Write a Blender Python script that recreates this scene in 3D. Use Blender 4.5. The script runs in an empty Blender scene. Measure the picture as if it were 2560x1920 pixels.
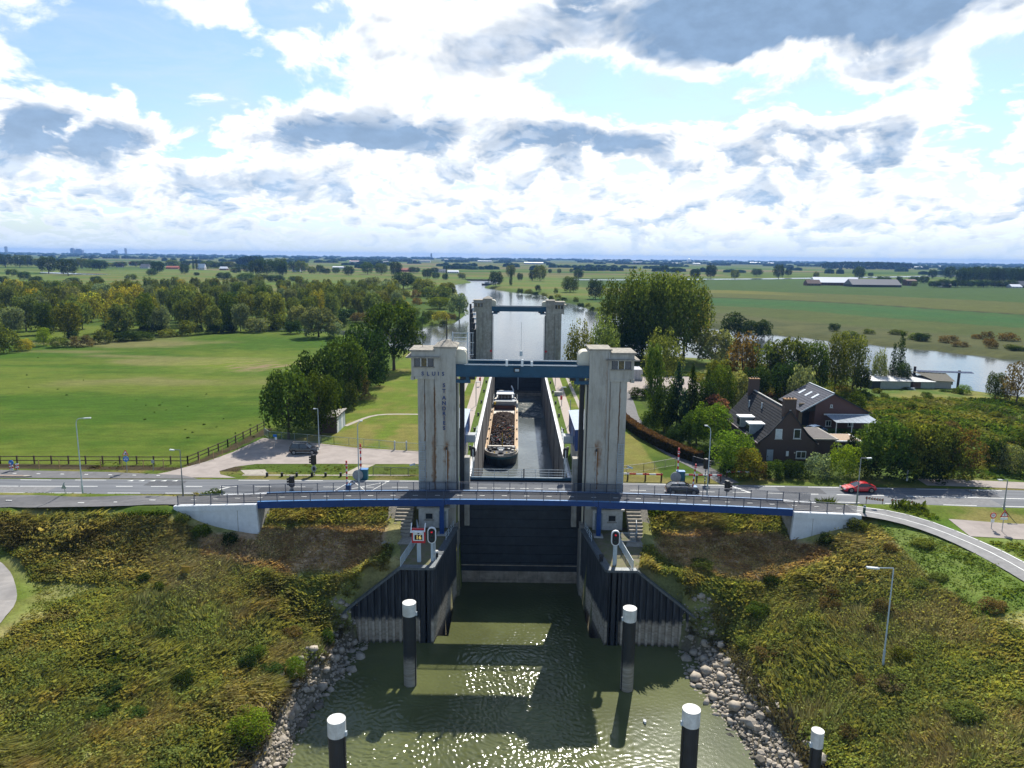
import bpy, math, random
import numpy as np
from math import sin, cos, tan, atan2, sqrt, pi, radians, floor, exp
from mathutils import Vector, Matrix
random.seed(7); RNG = np.random.default_rng(11)
sc = bpy.context.scene
COL = sc.collection
# ------------------------------------------------------------------ camera
F, PITCH, ROLL, YAW, CH = 1800., radians(10.05), radians(0.66), radians(0.30), 31.0
fw = Vector((-sin(YAW)*cos(PITCH), cos(YAW)*cos(PITCH), -sin(PITCH)))
rt = Vector((cos(YAW), sin(YAW), 0)); up = rt.cross(fw)
rt, up = rt*cos(ROLL)+up*sin(ROLL), -rt*sin(ROLL)+up*cos(ROLL)
cam = bpy.data.objects.new('camera', bpy.data.cameras.new('camera'))
COL.objects.link(cam); sc.camera = cam
cam.matrix_world = Matrix(((rt.x, up.x, -fw.x, 0), (rt.y, up.y, -fw.y, 0), (rt.z, up.z, -fw.z, CH), (0, 0, 0, 1)))
cam.data.sensor_width = 36; cam.data.lens = 36*F/2560; cam.data.clip_start = .5; cam.data.clip_end = 60000
CP = Vector((0, 0, CH))
def ray(x, y): return fw+rt*((x-1280)/F)-up*((y-960)/F)
def at(x, y, z):
    d = ray(x, y); return CP+d*((z-CH)/d.z)
def aty(x, y, Y):
    d = ray(x, y); return CP+d*(Y/d.y)
def dep(p): return (Vector(p)-CP).dot(fw)
# ------------------------------------------------------------------ render settings
sc.view_settings.view_transform = 'Standard'; sc.view_settings.look = 'None'
sc.view_settings.exposure = 0.58; sc.view_settings.gamma = 1; sc.view_settings.use_curve_mapping = False
sc.render.engine = 'CYCLES'
cy = sc.cycles
cy.max_bounces = 6; cy.diffuse_bounces = 2; cy.glossy_bounces = 3; cy.transmission_bounces = 4; cy.transparent_max_bounces = 6; cy.volume_bounces = 0
cy.caustics_reflective = False; cy.caustics_refractive = False; cy.sample_clamp_indirect = 4
cy.use_denoising = True
try: cy.denoiser = 'OPENIMAGEDENOISE'
except Exception: pass
# ------------------------------------------------------------------ sun and sky
SUN_AZ, SUN_EL = radians(14), radians(45.5)
sv = Vector((sin(SUN_AZ)*cos(SUN_EL), cos(SUN_AZ)*cos(SUN_EL), sin(SUN_EL)))
sl = bpy.data.lights.new('sun', 'SUN'); sl.energy = 5.0; sl.angle = radians(.53); sl.color = (1, .95, .86)
so = bpy.data.objects.new('sun', sl); COL.objects.link(so)
so.rotation_euler = (-sv).to_track_quat('-Z', 'Y').to_euler(); so.location = (40, 160, 160)
world = bpy.data.worlds.new('World'); sc.world = world; world.use_nodes = True
class NT:
    """terse node builder"""
    def __init__(s, nt): s.nt = nt; nt.nodes.clear()
    def n(s, t, **k):
        nd = s.nt.nodes.new(t)
        for a, b in k.items(): setattr(nd, a, b)
        return nd
    def put(s, sock, v):
        if isinstance(v, bpy.types.NodeSocket): s.nt.links.new(v, sock)
        elif v is not None: sock.default_value = v
    def m(s, op, a, b=None, c=None, clamp=False):
        nd = s.n('ShaderNodeMath', operation=op, use_clamp=clamp)
        for i, v in enumerate((a, b, c)):
            if v is not None: s.put(nd.inputs[i], v)
        return nd.outputs[0]
    def v(s, op, a, b=None):
        nd = s.n('ShaderNodeVectorMath', operation=op)
        s.put(nd.inputs[0], a)
        if b is not None: s.put(nd.inputs[1], b)
        return nd.outputs[0]
    def xyz(s, a, b, c):
        nd = s.n('ShaderNodeCombineXYZ')
        for i, v in enumerate((a, b, c)): s.put(nd.inputs[i], v)
        return nd.outputs[0]
    def sep(s, a):
        nd = s.n('ShaderNodeSeparateXYZ'); s.put(nd.inputs[0], a); return nd.outputs
    def noise(s, vec, scale, detail=4, rough=.55, dist=0, lac=2.):
        nd = s.n('ShaderNodeTexNoise'); s.put(nd.inputs['Vector'], vec)
        nd.inputs['Scale'].default_value = scale; nd.inputs['Detail'].default_value = detail
        nd.inputs['Roughness'].default_value = rough; nd.inputs['Distortion'].default_value = dist; nd.inputs['Lacunarity'].default_value = lac
        return nd.outputs['Fac']
    def ramp(s, f, lo, hi, a=0., b=1., smooth=True):
        nd = s.n('ShaderNodeMapRange'); nd.interpolation_type = 'SMOOTHSTEP' if smooth else 'LINEAR'
        s.put(nd.inputs[0], f)
        for i, v in zip((1, 2, 3, 4), (lo, hi, a, b)): s.put(nd.inputs[i], v)
        return nd.outputs[0]
    def mix(s, f, a, b, mode='MIX'):
        nd = s.n('ShaderNodeMix', data_type='RGBA', blend_type=mode)
        s.put(nd.inputs[0], f)
        for i, v in ((6, a), (7, b)):
            if isinstance(v, tuple) and len(v) == 3: v = (*v, 1)
            s.put(nd.inputs[i], v)
        return nd.outputs[2]
w = NT(world.node_tree)
tc = w.n('ShaderNodeTexCoord'); dx, dy, dz = w.sep(tc.outputs['Generated'])
sky = w.n('ShaderNodeTexSky'); sky.sky_type = 'NISHITA'; sky.sun_disc = False
sky.sun_elevation = SUN_EL; sky.sun_rotation = SUN_AZ; sky.air_density = 1; sky.dust_density = .6; sky.ozone_density = 2.2
el = w.m('MAXIMUM', dz, 0.)
az = w.m('ARCTAN2', dx, dy)
# cloud field: cumulus in rows that get smaller towards the horizon
def vor(vec, scale, smooth=.35):
    nd = w.n('ShaderNodeTexVoronoi'); nd.feature = 'F1'; w.put(nd.inputs['Vector'], vec); nd.inputs['Scale'].default_value = scale
    nd.inputs['Detail'].default_value = 1.5; nd.inputs['Roughness'].default_value = .55
    nd.normalize = True; return nd.outputs['Distance']
LAY = ((7.4, 1.6, .115, .30), (14., 2., .045, .155), (30., 2.8, -.02, .075))   # scale per radian, flattening, elevation range
wts = []
for i, (k, fl, e0, e1) in enumerate(LAY):
    if i == 0: g = w.ramp(el, .10, .24)
    elif i == 1: g = w.m('MULTIPLY', w.ramp(el, .035, .09), w.ramp(el, .12, .24, 1., 0.))
    else: g = w.ramp(el, .03, .10, 1., 0.)
    wts.append(g)
nrm = w.m('SQRT', w.m('ADD', w.m('ADD', w.m('MULTIPLY', wts[0], wts[0]), w.m('MULTIPLY', wts[1], wts[1])), w.m('ADD', w.m('MULTIPLY', wts[2], wts[2]), .02)))
wv = w.noise(w.xyz(w.m('MULTIPLY', az, 9.), w.m('MULTIPLY', el, 16.), .7), 1., 3, .5)
warp = w.m('MULTIPLY', w.m('SUBTRACT', wv, .5), .05)
def dens(up_, det, puffs=True):
    """cloud density seen a little higher up the sky (up_ in units of the local cloud size)"""
    tot = None
    for i, (k, fl, e0, e1) in enumerate(LAY):
        p = w.xyz(w.m('MULTIPLY', w.m('ADD', az, w.m('MULTIPLY', warp, 1.)), k), w.m('ADD', w.m('MULTIPLY', w.m('ADD', el, w.m('MULTIPLY', warp, .6)), k*fl), up_), 3.3*i+1.9)
        d = w.m('SUBTRACT', w.noise(p, 1., det, .60, .25), .5)
        if puffs:
            pf = w.m('SUBTRACT', .34, vor(p, 2.6)); d = w.m('ADD', d, w.m('MULTIPLY', pf, .30))
        d = w.m('MULTIPLY', d, wts[i]); tot = d if tot is None else w.m('ADD', tot, d)
    return w.m('ADD', w.m('DIVIDE', tot, nrm), .5)
warpv = w.xyz(w.m('MULTIPLY', az, 9.), w.m('MULTIPLY', el, 17.), 0.)
def blob(px, py, rx, ry, amp):
    """a bank or gap of cloud standing at a compass direction and elevation"""
    d = ray(px, py).normalized(); a0, e0 = atan2(d.x, d.y), d.z
    u = w.m('DIVIDE', w.m('SUBTRACT', az, a0), rx/F); v = w.m('DIVIDE', w.m('SUBTRACT', el, e0), ry/F)
    g = w.m('EXPONENT', w.m('MULTIPLY', w.m('ADD', w.m('MULTIPLY', u, u), w.m('MULTIPLY', v, v)), -1.))
    return w.m('MULTIPLY', g, amp)
bias = None
for b in ((330, 90, 270, 60, -.13), (640, 190, 210, 60, -.13), (480, 290, 150, 60, -.12), (1700, 262, 300, 50, -.20), (1480, 225, 160, 50, -.10), (2420, 345, 120, 30, -.10), (330, 205, 130, 40, -.08), (1060, 300, 120, 30, -.06), (1000, 95, 60, 30, -.10),
          (1960, 20, 420, 85, .32), (1250, 330, 560, 60, .13), (150, 310, 230, 75, .20), (900, 320, 240, 60, .16), (850, 130, 300, 70, .13), (1300, 60, 200, 80, .12), (2150, 190, 160, 36, .12),
          (2250, 330, 360, 45, .12), (1280, 480, 1600, 70, .05), (1500, 340, 170, 50, .10), (1150, 190, 160, 50, .08), (40, 130, 90, 40, .07)):
    g = blob(*b); bias = g if bias is None else w.m('ADD', bias, g)
bias = w.m('ADD', bias, w.ramp(el, .03, .20, .055, .035))
# fair weather overhead and behind: the cumulus thins out away from the sun
bias = w.m('SUBTRACT', bias, w.m('MAXIMUM', w.ramp(el, .38, .62, 0., .13), w.ramp(w.m('ABSOLUTE', az), 1.1, 1.7, 0., .13)))
D0 = w.m('ADD', dens(0., 8), bias)
D1 = w.m('ADD', dens(.20, 4, False), bias)
D2 = w.m('ADD', dens(.42, 3, False), bias)
cov = w.ramp(D0, .495, w.ramp(el, .08, .22, .585, .63))
thick = w.m('ADD', w.m('MULTIPLY', D1, .5), w.m('MULTIPLY', D2, .5))
shade = w.ramp(w.m('ADD', thick, w.m('MULTIPLY', w.m('SUBTRACT', D0, .60), .55)), w.ramp(el, .06, .20, .50, .575), w.ramp(el, .06, .20, .72, .84))
dark = w.m('MULTIPLY', blob(1980, 10, 470, 115, 1.15), w.ramp(D0, .53, .72))
shade = w.m('ADD', w.m('MULTIPLY', shade, .8), dark)
shade = w.m('MULTIPLY', shade, w.ramp(D0, .53, .68))
relief = w.m('MULTIPLY', w.ramp(w.m('SUBTRACT', D1, D0), -.06, .13), w.ramp(D0, .54, .66, .2, 1.))
low = w.ramp(el, .05, .20, .48, .32)
bases = None
for b in ((880, 345, 250, 42, .62), (120, 325, 200, 55, .70), (1500, 345, 190, 40, .55), (2000, 405, 330, 32, .42), (1570, 515, 170, 30, .40), (480, 425, 170, 24, .42), (2350, 330, 160, 26, .3), (1180, 300, 120, 26, .25), (250, 480, 300, 22, .25), (900, 500, 260, 24, .25), (2200, 500, 400, 24, .25)):
    g = blob(*b); bases = g if bases is None else w.m('ADD', bases, g)
bases = w.m('MULTIPLY', bases, w.ramp(D0, .56, .74))
shade = w.m('ADD', w.m('ADD', w.m('MULTIPLY', shade, .66), bases), w.m('MULTIPLY', relief, low), clamp=True)
# thin high veil
veil = w.m('MULTIPLY', w.ramp(w.noise(w.v('MULTIPLY', warpv, (.5, 1.1, 1.)), 1.1, 7, .62, .6), .36, .72, .10, .75), w.ramp(el, .38, .7, 1., .25))
ccol = w.mix(shade, w.mix(w.ramp(el, .02, .17), (.72, .745, .77), (.94, .93, .90)), w.mix(w.ramp(el, .02, .2), (.33, .445, .60), (.19, .285, .43)))
fine = w.ramp(w.noise(warpv, 3., 6, .6), .3, .7, .92, 1.08)
ccol = w.mix(1., ccol, w.xyz(fine, fine, fine), 'MULTIPLY')
skyc = w.mix(1., sky.outputs[0], (.088, .098, .106), 'MULTIPLY')      # sky strength 0.1, a touch bluer
skyc = w.mix(w.m('MULTIPLY', veil, .75), skyc, (.47, .57, .68))
tot = w.mix(cov, skyc, ccol)
hz = w.ramp(el, .0, .06, .8, 0.)
tot = w.mix(hz, tot, (.43, .53, .65))
bg = w.n('ShaderNodeBackground'); w.put(bg.inputs[0], tot); bg.inputs[1].default_value = 1.
wo = w.n('ShaderNodeOutputWorld'); w.nt.links.new(bg.outputs[0], wo.inputs[0])
world.cycles.sampling_method = 'MANUAL'; world.cycles.sample_map_resolution = 512
# ------------------------------------------------------------------ object helpers
ORG = {}
def tag(o, label=None, cat=None, group=None, kind=None):
    if label: o['label'] = label
    if cat: o['category'] = cat
    if group: o['group'] = group
    if kind: o['kind'] = kind
    return o
def thing(name, label, cat, loc=(0, 0, 0), rz=0, group=None):
    o = bpy.data.objects.new(name, None); COL.objects.link(o)
    o.empty_display_size = .3
    o.location = loc; o.rotation_euler = (0, 0, rz); tag(o, label, cat, group)
    ORG[o.name] = Vector(loc) if rz == 0 else Vector((0, 0, 0))
    return o
def link(name, data, parent=None):
    o = bpy.data.objects.new(name, data); COL.objects.link(o)
    if parent: o.parent = parent; ORG[o.name] = ORG.get(parent.name, Vector((0, 0, 0)))
    return o
def copy_tree(o, loc=None, rz=None, label=None, parent=None):
    c = o.copy(); COL.objects.link(c)
    if parent: c.parent = parent
    if loc is not None: c.location = loc
    if rz is not None: c.rotation_euler = (0, 0, rz)
    if label: c['label'] = label
    for ch in list(o.children): copy_tree(ch, parent=c)
    return c
class MB:
    """collects shapes and links them as ONE mesh object"""
    def __init__(s): s.v = []; s.f = []; s.mi = []; s.k = 0
    def add(s, vs, fs):
        n = len(s.v); s.v.extend([tuple(p) for p in vs]); s.f.extend([tuple(i+n for i in f) for f in fs]); s.mi.extend([s.k]*len(fs)); return s
    def box(s, x0, x1, y0, y1, z0, z1):
        vs = [(x0, y0, z0), (x1, y0, z0), (x1, y1, z0), (x0, y1, z0), (x0, y0, z1), (x1, y0, z1), (x1, y1, z1), (x0, y1, z1)]
        return s.add(vs, [(0, 3, 2, 1), (4, 5, 6, 7), (0, 1, 5, 4), (1, 2, 6, 5), (2, 3, 7, 6), (3, 0, 4, 7)])
    def obox(s, c, size, rz=0., rx=0., ry=0.):
        M = Matrix.Translation(c) @ Matrix.Rotation(rz, 4, 'Z') @ Matrix.Rotation(ry, 4, 'Y') @ Matrix.Rotation(rx, 4, 'X')
        a, b, d = size[0]/2, size[1]/2, size[2]/2
        vs = [M @ Vector(p) for p in ((-a, -b, -d), (a, -b, -d), (a, b, -d), (-a, b, -d), (-a, -b, d), (a, -b, d), (a, b, d), (-a, b, d))]
        return s.add(vs, [(0, 3, 2, 1), (4, 5, 6, 7), (0, 1, 5, 4), (1, 2, 6, 5), (2, 3, 7, 6), (3, 0, 4, 7)])
    def bar(s, p, q, wd, ht=None, caps=True):
        p, q = Vector(p), Vector(q); ht = ht or wd; d = (q-p)
        if d.length < 1e-6: return s
        d.normalize(); a = d.cross(Vector((0, 0, 1)))
        if a.length < .01: a = Vector((1, 0, 0))
        a.normalize(); b = a.cross(d); a *= wd/2; b *= ht/2
        vs = [p-a-b, p+a-b, p+a+b, p-a+b, q-a-b, q+a-b, q+a+b, q-a+b]
        fs = [(0, 1, 5, 4), (1, 2, 6, 5), (2, 3, 7, 6), (3, 0, 4, 7)]
        if caps: fs += [(0, 3, 2, 1), (4, 5, 6, 7)]
        return s.add(vs, fs)
    def tube(s, pts, r, n=8, caps=True):
        pts = [Vector(p) for p in pts]; m = len(pts); rs = r if isinstance(r, (list, tuple)) else [r]*m
        vs, fs = [], []; a = None
        for i, p in enumerate(pts):
            d = (pts[min(i+1, m-1)]-pts[max(i-1, 0)]).normalized()
            if a is None:
                a = d.cross(Vector((0, 0, 1)))
                if a.length < .05: a = d.cross(Vector((0, 1, 0)))
            a = (a-d*a.dot(d)).normalized(); b = d.cross(a)
            for k in range(n):
                t = 2*pi*k/n; vs.append(p+(a*cos(t)+b*sin(t))*rs[i])
        for i in range(m-1):
            for k in range(n):
                k2 = (k+1) % n; fs.append((i*n+k, i*n+k2, (i+1)*n+k2, (i+1)*n+k))
        if caps: fs.append(tuple(range(n-1, -1, -1))); fs.append(tuple((m-1)*n+k for k in range(n)))
        return s.add(vs, fs)
    def cyl(s, c, r, z0, z1, n=14, r1=None):
        return s.tube([(c[0], c[1], z0), (c[0], c[1], z1)], [r, r if r1 is None else r1], n)
    def poly(s, pts): return s.add(pts, [tuple(range(len(pts)))])
    def prism(s, xy, z0, z1):
        """z0, z1: numbers or per-vertex lists"""
        n = len(xy); z0 = z0 if hasattr(z0, '__len__') else [z0]*n; z1 = z1 if hasattr(z1, '__len__') else [z1]*n
        vs = [(x, y, z) for (x, y), z in zip(xy, z0)]+[(x, y, z) for (x, y), z in zip(xy, z1)]
        return s.add(vs, [tuple(range(n-1, -1, -1)), tuple(range(n, 2*n))]+[(i, (i+1) % n, n+(i+1) % n, n+i) for i in range(n)])
    def ext(s, pr, ax, a0, a1):
        """profile (u,z) extruded along x or y; the profile's u is the other axis"""
        n = len(pr)
        if ax == 'y': vs = [(u, a0, z) for u, z in pr]+[(u, a1, z) for u, z in pr]
        else: vs = [(a0, u, z) for u, z in pr]+[(a1, u, z) for u, z in pr]
        return s.add(vs, [tuple(range(n)), tuple(range(2*n-1, n-1, -1))]+[((i+1) % n, i, n+i, n+(i+1) % n) for i in range(n)])
    def disc(s, c, r, th, ax='y', n=20, rz=None):
        pr = [(c[0 if ax == 'y' else 1]+r*cos(2*pi*k/n), c[2]+(rz or r)*sin(2*pi*k/n)) for k in range(n)]
        o = c[1] if ax == 'y' else c[0]
        return s.ext(pr, ax, o-th/2, o+th/2)
    def mesh(s, name, mat, origin=(0, 0, 0), smooth=False):
        me = bpy.data.meshes.new(name); o = Vector(origin)
        me.from_pydata([(p[0]-o.x, p[1]-o.y, p[2]-o.z) for p in s.v], [], s.f)
        for m_ in (mat if isinstance(mat, (list, tuple)) else [mat]): me.materials.append(m_)
        if isinstance(mat, (list, tuple)): me.polygons.foreach_set('material_index', s.mi)
        if smooth: me.polygons.foreach_set('use_smooth', [True]*len(s.f))
        me.update(); return me
    def build(s, name, mat, parent=None, label=None, cat=None, group=None, kind=None, smooth=False):
        org = ORG.get(parent.name, Vector((0, 0, 0))) if parent else Vector((0, 0, 0))
        return tag(link(name, s.mesh(name, mat, org, smooth), parent), label, cat, group, kind)
def npmesh(name, V, Fq, mat, cols=None, smooth=False, parent=None):
    """V (n,3), Fq (m,k) index array with constant k, per-vertex colours"""
    me = bpy.data.meshes.new(name); n, (m, k) = len(V), Fq.shape
    me.vertices.add(n); me.vertices.foreach_set('co', np.ascontiguousarray(V, dtype=np.float32).ravel())
    me.loops.add(m*k); me.loops.foreach_set('vertex_index', np.ascontiguousarray(Fq, dtype=np.int32).ravel())
    me.polygons.add(m); me.polygons.foreach_set('loop_start', np.arange(0, m*k, k, dtype=np.int32))
    me.polygons.foreach_set('loop_total', np.full(m, k, dtype=np.int32))
    if smooth: me.polygons.foreach_set('use_smooth', np.ones(m, dtype=bool))
    if cols is not None:
        ca = me.color_attributes.new('Col', 'FLOAT_COLOR', 'POINT')
        ca.data.foreach_set('color', np.ascontiguousarray(np.concatenate([cols, np.ones((n, 1))], 1), dtype=np.float32).ravel())
    me.materials.append(mat); me.update(calc_edges=True)
    return me
# ------------------------------------------------------------------ materials
MATS = {}
def mat(name, col, rough=.65, metal=0., var=.14, scale=3., col2=None, bump=0., bscale=None, streak=0., spec=.4, coat=0., aniso=(1, 1, 1), rust=None):
    if name in MATS: return MATS[name]
    m_ = bpy.data.materials.new(name); m_.use_nodes = True; t = NT(m_.node_tree); MATS[name] = m_
    geo = t.n('ShaderNodeNewGeometry'); P = geo.outputs['Position']
    if aniso != (1, 1, 1): P = t.v('MULTIPLY', P, aniso)
    a = tuple(c*(1-var) for c in col); b = col2 or tuple(min(1, c*(1+var)) for c in col)
    f = t.ramp(t.noise(P, scale, 5, .6), .28, .72)
    c = t.mix(f, a, b)
    if streak:
        st = t.ramp(t.noise(t.v('MULTIPLY', geo.outputs['Position'], (1.3, 1.3, .22)), 1., 6, .68), .40, .70)
        c = t.mix(t.m('MULTIPLY', st, streak*.62), c, (col[0]*.36, col[1]*.33, col[2]*.29))
        blot = t.ramp(t.noise(geo.outputs['Position'], .9, 7, .68), .42, .68)
        c = t.mix(t.m('MULTIPLY', blot, streak*.75), c, (col[0]*.62, col[1]*.6, col[2]*.55))
    if rust:
        px, py, pz = t.sep(geo.outputs['Position'])
        for (x0, wd, z0, z1, am) in rust:
            wob = t.m('MULTIPLY', t.m('SUBTRACT', t.noise(geo.outputs['Position'], 1.4, 4), .5), wd*2.2)
            d = t.m('ABSOLUTE', t.m('ADD', t.m('SUBTRACT', px, x0), wob))
            g = t.ramp(d, 0., wd, 1., 0.)
            zf = t.m('MULTIPLY', t.ramp(pz, z0-.8, z0+.8), t.ramp(pz, z1-.6, z1+.6, 1., 0.))
            nz = t.ramp(t.noise(t.v('MULTIPLY', geo.outputs['Position'], (3, 3, .5)), 1., 5, .65), .28, .52, .25, 1.)
            c = t.mix(t.m('MULTIPLY', t.m('MULTIPLY', g, zf), t.m('MULTIPLY', nz, am)), c, (.20, .085, .022))
    p = t.n('ShaderNodeBsdfPrincipled'); t.put(p.inputs['Base Color'], c)
    p.inputs['Metallic'].default_value = metal; p.inputs['Specular IOR Level'].default_value = spec
    t.put(p.inputs['Roughness'], t.ramp(t.noise(P, scale*2.3, 3), .3, .7, max(.03, rough-.08), min(1, rough+.08)))
    if coat: p.inputs['Coat Weight'].default_value = coat; p.inputs['Coat Roughness'].default_value = .08
    if bump:
        bn = t.n('ShaderNodeBump'); bn.inputs['Strength'].default_value = bump; bn.inputs['Distance'].default_value = .05
        t.put(bn.inputs['Height'], t.noise(P, bscale or scale*4, 5, .6)); t.nt.links.new(bn.outputs[0], p.inputs['Normal'])
    o = t.n('ShaderNodeOutputMaterial'); t.nt.links.new(p.outputs[0], o.inputs[0]); return m_
def emis(name, col, s):
    m_ = bpy.data.materials.new(name); m_.use_nodes = True; t = NT(m_.node_tree)
    p = t.n('ShaderNodeBsdfPrincipled'); p.inputs['Base Color'].default_value = (*col, 1); p.inputs['Emission Color'].default_value = (*col, 1); p.inputs['Emission Strength'].default_value = s
    o = t.n('ShaderNodeOutputMaterial'); t.nt.links.new(p.outputs[0], o.inputs[0]); return m_
def foliage_mat(name, trans=.42, objvar=.45, gloss=0.):
    m_ = bpy.data.materials.new(name); m_.use_nodes = True; t = NT(m_.node_tree)
    at_ = t.n('ShaderNodeAttribute', attribute_name='Col'); oi = t.n('ShaderNodeObjectInfo')
    g = t.ramp(oi.outputs['Random'], 0., 1., 1-objvar*.5, 1+objvar*.5, False)
    r2 = t.m('FRACT', t.m('MULTIPLY', oi.outputs['Random'], 7.31))
    tint = t.mix(r2, (1.12, 1., .72), (.88, 1., 1.15))
    c = t.mix(1., t.mix(1., at_.outputs['Color'], tint, 'MULTIPLY'), t.xyz(g, g, g), 'MULTIPLY')
    d = t.n('ShaderNodeBsdfDiffuse'); t.put(d.inputs[0], c)
    tr = t.n('ShaderNodeBsdfTranslucent'); t.put(tr.inputs[0], t.mix(1., c, (1.25, 1.15, .5), 'MULTIPLY'))
    mx = t.n('ShaderNodeMixShader'); mx.inputs[0].default_value = trans
    t.nt.links.new(d.outputs[0], mx.inputs[1]); t.nt.links.new(tr.outputs[0], mx.inputs[2])
    gl = t.n('ShaderNodeBsdfGlossy'); gl.inputs['Roughness'].default_value = .45
    mx2 = t.n('ShaderNodeMixShader'); mx2.inputs[0].default_value = gloss
    t.nt.links.new(mx.outputs[0], mx2.inputs[1]); t.nt.links.new(gl.outputs[0], mx2.inputs[2])
    o = t.n('ShaderNodeOutputMaterial'); t.nt.links.new(mx2.outputs[0], o.inputs[0]); return m_
LEAF = foliage_mat('foliage', .45); GRASS = foliage_mat('grass_blades', .45, 0.)
CONC = mat('concrete', (.36, .34, .305), .85, var=.2, scale=1.2, bump=.25, bscale=9, streak=.75)
CONC2 = mat('pale_concrete', (.44, .43, .40), .85, var=.12, scale=1.5, bump=.15, streak=.35)
ROOFC = mat('mossy_roof_concrete', (.30, .27, .23), .95, var=.4, scale=2.2, col2=(.36, .33, .27), bump=.4)
WHITEC = mat('white_painted_concrete', (.66, .68, .70), .7, var=.06, scale=2, streak=.18)
BLUE = mat('blue_girder_paint', (.007, .060, .115), .5, var=.12, scale=1.5)
BLUE2 = mat('bright_blue_paint', (.005, .042, .17), .42, var=.1, scale=2)
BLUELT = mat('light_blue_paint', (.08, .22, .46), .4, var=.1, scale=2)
LETTER = mat('dark_blue_letter', (.02, .05, .16), .5)
CREAM = mat('cream_cladding', (.62, .57, .45), .5, var=.06)
BLACK = mat('black_paint', (.012, .012, .014), .5, var=.3)
DARK = mat('dark_steel', (.025, .028, .032), .55, var=.25)
GATE = mat('dark_gate_plate', (.022, .028, .036), .62, var=.25, scale=.8, streak=.35)
GATEST = mat('silt_stained_gate', (.32, .27, .215), .85, var=.3, scale=1.2, streak=.55)
STEEL = mat('galvanised_steel', (.36, .39, .41), .42, metal=.55, var=.1)
RAIL = mat('blue_grey_railing_paint', (.05, .065, .10), .5, var=.1)
PALERAIL = mat('pale_grey_railing_paint', (.40, .46, .50), .5, var=.08)
WHITE = mat('white_paint', (.74, .75, .75), .45, var=.05)
RED = mat('red_paint', (.52, .025, .03), .45, var=.1)
YELLOW = mat('yellow_paint', (.62, .42, .03), .5)
OCHRE = mat('weathered_yellow_board', (.36, .22, .02), .7, var=.2)
TEAL = mat('teal_cabinet_paint', (.02, .12, .17), .45)
GLASS = mat('dark_window_glass', (.025, .03, .035), .08, var=.3, spec=.8)
WOOD = mat('brown_fence_wood', (.085, .055, .035), .85, var=.3, scale=5)
STAKE = mat('pale_wood_stake', (.34, .22, .11), .85, var=.2)
GREYSIGN = mat('grey_sign_back', (.30, .32, .33), .5)
SIGNBLUE = mat('sign_blue', (.01, .15, .50), .4)
PIPE = mat('grey_pipe', (.42, .42, .40), .6)
# ------------------------------------------------------------------ numpy noise
def _h(ix, iy, s):
    n = (ix.astype(np.int64)*374761393+iy.astype(np.int64)*668265263+s*144664+1013904223) & 0x7fffffff
    n = ((n ^ (n >> 13))*1274126177) & 0x7fffffff
    return ((n ^ (n >> 16)) & 0xffff)/65535.
def vn(x, y, s=0):
    x = np.asarray(x, float); y = np.asarray(y, float); ix, iy = np.floor(x), np.floor(y); fx, fy = x-ix, y-iy
    fx = fx*fx*(3-2*fx); fy = fy*fy*(3-2*fy)
    return (_h(ix, iy, s)*(1-fx)+_h(ix+1, iy, s)*fx)*(1-fy)+(_h(ix, iy+1, s)*(1-fx)+_h(ix+1, iy+1, s)*fx)*fy
def fbm(x, y, s=0, o=4):
    a, t, f, n = .5, 0., 1., 0.
    for i in range(o): t = t+a*vn(x*f+i*17.3, y*f-i*9.1, s+i); n += a; a *= .5; f *= 2.03
    return t/n
def sst(x, a, b):
    t = np.clip((x-a)/(b-a), 0, 1); return t*t*(3-2*t)
def inpoly(px, py, poly):
    px = np.asarray(px, float); py = np.asarray(py, float); r = np.zeros(px.shape, bool); n = len(poly)
    for i in range(n):
        x0, y0 = poly[i]; x1, y1 = poly[(i+1) % n]
        c = (y0 > py) != (y1 > py)
        with np.errstate(divide='ignore', invalid='ignore'): r ^= c & (px < (x1-x0)*(py-y0)/(y1-y0+1e-12)+x0)
    return r
def dpoly(px, py, poly, closed=True):
    d = np.full(np.shape(px), 1e9); n = len(poly)
    for i in range(n if closed else n-1):
        x0, y0 = poly[i]; x1, y1 = poly[(i+1) % n]; ux, uy = x1-x0, y1-y0; L = ux*ux+uy*uy+1e-9
        t = np.clip(((px-x0)*ux+(py-y0)*uy)/L, 0, 1); d = np.minimum(d, np.hypot(px-x0-t*ux, py-y0-t*uy))
    return d
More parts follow.
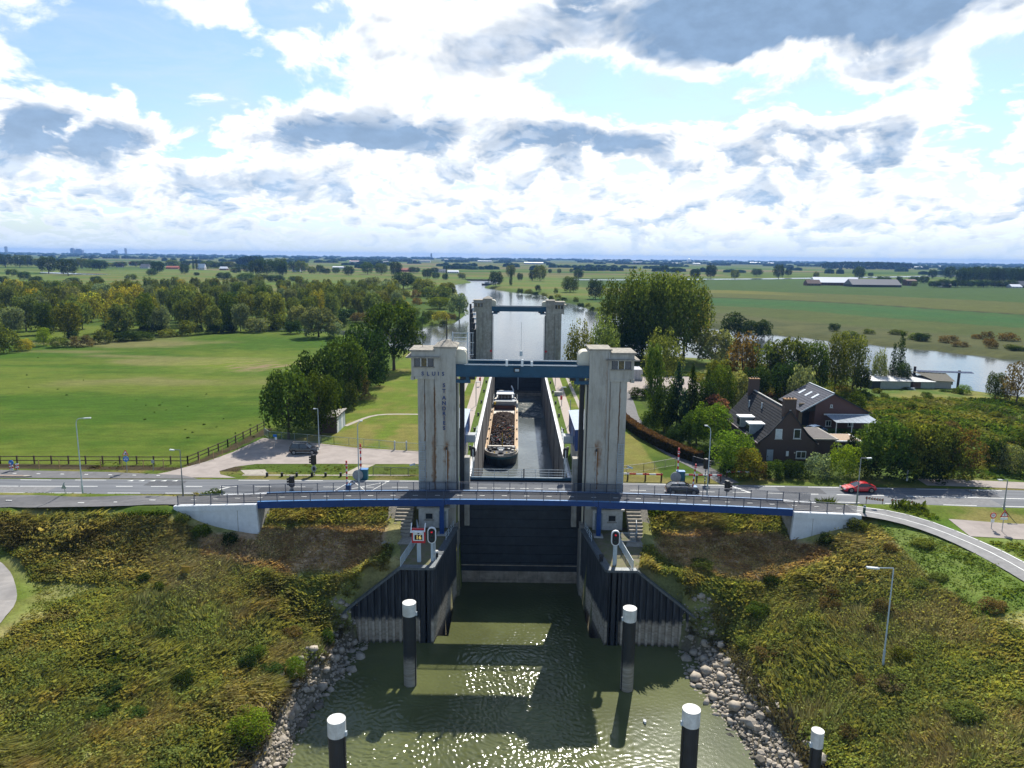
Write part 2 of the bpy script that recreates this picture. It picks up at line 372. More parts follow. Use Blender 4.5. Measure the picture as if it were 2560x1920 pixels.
# ------------------------------------------------------------------ the lie of the land
ZW, ZL, XC = -11.0, -4.5, 0.65                      # outer and chamber water, lake water, lock axis
SHORE_L = [(-16.2, 72.6), (-16.8, 67.2), (-18.1, 64.4), (-18.6, 60.6), (-18.9, 57.2), (-18.7, 53.1), (-18.6, 44), (-18.5, 20)]
SHORE_R = [(18.1, 72.6), (18.1, 68.1), (18.7, 64), (19.4, 60.9), (20.3, 57.5), (20.6, 54), (21.6, 45), (22.6, 20)]
CTRL = [(-70, 40, -3), (-55, 38, -3.2), (-45, 45, -3.6), (-70, 60, -3), (-50, 60, -3.1), (-55, 71, -2.7), (-75, 72, -2.6), (-48, 66, -3.1), (-56, 77, -1.7),
  (-18.9, 70.3, -8.9), (-19.2, 65.7, -8.9), (-20.3, 62.2, -8.9), (-20.8, 57.3, -8.9), (-20.9, 53.6, -8.9), (-20.8, 45, -8.9), (-20.5, 32, -8.9),
  (-16.3, 72, -11.2), (-16.8, 67.2, -11.2), (-18.1, 64.4, -11.2), (-18.6, 60.6, -11.2), (-18.9, 57.2, -11.2), (-18.7, 53.1, -11.2), (-18.7, 44, -11.2), (-18.5, 32, -11.2),
  (-28, 66, -6.3), (-28, 55, -6.8), (-29, 45, -7), (-36, 60, -4.8), (-37, 50, -5), (-38, 40, -4.8), (-30, 72, -4.8), (-38, 72, -3.5), (-24, 72, -6.4),
  (-75, 80.6, .5), (-60, 80.8, .7), (-45, 81.1, 1.), (-41, 81.2, 1.1), (-75, 76, -1.6), (-45, 76, -1.7), (-37, 78, -2.0),
  (-38, 87, -.1), (-25, 87, -.1), (-15, 87, -.1), (-30, 81, -2.1), (-25, 80.5, -2.3), (-16, 80.5, -2.2), (-25, 76, -4), (-15.5, 76, -3.4), (-12.8, 73.6, -2.7), (-16, 73.4, -4.6), (-19, 73, -6.6),
  (21.1, 70.6, -8.9), (22.4, 66, -8.9), (22.6, 62, -8.9), (23.6, 57.8, -8.9), (24.1, 54.6, -8.9), (25.0, 45, -8.9), (26, 32, -8.9),
  (18.2, 72, -11.2), (18.1, 68, -11.2), (18.7, 64, -11.2), (19.4, 60.9, -11.2), (20.3, 57.5, -11.2), (20.5, 54, -11.2), (21.5, 45, -11.2), (22.5, 32, -11.2),
  (33.4, 59.8, -5), (30, 70, -5), (38, 70, -2.2), (44, 72, -.6), (40, 60, -3), (45, 60, -1.2), (38, 48, -3.5), (30, 48, -6.4), (48, 50, -1), (55, 60, 0), (55, 45, -.8), (72, 60, 0), (72, 40, -.5), (30, 38, -6.4),
  (43, 84, 1.), (47, 79.5, .6), (49, 71.6, .4), (49, 65, .2), (53, 70.7, .4), (52, 77, .5), (60, 80, .2), (72, 78, .1), (46, 75, .1),
  (33, 87, -.1), (25, 87, -.1), (16, 87, -.1), (33, 80.8, -2.1), (25, 80.5, -2.3), (17.5, 80.5, -2.2), (25, 76, -4), (17, 76, -3.5), (14.5, 73.6, -2.8), (17.5, 73.4, -4.6), (20, 73, -6.2), (30, 76, -3.4), (38, 78, -1.1)]
_c = np.array(CTRL, float)
def _tps():
    n = len(_c); d = np.hypot(_c[:, None, 0]-_c[None, :, 0], _c[:, None, 1]-_c[None, :, 1])/30.
    A = np.zeros((n+3, n+3)); A[:n, :n] = d+np.eye(n)*.02; A[:n, n] = 1; A[:n, n+1:] = _c[:, :2]/30; A[n:, :n] = A[:n, n:].T
    return np.linalg.solve(A, np.concatenate([_c[:, 2], np.zeros(3)]))
_w = _tps()
def near_h(x, y):
    o = np.full(np.shape(x), _w[-3])+_w[-2]*x/30+_w[-1]*y/30
    for i in range(len(_c)): o = o+_w[i]*np.hypot(x-_c[i, 0], y-_c[i, 1])/30.
    return o
LAKE = [(126, 175), (118, 185), (110, 193), (99, 204), (81, 230), (63, 236), (46, 243), (30, 237), (17, 224), (9.5, 224), (-8.2, 224), (-22, 234), (-38, 255), (-60, 292), (-81, 322), (-110, 330), (-135, 338),
  (-135, 350), (-105, 345), (-81, 341), (-49, 359), (-33, 387), (-31, 438), (-42, 560), (-58, 705), (-81, 886), (-62, 989), (-80, 1069), (-31, 1092), (-25, 960), (-38, 830), (-7, 742), (25, 694), (27, 610), (45, 556), (54, 460), (81, 420),
  (92, 384), (121, 347), (146, 312), (160, 297), (175, 278), (190, 256), (260, 215), (420, 160), (420, 120), (260, 128), (160, 150)]
CH_X0, CH_X1, CH_Y1 = -6.35, 7.65, 222.
DROP = [(-8.2, 60), (-9.25, 73.35), (-7.15, 84.6), (-7.0, 300), (8.3, 300), (8.45, 84.6), (10.65, 73.35), (9.5, 60)]
PLAT_L = [(-12.4, 73.2), (-9.0, 73.2), (-6.9, 84.6), (-6.9, 86.2), (-13.6, 86.2), (-13.6, 80)]
PLAT_R = [(13.8, 73.2), (10.4, 73.2), (8.3, 84.6), (8.3, 86.2), (15.4, 86.2), (15.4, 80)]
BASIN = SHORE_L[::-1]+[(-16.2, 73.4), (-8.6, 73.4), (9.9, 73.4), (18.1, 73.4)]+SHORE_R
def height(x, y):
    x = np.asarray(x, float); y = np.asarray(y, float); x, y = np.broadcast_arrays(x, y)
    nh = np.clip(near_h(np.clip(x, -80, 80), np.clip(y, 25, 95)), -11.6, 1.3)
    nh = nh+(fbm(x*.35, y*.35, 3)-.5)*.7*sst(-nh, .6, 2.2)*sst(nh, -10.5, -9)
    far = np.zeros(x.shape)
    far = far-2.5*sst(y, 130, 250)*sst(-x, 42, 70)-.9*sst(y, 135, 200)*sst(x, 45, 90)-2.2*sst(y, 215, 300)*(1-sst(-x, 42, 70))
    far = far+(fbm(x*.02, y*.02, 9)-.5)*.8*sst(np.abs(x-XC), 40, 70)*sst(y, 110, 150)
    far = np.maximum(far, -3.3)
    t = sst(y, 85.3, 88.6); h = nh*(1-t)+far*t
    lk = inpoly(x, y, LAKE); dl = dpoly(x, y, LAKE)
    h = np.where(lk, np.minimum(h, ZL-.3-np.minimum(dl*.4, 1.5)), np.where(y > 120, h-(h-ZL+.1)*np.exp(-dl/2.5)*(dl < 12), h))
    p = inpoly(x, y, PLAT_L) | inpoly(x, y, PLAT_R); h = np.where(p, -2.45, h)
    h = np.where(inpoly(x, y, DROP) & (y < 232), -13., h)
    for q in (((-17.0, 68), (-7, 68), (-7, 73.75), (-17.0, 73.75)), ((9, 68), (18.4, 68), (18.4, 73.75), (9, 73.75))): h = np.where(inpoly(x, y, q), -12.6, h)
    b = inpoly(x, y, BASIN); h = np.where(b & (dpoly(x, y, BASIN) > 1.2), np.minimum(h, -12.5), h)
    return h
def hz(x, y): return float(height(np.array([x]), np.array([y]))[0])
xs = np.concatenate([np.arange(-640, -130, 9), np.arange(-130, -66, 1.6), np.arange(-66, 66, .6), np.arange(66, 130, 1.6), np.arange(130, 700, 9)])
ys = np.concatenate([np.arange(22, 132, .6), np.arange(132, 270, 2.2), np.arange(270, 1230, 9)])
GX, GY = np.meshgrid(xs, ys); GZ = height(GX, GY)
MOWN_L = [(-38, 79.5), (-30, 83.5), (-15.5, 83.5), (-14.5, 78), (-17, 75.5), (-27, 75), (-36, 76)]
MOWN_R = [(36, 79.5), (32, 83.5), (17.5, 83.5), (16, 79), (19, 75.5), (30, 74.6), (37, 76.5)]
LAWN = [(-41, 112), (-14, 110), (-8, 108), (-8, 222), (-22, 230), (-36, 236), (-33.5, 160), (-35, 140), (-31, 130)]
def zone_col(x, y, z):
    """colour of the ground and what grows on it, cloud shade over the river fields included"""
    n1 = fbm(x*.05, y*.05, 21); n2 = fbm(x*.22, y*.22, 31); n3 = fbm(x*.9, y*.9, 41, 3)
    def L(*c): return np.array(c)[None, :]*np.ones((x.size, 1))
    def mx(a, b, f): return a+(b-a)*np.clip(f, 0, 1)[:, None]
    c = mx(L(.055, .100, .014), L(.098, .132, .023), sst(n1+.35*n2, .45, .95))
    # slopes of tall grass and bramble below the road
    s = ((y < 87) & (z < .6)).astype(float)
    n4 = fbm(x*.55, y*.55, 45, 3)
    sl = mx(L(.115, .135, .036), L(.20, .175, .075), sst(n2*.55+n4*.45, .40, .62))
    sl = mx(sl, L(.15, .18, .042), sst(fbm(x*.16, y*.16, 51), .46, .70)*.75)
    sl = mx(sl, L(.058, .085, .022), sst(fbm(x*.14+5, y*.14, 61)*.7+n4*.3, .50, .62)*.85)
    sl = mx(sl, L(.17, .115, .055), sst(fbm(x*.4, y*.4+9, 71), .60, .76)*.55)
    straw = sst(y, 66, 74)*(1-sst(y, 78.5, 81))*sst(np.abs(x), 27, 36)
    sl = mx(sl, mx(L(.20, .172, .095), L(.105, .10, .046), sst(fbm(x*.25, y*.7, 63), .42, .62)), straw*.85)
    sl = mx(sl, L(.145, .135, .068), np.full(x.shape, .38)); c = mx(c, sl*np.array([1.85, 1.8, 1.75]), s)
    plat = inpoly(x, y, [(-80, 20), (-40, 20), (-44, 55), (-44, 69), (-52, 75.5), (-80, 78)]) & (y < 80)
    pl = mx(L(.085, .125, .018), L(.14, .14, .04), sst(n2, .4, .7))
    c = mx(c, pl, plat*(1-sst(-dpoly(x, y, [(-40, 20), (-44, 55), (-44, 69), (-52, 75.5)], False), -6, 0)*.8))
    c = mx(c, L(.085, .15, .02), ((x > 43) & (y < 84) & (y > 62) & (z > -1.4)).astype(float)*.75)
    mown = (inpoly(x, y, MOWN_L) | inpoly(x, y, MOWN_R)).astype(float)
    md = np.minimum(dpoly(x, y, MOWN_L), dpoly(x, y, MOWN_R))
    c = mx(c, mx(L(.56, .40, .26), L(.38, .26, .165), sst(n3, .35, .65)), mown*sst(md+(n2-.5)*2, 0., 1.2))
    # lawns by the lock
    lawn = (inpoly(x, y, LAWN) | ((x > 10) & (x < 21) & (y > 97) & (y < 222))).astype(float)
    str_ = .5+.5*np.sin((x*.96+y*.27)*2.1)
    lc = mx(mx(L(.115, .165, .022), L(.19, .175, .05), sst(n2+.25*(1-sst(y, 112, 140)), .45, .72)), L(.14, .18, .028), str_*.22)
    c = mx(c, lc, lawn)
    # left meadow
    md = ((x < -40) & (y > 98) & (y < 330)).astype(float)
    band = fbm(x*.012, y*.06, 81)
    mc = mx(L(.052, .108, .010), L(.112, .148, .022), sst(band+.3*n2, .46, .82))
    mc = mx(mc, L(.19, .17, .075), sst(fbm(x*.02+3, y*.045, 91), .56, .72)*sst(y, 150, 190)*.75)
    mc = mx(mc, L(.16, .20, .03), np.exp(-((x+84)/22)**2-((y-215)/20)**2)*.8)
    mc = mx(mc, L(.23, .17, .105), sst(n3+n2*.6, .78, 1.02)*np.exp(-((x+75)/16)**2-((y-212)/12)**2)*1.2)
    mc = mx(mc, mx(L(.07, .05, .032), L(.045, .035, .022), sst(n3, .3, .7)), (((y < 101.9+(n2-.5)*1.2) & (y > 99.3)) | (dpoly(x, y, [(-48.0, 102.6), (-45.6, 113), (-44.2, 125)], False) < .9+(n3-.5)*.8)).astype(float)*.95)
    c = mx(c, mc, md)
    # rough ground right of the houses
    rg = ((x > 46) & (y > 99) & (y < 232)).astype(float)
    rc = mx(L(.055, .085, .018), L(.12, .115, .035), sst(n2, .38, .68)); rc = mx(rc, L(.075, .045, .028), sst(n1+.3*n2, .68, .9))
    c = mx(c, rc*1.7, rg)
    gd = ((x > 27) & (x < 54) & (y > 98) & (y < 170)).astype(float); c = mx(c, L(.06, .085, .02), gd*.7)
    vg = ((y > 82) & (y < 99.5) & (z > -.6)).astype(float); c = mx(c, mx(L(.09, .125, .02), L(.18, .16, .055), sst(n2, .42, .66)), vg)
    # fields beyond the river
    ff = ((x > 60) & (y > 240)).astype(float); q = y+.08*x
    fc = mx(L(.078, .092, .036), L(.115, .12, .045), sst(n2, .3, .7))
    edge = dpoly(x, y, [(81, 420), (92, 384), (121, 347), (146, 312), (160, 297), (175, 278), (190, 256), (260, 215)], False)
    fc = mx(fc, mx(L(.075, .105, .026), L(.10, .118, .032), n1), sst(edge, 55, 75))
    fc = mx(fc, L(.045, .12, .03), sst(edge, 130, 142)*(1-.25*sst(np.sin(edge*.09), .2, .8)))
    fc = mx(fc, L(.105, .12, .03), sst(edge, 245, 252)); fc = mx(fc, L(.05, .055, .02), sst(edge, 242, 248)*(1-sst(edge, 252, 256)))
    fc = mx(fc, L(.16, .16, .035), sst(edge, 330, 345)*(1-sst(x, 240, 300))); fc = mx(fc, L(.06, .11, .022), sst(edge, 400, 410))
    c = mx(c, fc*.82, ff*(1-(inpoly(x, y, [(-60, 300), (60, 430), (50, 560), (30, 700), (-40, 700)])).astype(float)))  # all these fields darkened: a cloud's shadow put into their colour
    fr = sst(y, 600, 620)*(1-sst(x, 60, 90)); gcol = mx(L(.10, .15, .025), L(.15, .15, .04), sst(fbm(x*.008, y*.03, 99), .4, .7))
    c = mx(c, gcol, fr)
    wet = (z < -8.6) & (y < 86); c = mx(c, L(.13, .115, .085), wet.astype(float))
    lev = np.where((y > 87.5), .84, 1.)
    return c*((.86+.28*n3)*lev)[:, None]
def ground_mat(name):
    m_ = bpy.data.materials.new(name); m_.use_nodes = True; t = NT(m_.node_tree)
    a = t.n('ShaderNodeAttribute', attribute_name='Col'); P = t.n('ShaderNodeNewGeometry').outputs['Position']
    f = t.ramp(t.noise(P, 3.2, 6, .7), .25, .75, .62, 1.38, False); f2 = t.ramp(t.noise(t.v('MULTIPLY', P, (.25, .6, 1)), 1., 6, .65), .3, .7, .8, 1.2, False)
    ff = t.m('MULTIPLY', f, f2)
    c = t.mix(1., a.outputs['Color'], t.xyz(ff, ff, t.m('MULTIPLY', ff, .95)), 'MULTIPLY')
    p = t.n('ShaderNodeBsdfPrincipled'); t.put(p.inputs['Base Color'], c); p.inputs['Roughness'].default_value = 1; p.inputs['Specular IOR Level'].default_value = .05
    b = t.n('ShaderNodeBump'); b.inputs['Strength'].default_value = .5; b.inputs['Distance'].default_value = .12
    t.put(b.inputs['Height'], t.noise(P, 5., 4, .65)); t.nt.links.new(b.outputs[0], p.inputs['Normal'])
    o = t.n('ShaderNodeOutputMaterial'); t.nt.links.new(p.outputs[0], o.inputs[0]); return m_
GROUND = ground_mat('ground_cover')
nx, ny = len(xs), len(ys)
idx = np.arange(nx*ny).reshape(ny, nx)
FQ = np.stack([idx[:-1, :-1], idx[:-1, 1:], idx[1:, 1:], idx[1:, :-1]], -1).reshape(-1, 4)
V = np.stack([GX.ravel(), GY.ravel(), GZ.ravel()], 1)
tag(link('ground', npmesh('ground', V, FQ, GROUND, zone_col(V[:, 0], V[:, 1], V[:, 2]), True)), kind='structure')
# the plain beyond, out to the horizon
def plain():
    R_ = np.concatenate([np.linspace(0, 1, 30)]); ysf = 1215+(11000-1215)*R_**2; vs = []; cs = []
    for y in ysf:
        for u in np.linspace(-1, 1, 60): vs.append((u*(700+y*.9), y, -3.35))
    v = np.array(vs); f = np.arange(30*60).reshape(30, 60)
    fq = np.stack([f[:-1, :-1], f[:-1, 1:], f[1:, 1:], f[1:, :-1]], -1).reshape(-1, 4)
    return v, fq
PLAIN = bpy.data.materials.new('polder_fields'); PLAIN.use_nodes = True; t = NT(PLAIN.node_tree)
P = t.n('ShaderNodeNewGeometry').outputs['Position']
vor = t.n('ShaderNodeTexVoronoi'); vor.feature = 'F1'; vor.distance = 'CHEBYCHEV'; t.put(vor.inputs['Vector'], t.v('MULTIPLY', P, (.0019, .0075, 1))); vor.inputs['Scale'].default_value = 1; vor.inputs['Randomness'].default_value = .8
r_, g_, b_ = t.sep(vor.outputs['Color'])
c = t.mix(r_, (.055, .10, .025), (.125, .15, .045)); c = t.mix(t.ramp(g_, .62, .8), c, (.16, .14, .07))
vn_ = t.ramp(t.noise(t.v('MULTIPLY', P, (.004, .02, 1)), 1., 4), .3, .7, .8, 1.2); c = t.mix(1., c, t.xyz(vn_, vn_, vn_), 'MULTIPLY')
p = t.n('ShaderNodeBsdfPrincipled'); t.put(p.inputs['Base Color'], c); p.inputs['Roughness'].default_value = 1; p.inputs['Specular IOR Level'].default_value = 0
o = t.n('ShaderNodeOutputMaterial'); t.nt.links.new(p.outputs[0], o.inputs[0])
v_, f_ = plain(); tag(link('far_fields', npmesh('far_fields', v_, f_, PLAIN)), kind='structure')
MB().poly([(-9000, 12, -13.6), (9000, 12, -13.6), (9000, 1215, -13.6), (-9000, 1215, -13.6)])
MB().poly([(-2600, -40, -3.4), (-636, -40, -3.4), (-636, 1216, -3.4), (-2600, 1216, -3.4)]).build('left_fields', PLAIN, kind='structure')
MB().poly([(694, -40, -3.4), (2600, -40, -3.4), (2600, 1216, -3.4), (694, 1216, -3.4)]).build('right_fields', PLAIN, kind='structure')
# ------------------------------------------------------------------ water
def water_mat(name, deep, scale, strength, rough, choppy=.5, dist=.12, spec=.5):
    m_ = bpy.data.materials.new(name); m_.use_nodes = True; t = NT(m_.node_tree)
    P = t.n('ShaderNodeNewGeometry').outputs['Position']
    mot = t.ramp(t.noise(P, .12, 4), .35, .65); c = t.mix(mot, tuple(x*.82 for x in deep), tuple(x*1.15 for x in deep))
    p = t.n('ShaderNodeBsdfPrincipled'); t.put(p.inputs['Base Color'], c); p.inputs['Roughness'].default_value = rough
    p.inputs['IOR'].default_value = 1.333; p.inputs['Specular IOR Level'].default_value = spec
    h1 = t.noise(t.v('MULTIPLY', P, (1., 1.25, 1.)), scale, 1.6, .5, .4); h2 = t.noise(t.v('ADD', P, (7, 3, 0)), scale*1.9, 0, .5, .2)
    calm = t.ramp(t.noise(P, .07, 3), .38, .62, .5, 1.)
    h = t.m('ADD', h1, t.m('MULTIPLY', h2, choppy*.4))
    b = t.n('ShaderNodeBump'); t.put(b.inputs['Strength'], t.m('MULTIPLY', calm, strength)); b.inputs['Distance'].default_value = dist
    t.put(b.inputs['Height'], h); t.nt.links.new(b.outputs[0], p.inputs['Normal'])
    o = t.n('ShaderNodeOutputMaterial'); t.nt.links.new(p.outputs[0], o.inputs[0]); return m_
WAT1 = water_mat('murky_green_water', (.085, .095, .036), 9., .25, .12, .3, .02)
WAT2 = water_mat('chamber_water', (.135, .152, .15), 1.3, .5, .06, .5, .06, 1.)
WAT3 = water_mat('lake_water', (.055, .066, .068), .7, .45, .1, .5, .08, .9)
def basin_surface():
    """wind ripples built as geometry: many crossing wave trains, stronger in the open middle, calm in the lee"""
    gx, gy = np.arange(-23, 27.01, .085), np.arange(45, 89.8, .082); X_, Y_ = np.meshgrid(gx, gy); Z_ = np.zeros(X_.shape); g = np.random.default_rng(12); N_ = 26
    wx = X_+fbm(X_*.25, Y_*.25, 7, 2)*2.2; wy = Y_+fbm(X_*.25+9, Y_*.25, 8, 2)*2.2
    for i in range(N_):
        L_ = .30*(2.7)**g.uniform(0, 1); th = g.normal(1.25, .75); a_ = .24/sqrt(N_)*1.414*L_/(2*pi)*g.uniform(.6, 1.4)
        Z_ += a_*np.sin((wx*cos(th)+wy*sin(th))*2*pi/L_+g.uniform(0, 6.28))
    amp = .30+.75*sst(fbm(X_*.11, Y_*.11, 14), .36, .60)
    amp = amp*(1+.7*np.exp(-((X_-2.5)/5)**2-((Y_-75)/5)**2)+.4*np.exp(-((X_-1)/6)**2-((Y_-66)/4)**2))
    amp = amp*(1-.85*sst(X_, 5., 9.))*(1-.6*sst(Y_, 79, 83.5))*(1-.45*sst(-X_, 9, 13)*sst(Y_, 62, 68)); Z_ = Z_*amp
    I = np.arange(X_.size).reshape(X_.shape); F_ = np.stack([I[:-1, :-1], I[:-1, 1:], I[1:, 1:], I[1:, :-1]], -1)
    cx, cy_ = (X_[:-1, :-1]+X_[1:, 1:])/2, (Y_[:-1, :-1]+Y_[1:, 1:])/2
    keep = inpoly(cx, cy_, [(-24, 10), (30, 10), (26, 74.5), (8.6, 74.5), (8.5, 90), (-7.2, 90), (-7.2, 74.5), (-22, 74.5)])
    tag(link('basin_water', npmesh('basin_water', np.stack([X_.ravel(), Y_.ravel(), Z_.ravel()+ZW], 1), F_[keep], WAT1, None, True)), kind='structure')
basin_surface()
MB().poly([(CH_X0-.4, 89.8, ZW-.01), (CH_X1+.4, 89.8, ZW-.01), (CH_X1+.4, 219, ZW-.01), (CH_X0-.4, 219, ZW-.01)]).build('chamber_water', WAT2, kind='structure')
MB().poly([(-150, 221, ZL), (-6.9, 221, ZL), (8.2, 221, ZL), (30, 130, ZL), (200, 126, ZL), (440, 110, ZL), (440, 300, ZL), (100, 450, ZL), (70, 600, ZL), (40, 1110, ZL), (-100, 1110, ZL), (-150, 800, ZL)]).build('lake_water', WAT3, kind='structure')
MB().poly([(-420, 1062, -3.0), (0, 1078, -3.0), (153, 1110, -3.0), (444, 1268, -3.0), (634, 1405, -3.0), (999, 1690, -3.0), (1900, 2400, -3.0), (1900, 2500, -3.0), (999, 1755, -3.0), (634, 1462, -3.0), (444, 1318, -3.0), (153, 1146, -3.0), (0, 1110, -3.0), (-420, 1090, -3.0)]).build('river', WAT3, kind='structure')
for pts in (((0, 727), (140, 722), (200, 716), (250, 708), (330, 704), (345, 700), (250, 700), (120, 706), (0, 712)), ((690, 760), (770, 757), (800, 752), (780, 748), (700, 750)), ((100, 682), (200, 686), (330, 692), (330, 689), (200, 683), (100, 680))):
    MB().poly([at(x, y, -2.6) for x, y in pts]).build('pond', WAT3, kind='structure')
# ------------------------------------------------------------------ roads, paths and their markings
ASPH = mat('grey_asphalt', (.122, .130, .142), .9, var=.16, scale=1.1, bump=.1, bscale=30, col2=(.152, .16, .172), aniso=(.06, 1.1, 1))
ASPH2 = mat('cycle_path_asphalt', (.125, .122, .122), .92, var=.12, scale=.9, bump=.12, bscale=30)
DECK = mat('dark_bridge_surface', (.068, .07, .077), .9, var=.25, scale=1.2, aniso=(.1, 1.2, 1))
PAVE = mat('pale_clinker_paving', (.29, .25, .222), .95, var=.13, scale=.5, bump=.12, bscale=16)
PATHC = mat('concrete_slab_path', (.32, .285, .235), .95, var=.14, scale=1.4)
LINE = mat('road_line_paint', (.70, .70, .66), .7, var=.08)
def ribbon(name, cl, wd, m_, dz=.03, step=2., zf=None, kind='structure'):
    """a sheet following the ground along a centreline of (x,y[,width])"""
    pts = [];
    for i in range(len(cl)-1):
        a, b = Vector(cl[i][:2]), Vector(cl[i+1][:2]); n = max(1, int((b-a).length/step))
        for k in range(n): pts.append(a.lerp(b, k/n))
    pts.append(Vector(cl[-1][:2]))
    for _ in range(3): pts = [pts[0]]+[(pts[i-1]+pts[i]*2+pts[i+1])/4 for i in range(1, len(pts)-1)]+[pts[-1]]
    vs, fs = [], []; K = 4
    for i, p_ in enumerate(pts):
        d = (pts[min(i+1, len(pts)-1)]-pts[max(0, i-1)]).normalized(); nrm = Vector((-d.y, d.x))
        for k in range(K+1):
            q = p_+nrm*wd*(k/K-.5); vs.append((q.x, q.y, (zf(q.x, q.y) if zf else hz(q.x, q.y))+dz))
    for i in range(len(pts)-1):
        for k in range(K): fs.append((i*(K+1)+k, i*(K+1)+k+1, (i+1)*(K+1)+k+1, (i+1)*(K+1)+k))
    return MB().add(vs, fs).build(name, m_, kind=kind), pts
def sheet(name, pts, m_, dz=.03, parent=None, kind='structure', z=None):
    """a flat polygon laid over level ground"""
    return MB().poly([(x, y, (z if z is not None else 0)+dz) for x, y in pts]).build(name, m_, parent, kind=kind)
XR = [-260, -150, -90, -65, -40, -13, 0, 13, 40, 65, 90, 150, 260]; YN = [84, 87, 88.2, 88.7, 89.6, 90.4, 90.5, 90.4, 89.4, 88.4, 87.2, 84, 78]; YF = [91, 93.6, 94.6, 94.9, 95.9, 96.6, 96.8, 96.7, 96.3, 95.9, 94.6, 91.4, 85.4]
def yn(x): return float(np.interp(x, XR, YN))
def yf(x): return float(np.interp(x, XR, YF))
def road_strip(x0, x1, name, parent=None, dz=.05, f0=0., f1=1., mt=ASPH, kind='structure', n=None):
    n = n or max(1, int((x1-x0)/4)); vs, fs = [], []
    for i in range(n+1):
        x = x0+(x1-x0)*i/n; a, b = yn(x), yf(x)
        vs += [(x, a+(b-a)*f0, dz), (x, a+(b-a)*f1, dz)]
    for i in range(n): fs.append((2*i, 2*i+2, 2*i+3, 2*i+1))
    return MB().add(vs, fs).build(name, mt, parent, kind=kind)
road = road_strip(-260, -7.3, 'road', n=60); road2 = road_strip(8.85, 260, 'road', n=60)
for r_, x0, x1 in ((road, -90, -9), (road2, 11, 90)):
    x = x0
    while x < x1:
        if x < -58 or x > 52: ln = 7.8; gap = .2
        else: ln = 2.2; gap = 2.4
        road_strip(x, min(x1, x+ln), 'centre_line', r_, .058, .488, .512, LINE, None); x += ln+gap
    x = x0
    while x < x1:
        for f in ((.05, .07), (.93, .95)):
            if not (f[0] > .9 and -58 < x < -42): road_strip(x, min(x1, x+4.2), 'edge_line', r_, .058, f[0], f[1], LINE, None)
        x += 7.4
DARKA = mat('newer_asphalt_patch', (.075, .078, .084), .95, var=.15, scale=3); OLDA = mat('worn_asphalt_patch', (.165, .165, .165), .95, var=.15, scale=2)
for r_, x, ln, f0, f1, m_ in ((road, -70, 9, .05, .47, OLDA), (road, -50, 5, .55, .9, DARKA), (road, -34, 7, .1, .45, DARKA), (road, -12.5, 2.5, .03, .97, OLDA), (road2, 14, 3, .03, .97, OLDA), (road2, 36, 6, .53, .9, DARKA), (road2, 52, 11, .08, .46, OLDA), (road2, 62, 3, .52, .97, DARKA)): road_strip(x, x+ln, 'asphalt_patch', r_, .054, f0, f1, m_, None)
for r_, x0, x1 in ((road, -85, -8), (road2, 10, 85)):
    for f in (.13, .33, .63, .83): road_strip(x0, x1, 'wheel_track', r_, .052, f, f+.055, mat('polished_wheel_track', (.105, .112, .122), .85, var=.18, scale=1.5, aniso=(.05, 1, 1)), None)
for k in range(5):
    x = -53.2+k*1.5; y = yf(x)-.55
    MB().poly([(x, y-.25, .06), (x+.75, y+.2, .06), (x+.75, y-.25, .06)]).build('give_way_tooth', LINE, road)
for x, r_ in ((-40.6, road), (31.5, road2)):
    y0, y1 = (yn(x)+.2, yn(x)+3.) if x < 0 else (yn(x)+3.3, yf(x)-.2)
    sk = 2.0 if x < 0 else -1.9
    MB().poly([(x, y0, .06), (x+.5, y0, .06), (x+.5+sk, y1, .06), (x+sk, y1, .06)]).build('stop_line', LINE, r_)
for a, b in (((-24.3, .05), (-22.6, .95)), ((-19.6, .05), (-17.4, .95)), ((-22.4, .93), (-19.2, .07)), ((-24, .1), (-17.6, .9)), ((-22.6, .94), (-17.5, .94))):
    pa = Vector((a[0], yn(a[0])+(yf(a[0])-yn(a[0]))*a[1], .06)); pb = Vector((b[0], yn(b[0])+(yf(b[0])-yn(b[0]))*b[1], .06))
    MB().bar(pa, pb, .14, .008).build('box_line', LINE, road)
# lay-by with cycle lane left, its island kerb and road studs
layby = sheet('cycle_lane', [(-120, 95.0), (-75, 95.3), (-60, 95.6), (-44, 96.0), (-47, 97.6), (-58, 98.6), (-75, 99.0), (-120, 98.6)], ASPH2, .045)
isl = thing('traffic_island', 'long narrow brick traffic island between the road and the left cycle lane', 'traffic island', (-76, 95.9, 0))
MB().prism([(-100, 95.5), (-68, 95.75), (-67.2, 96.0), (-68, 96.25), (-100, 96.5)], -.2, .17).build('kerb', PATHC, isl)
MB().prism([(-99.8, 95.65), (-68.4, 95.9), (-68.4, 96.1), (-99.8, 96.35)], .1, .18).build('brick_infill', mat('red_brick_infill', (.24, .15, .12), .95), isl)
for k in range(8): MB().obox((-74+k*3.4, 97.4-.02*k, .05), (.5, .16, .012)).build('road_stud', LINE, layby)
park = sheet('car_park', [(-52, 96.6), (-49.6, 99.2), (-46.5, 104.5), (-44.6, 110), (-43, 119), (-36, 117.2), (-26, 113.5), (-8, 110.6), (-8, 104.2), (-14.5, 104.6), (-27, 104.2), (-38.6, 103.6), (-41.2, 102), (-42.6, 99.8), (-41.8, 98.2), (-39, 96.7)], PAVE, .035)
for pts in (((-38.6, 98.3), (-15, 99.2), (-15, 98.7), (-38.6, 97.8)), ((-24.6, 99.1), (-22.8, 104.2), (-20.9, 104.2), (-23.1, 99.1)), ((-38.2, 98.2), (-39.8, 100.4), (-36.4, 100.9), (-35.0, 98.4))):
    sheet('slab_path', pts, PATHC, .03)
lawn_path = ribbon('lawn_path', [(-31.2, 128.5), (-27.8, 139), (-8, 139.4)], .9, PATHC, .02)
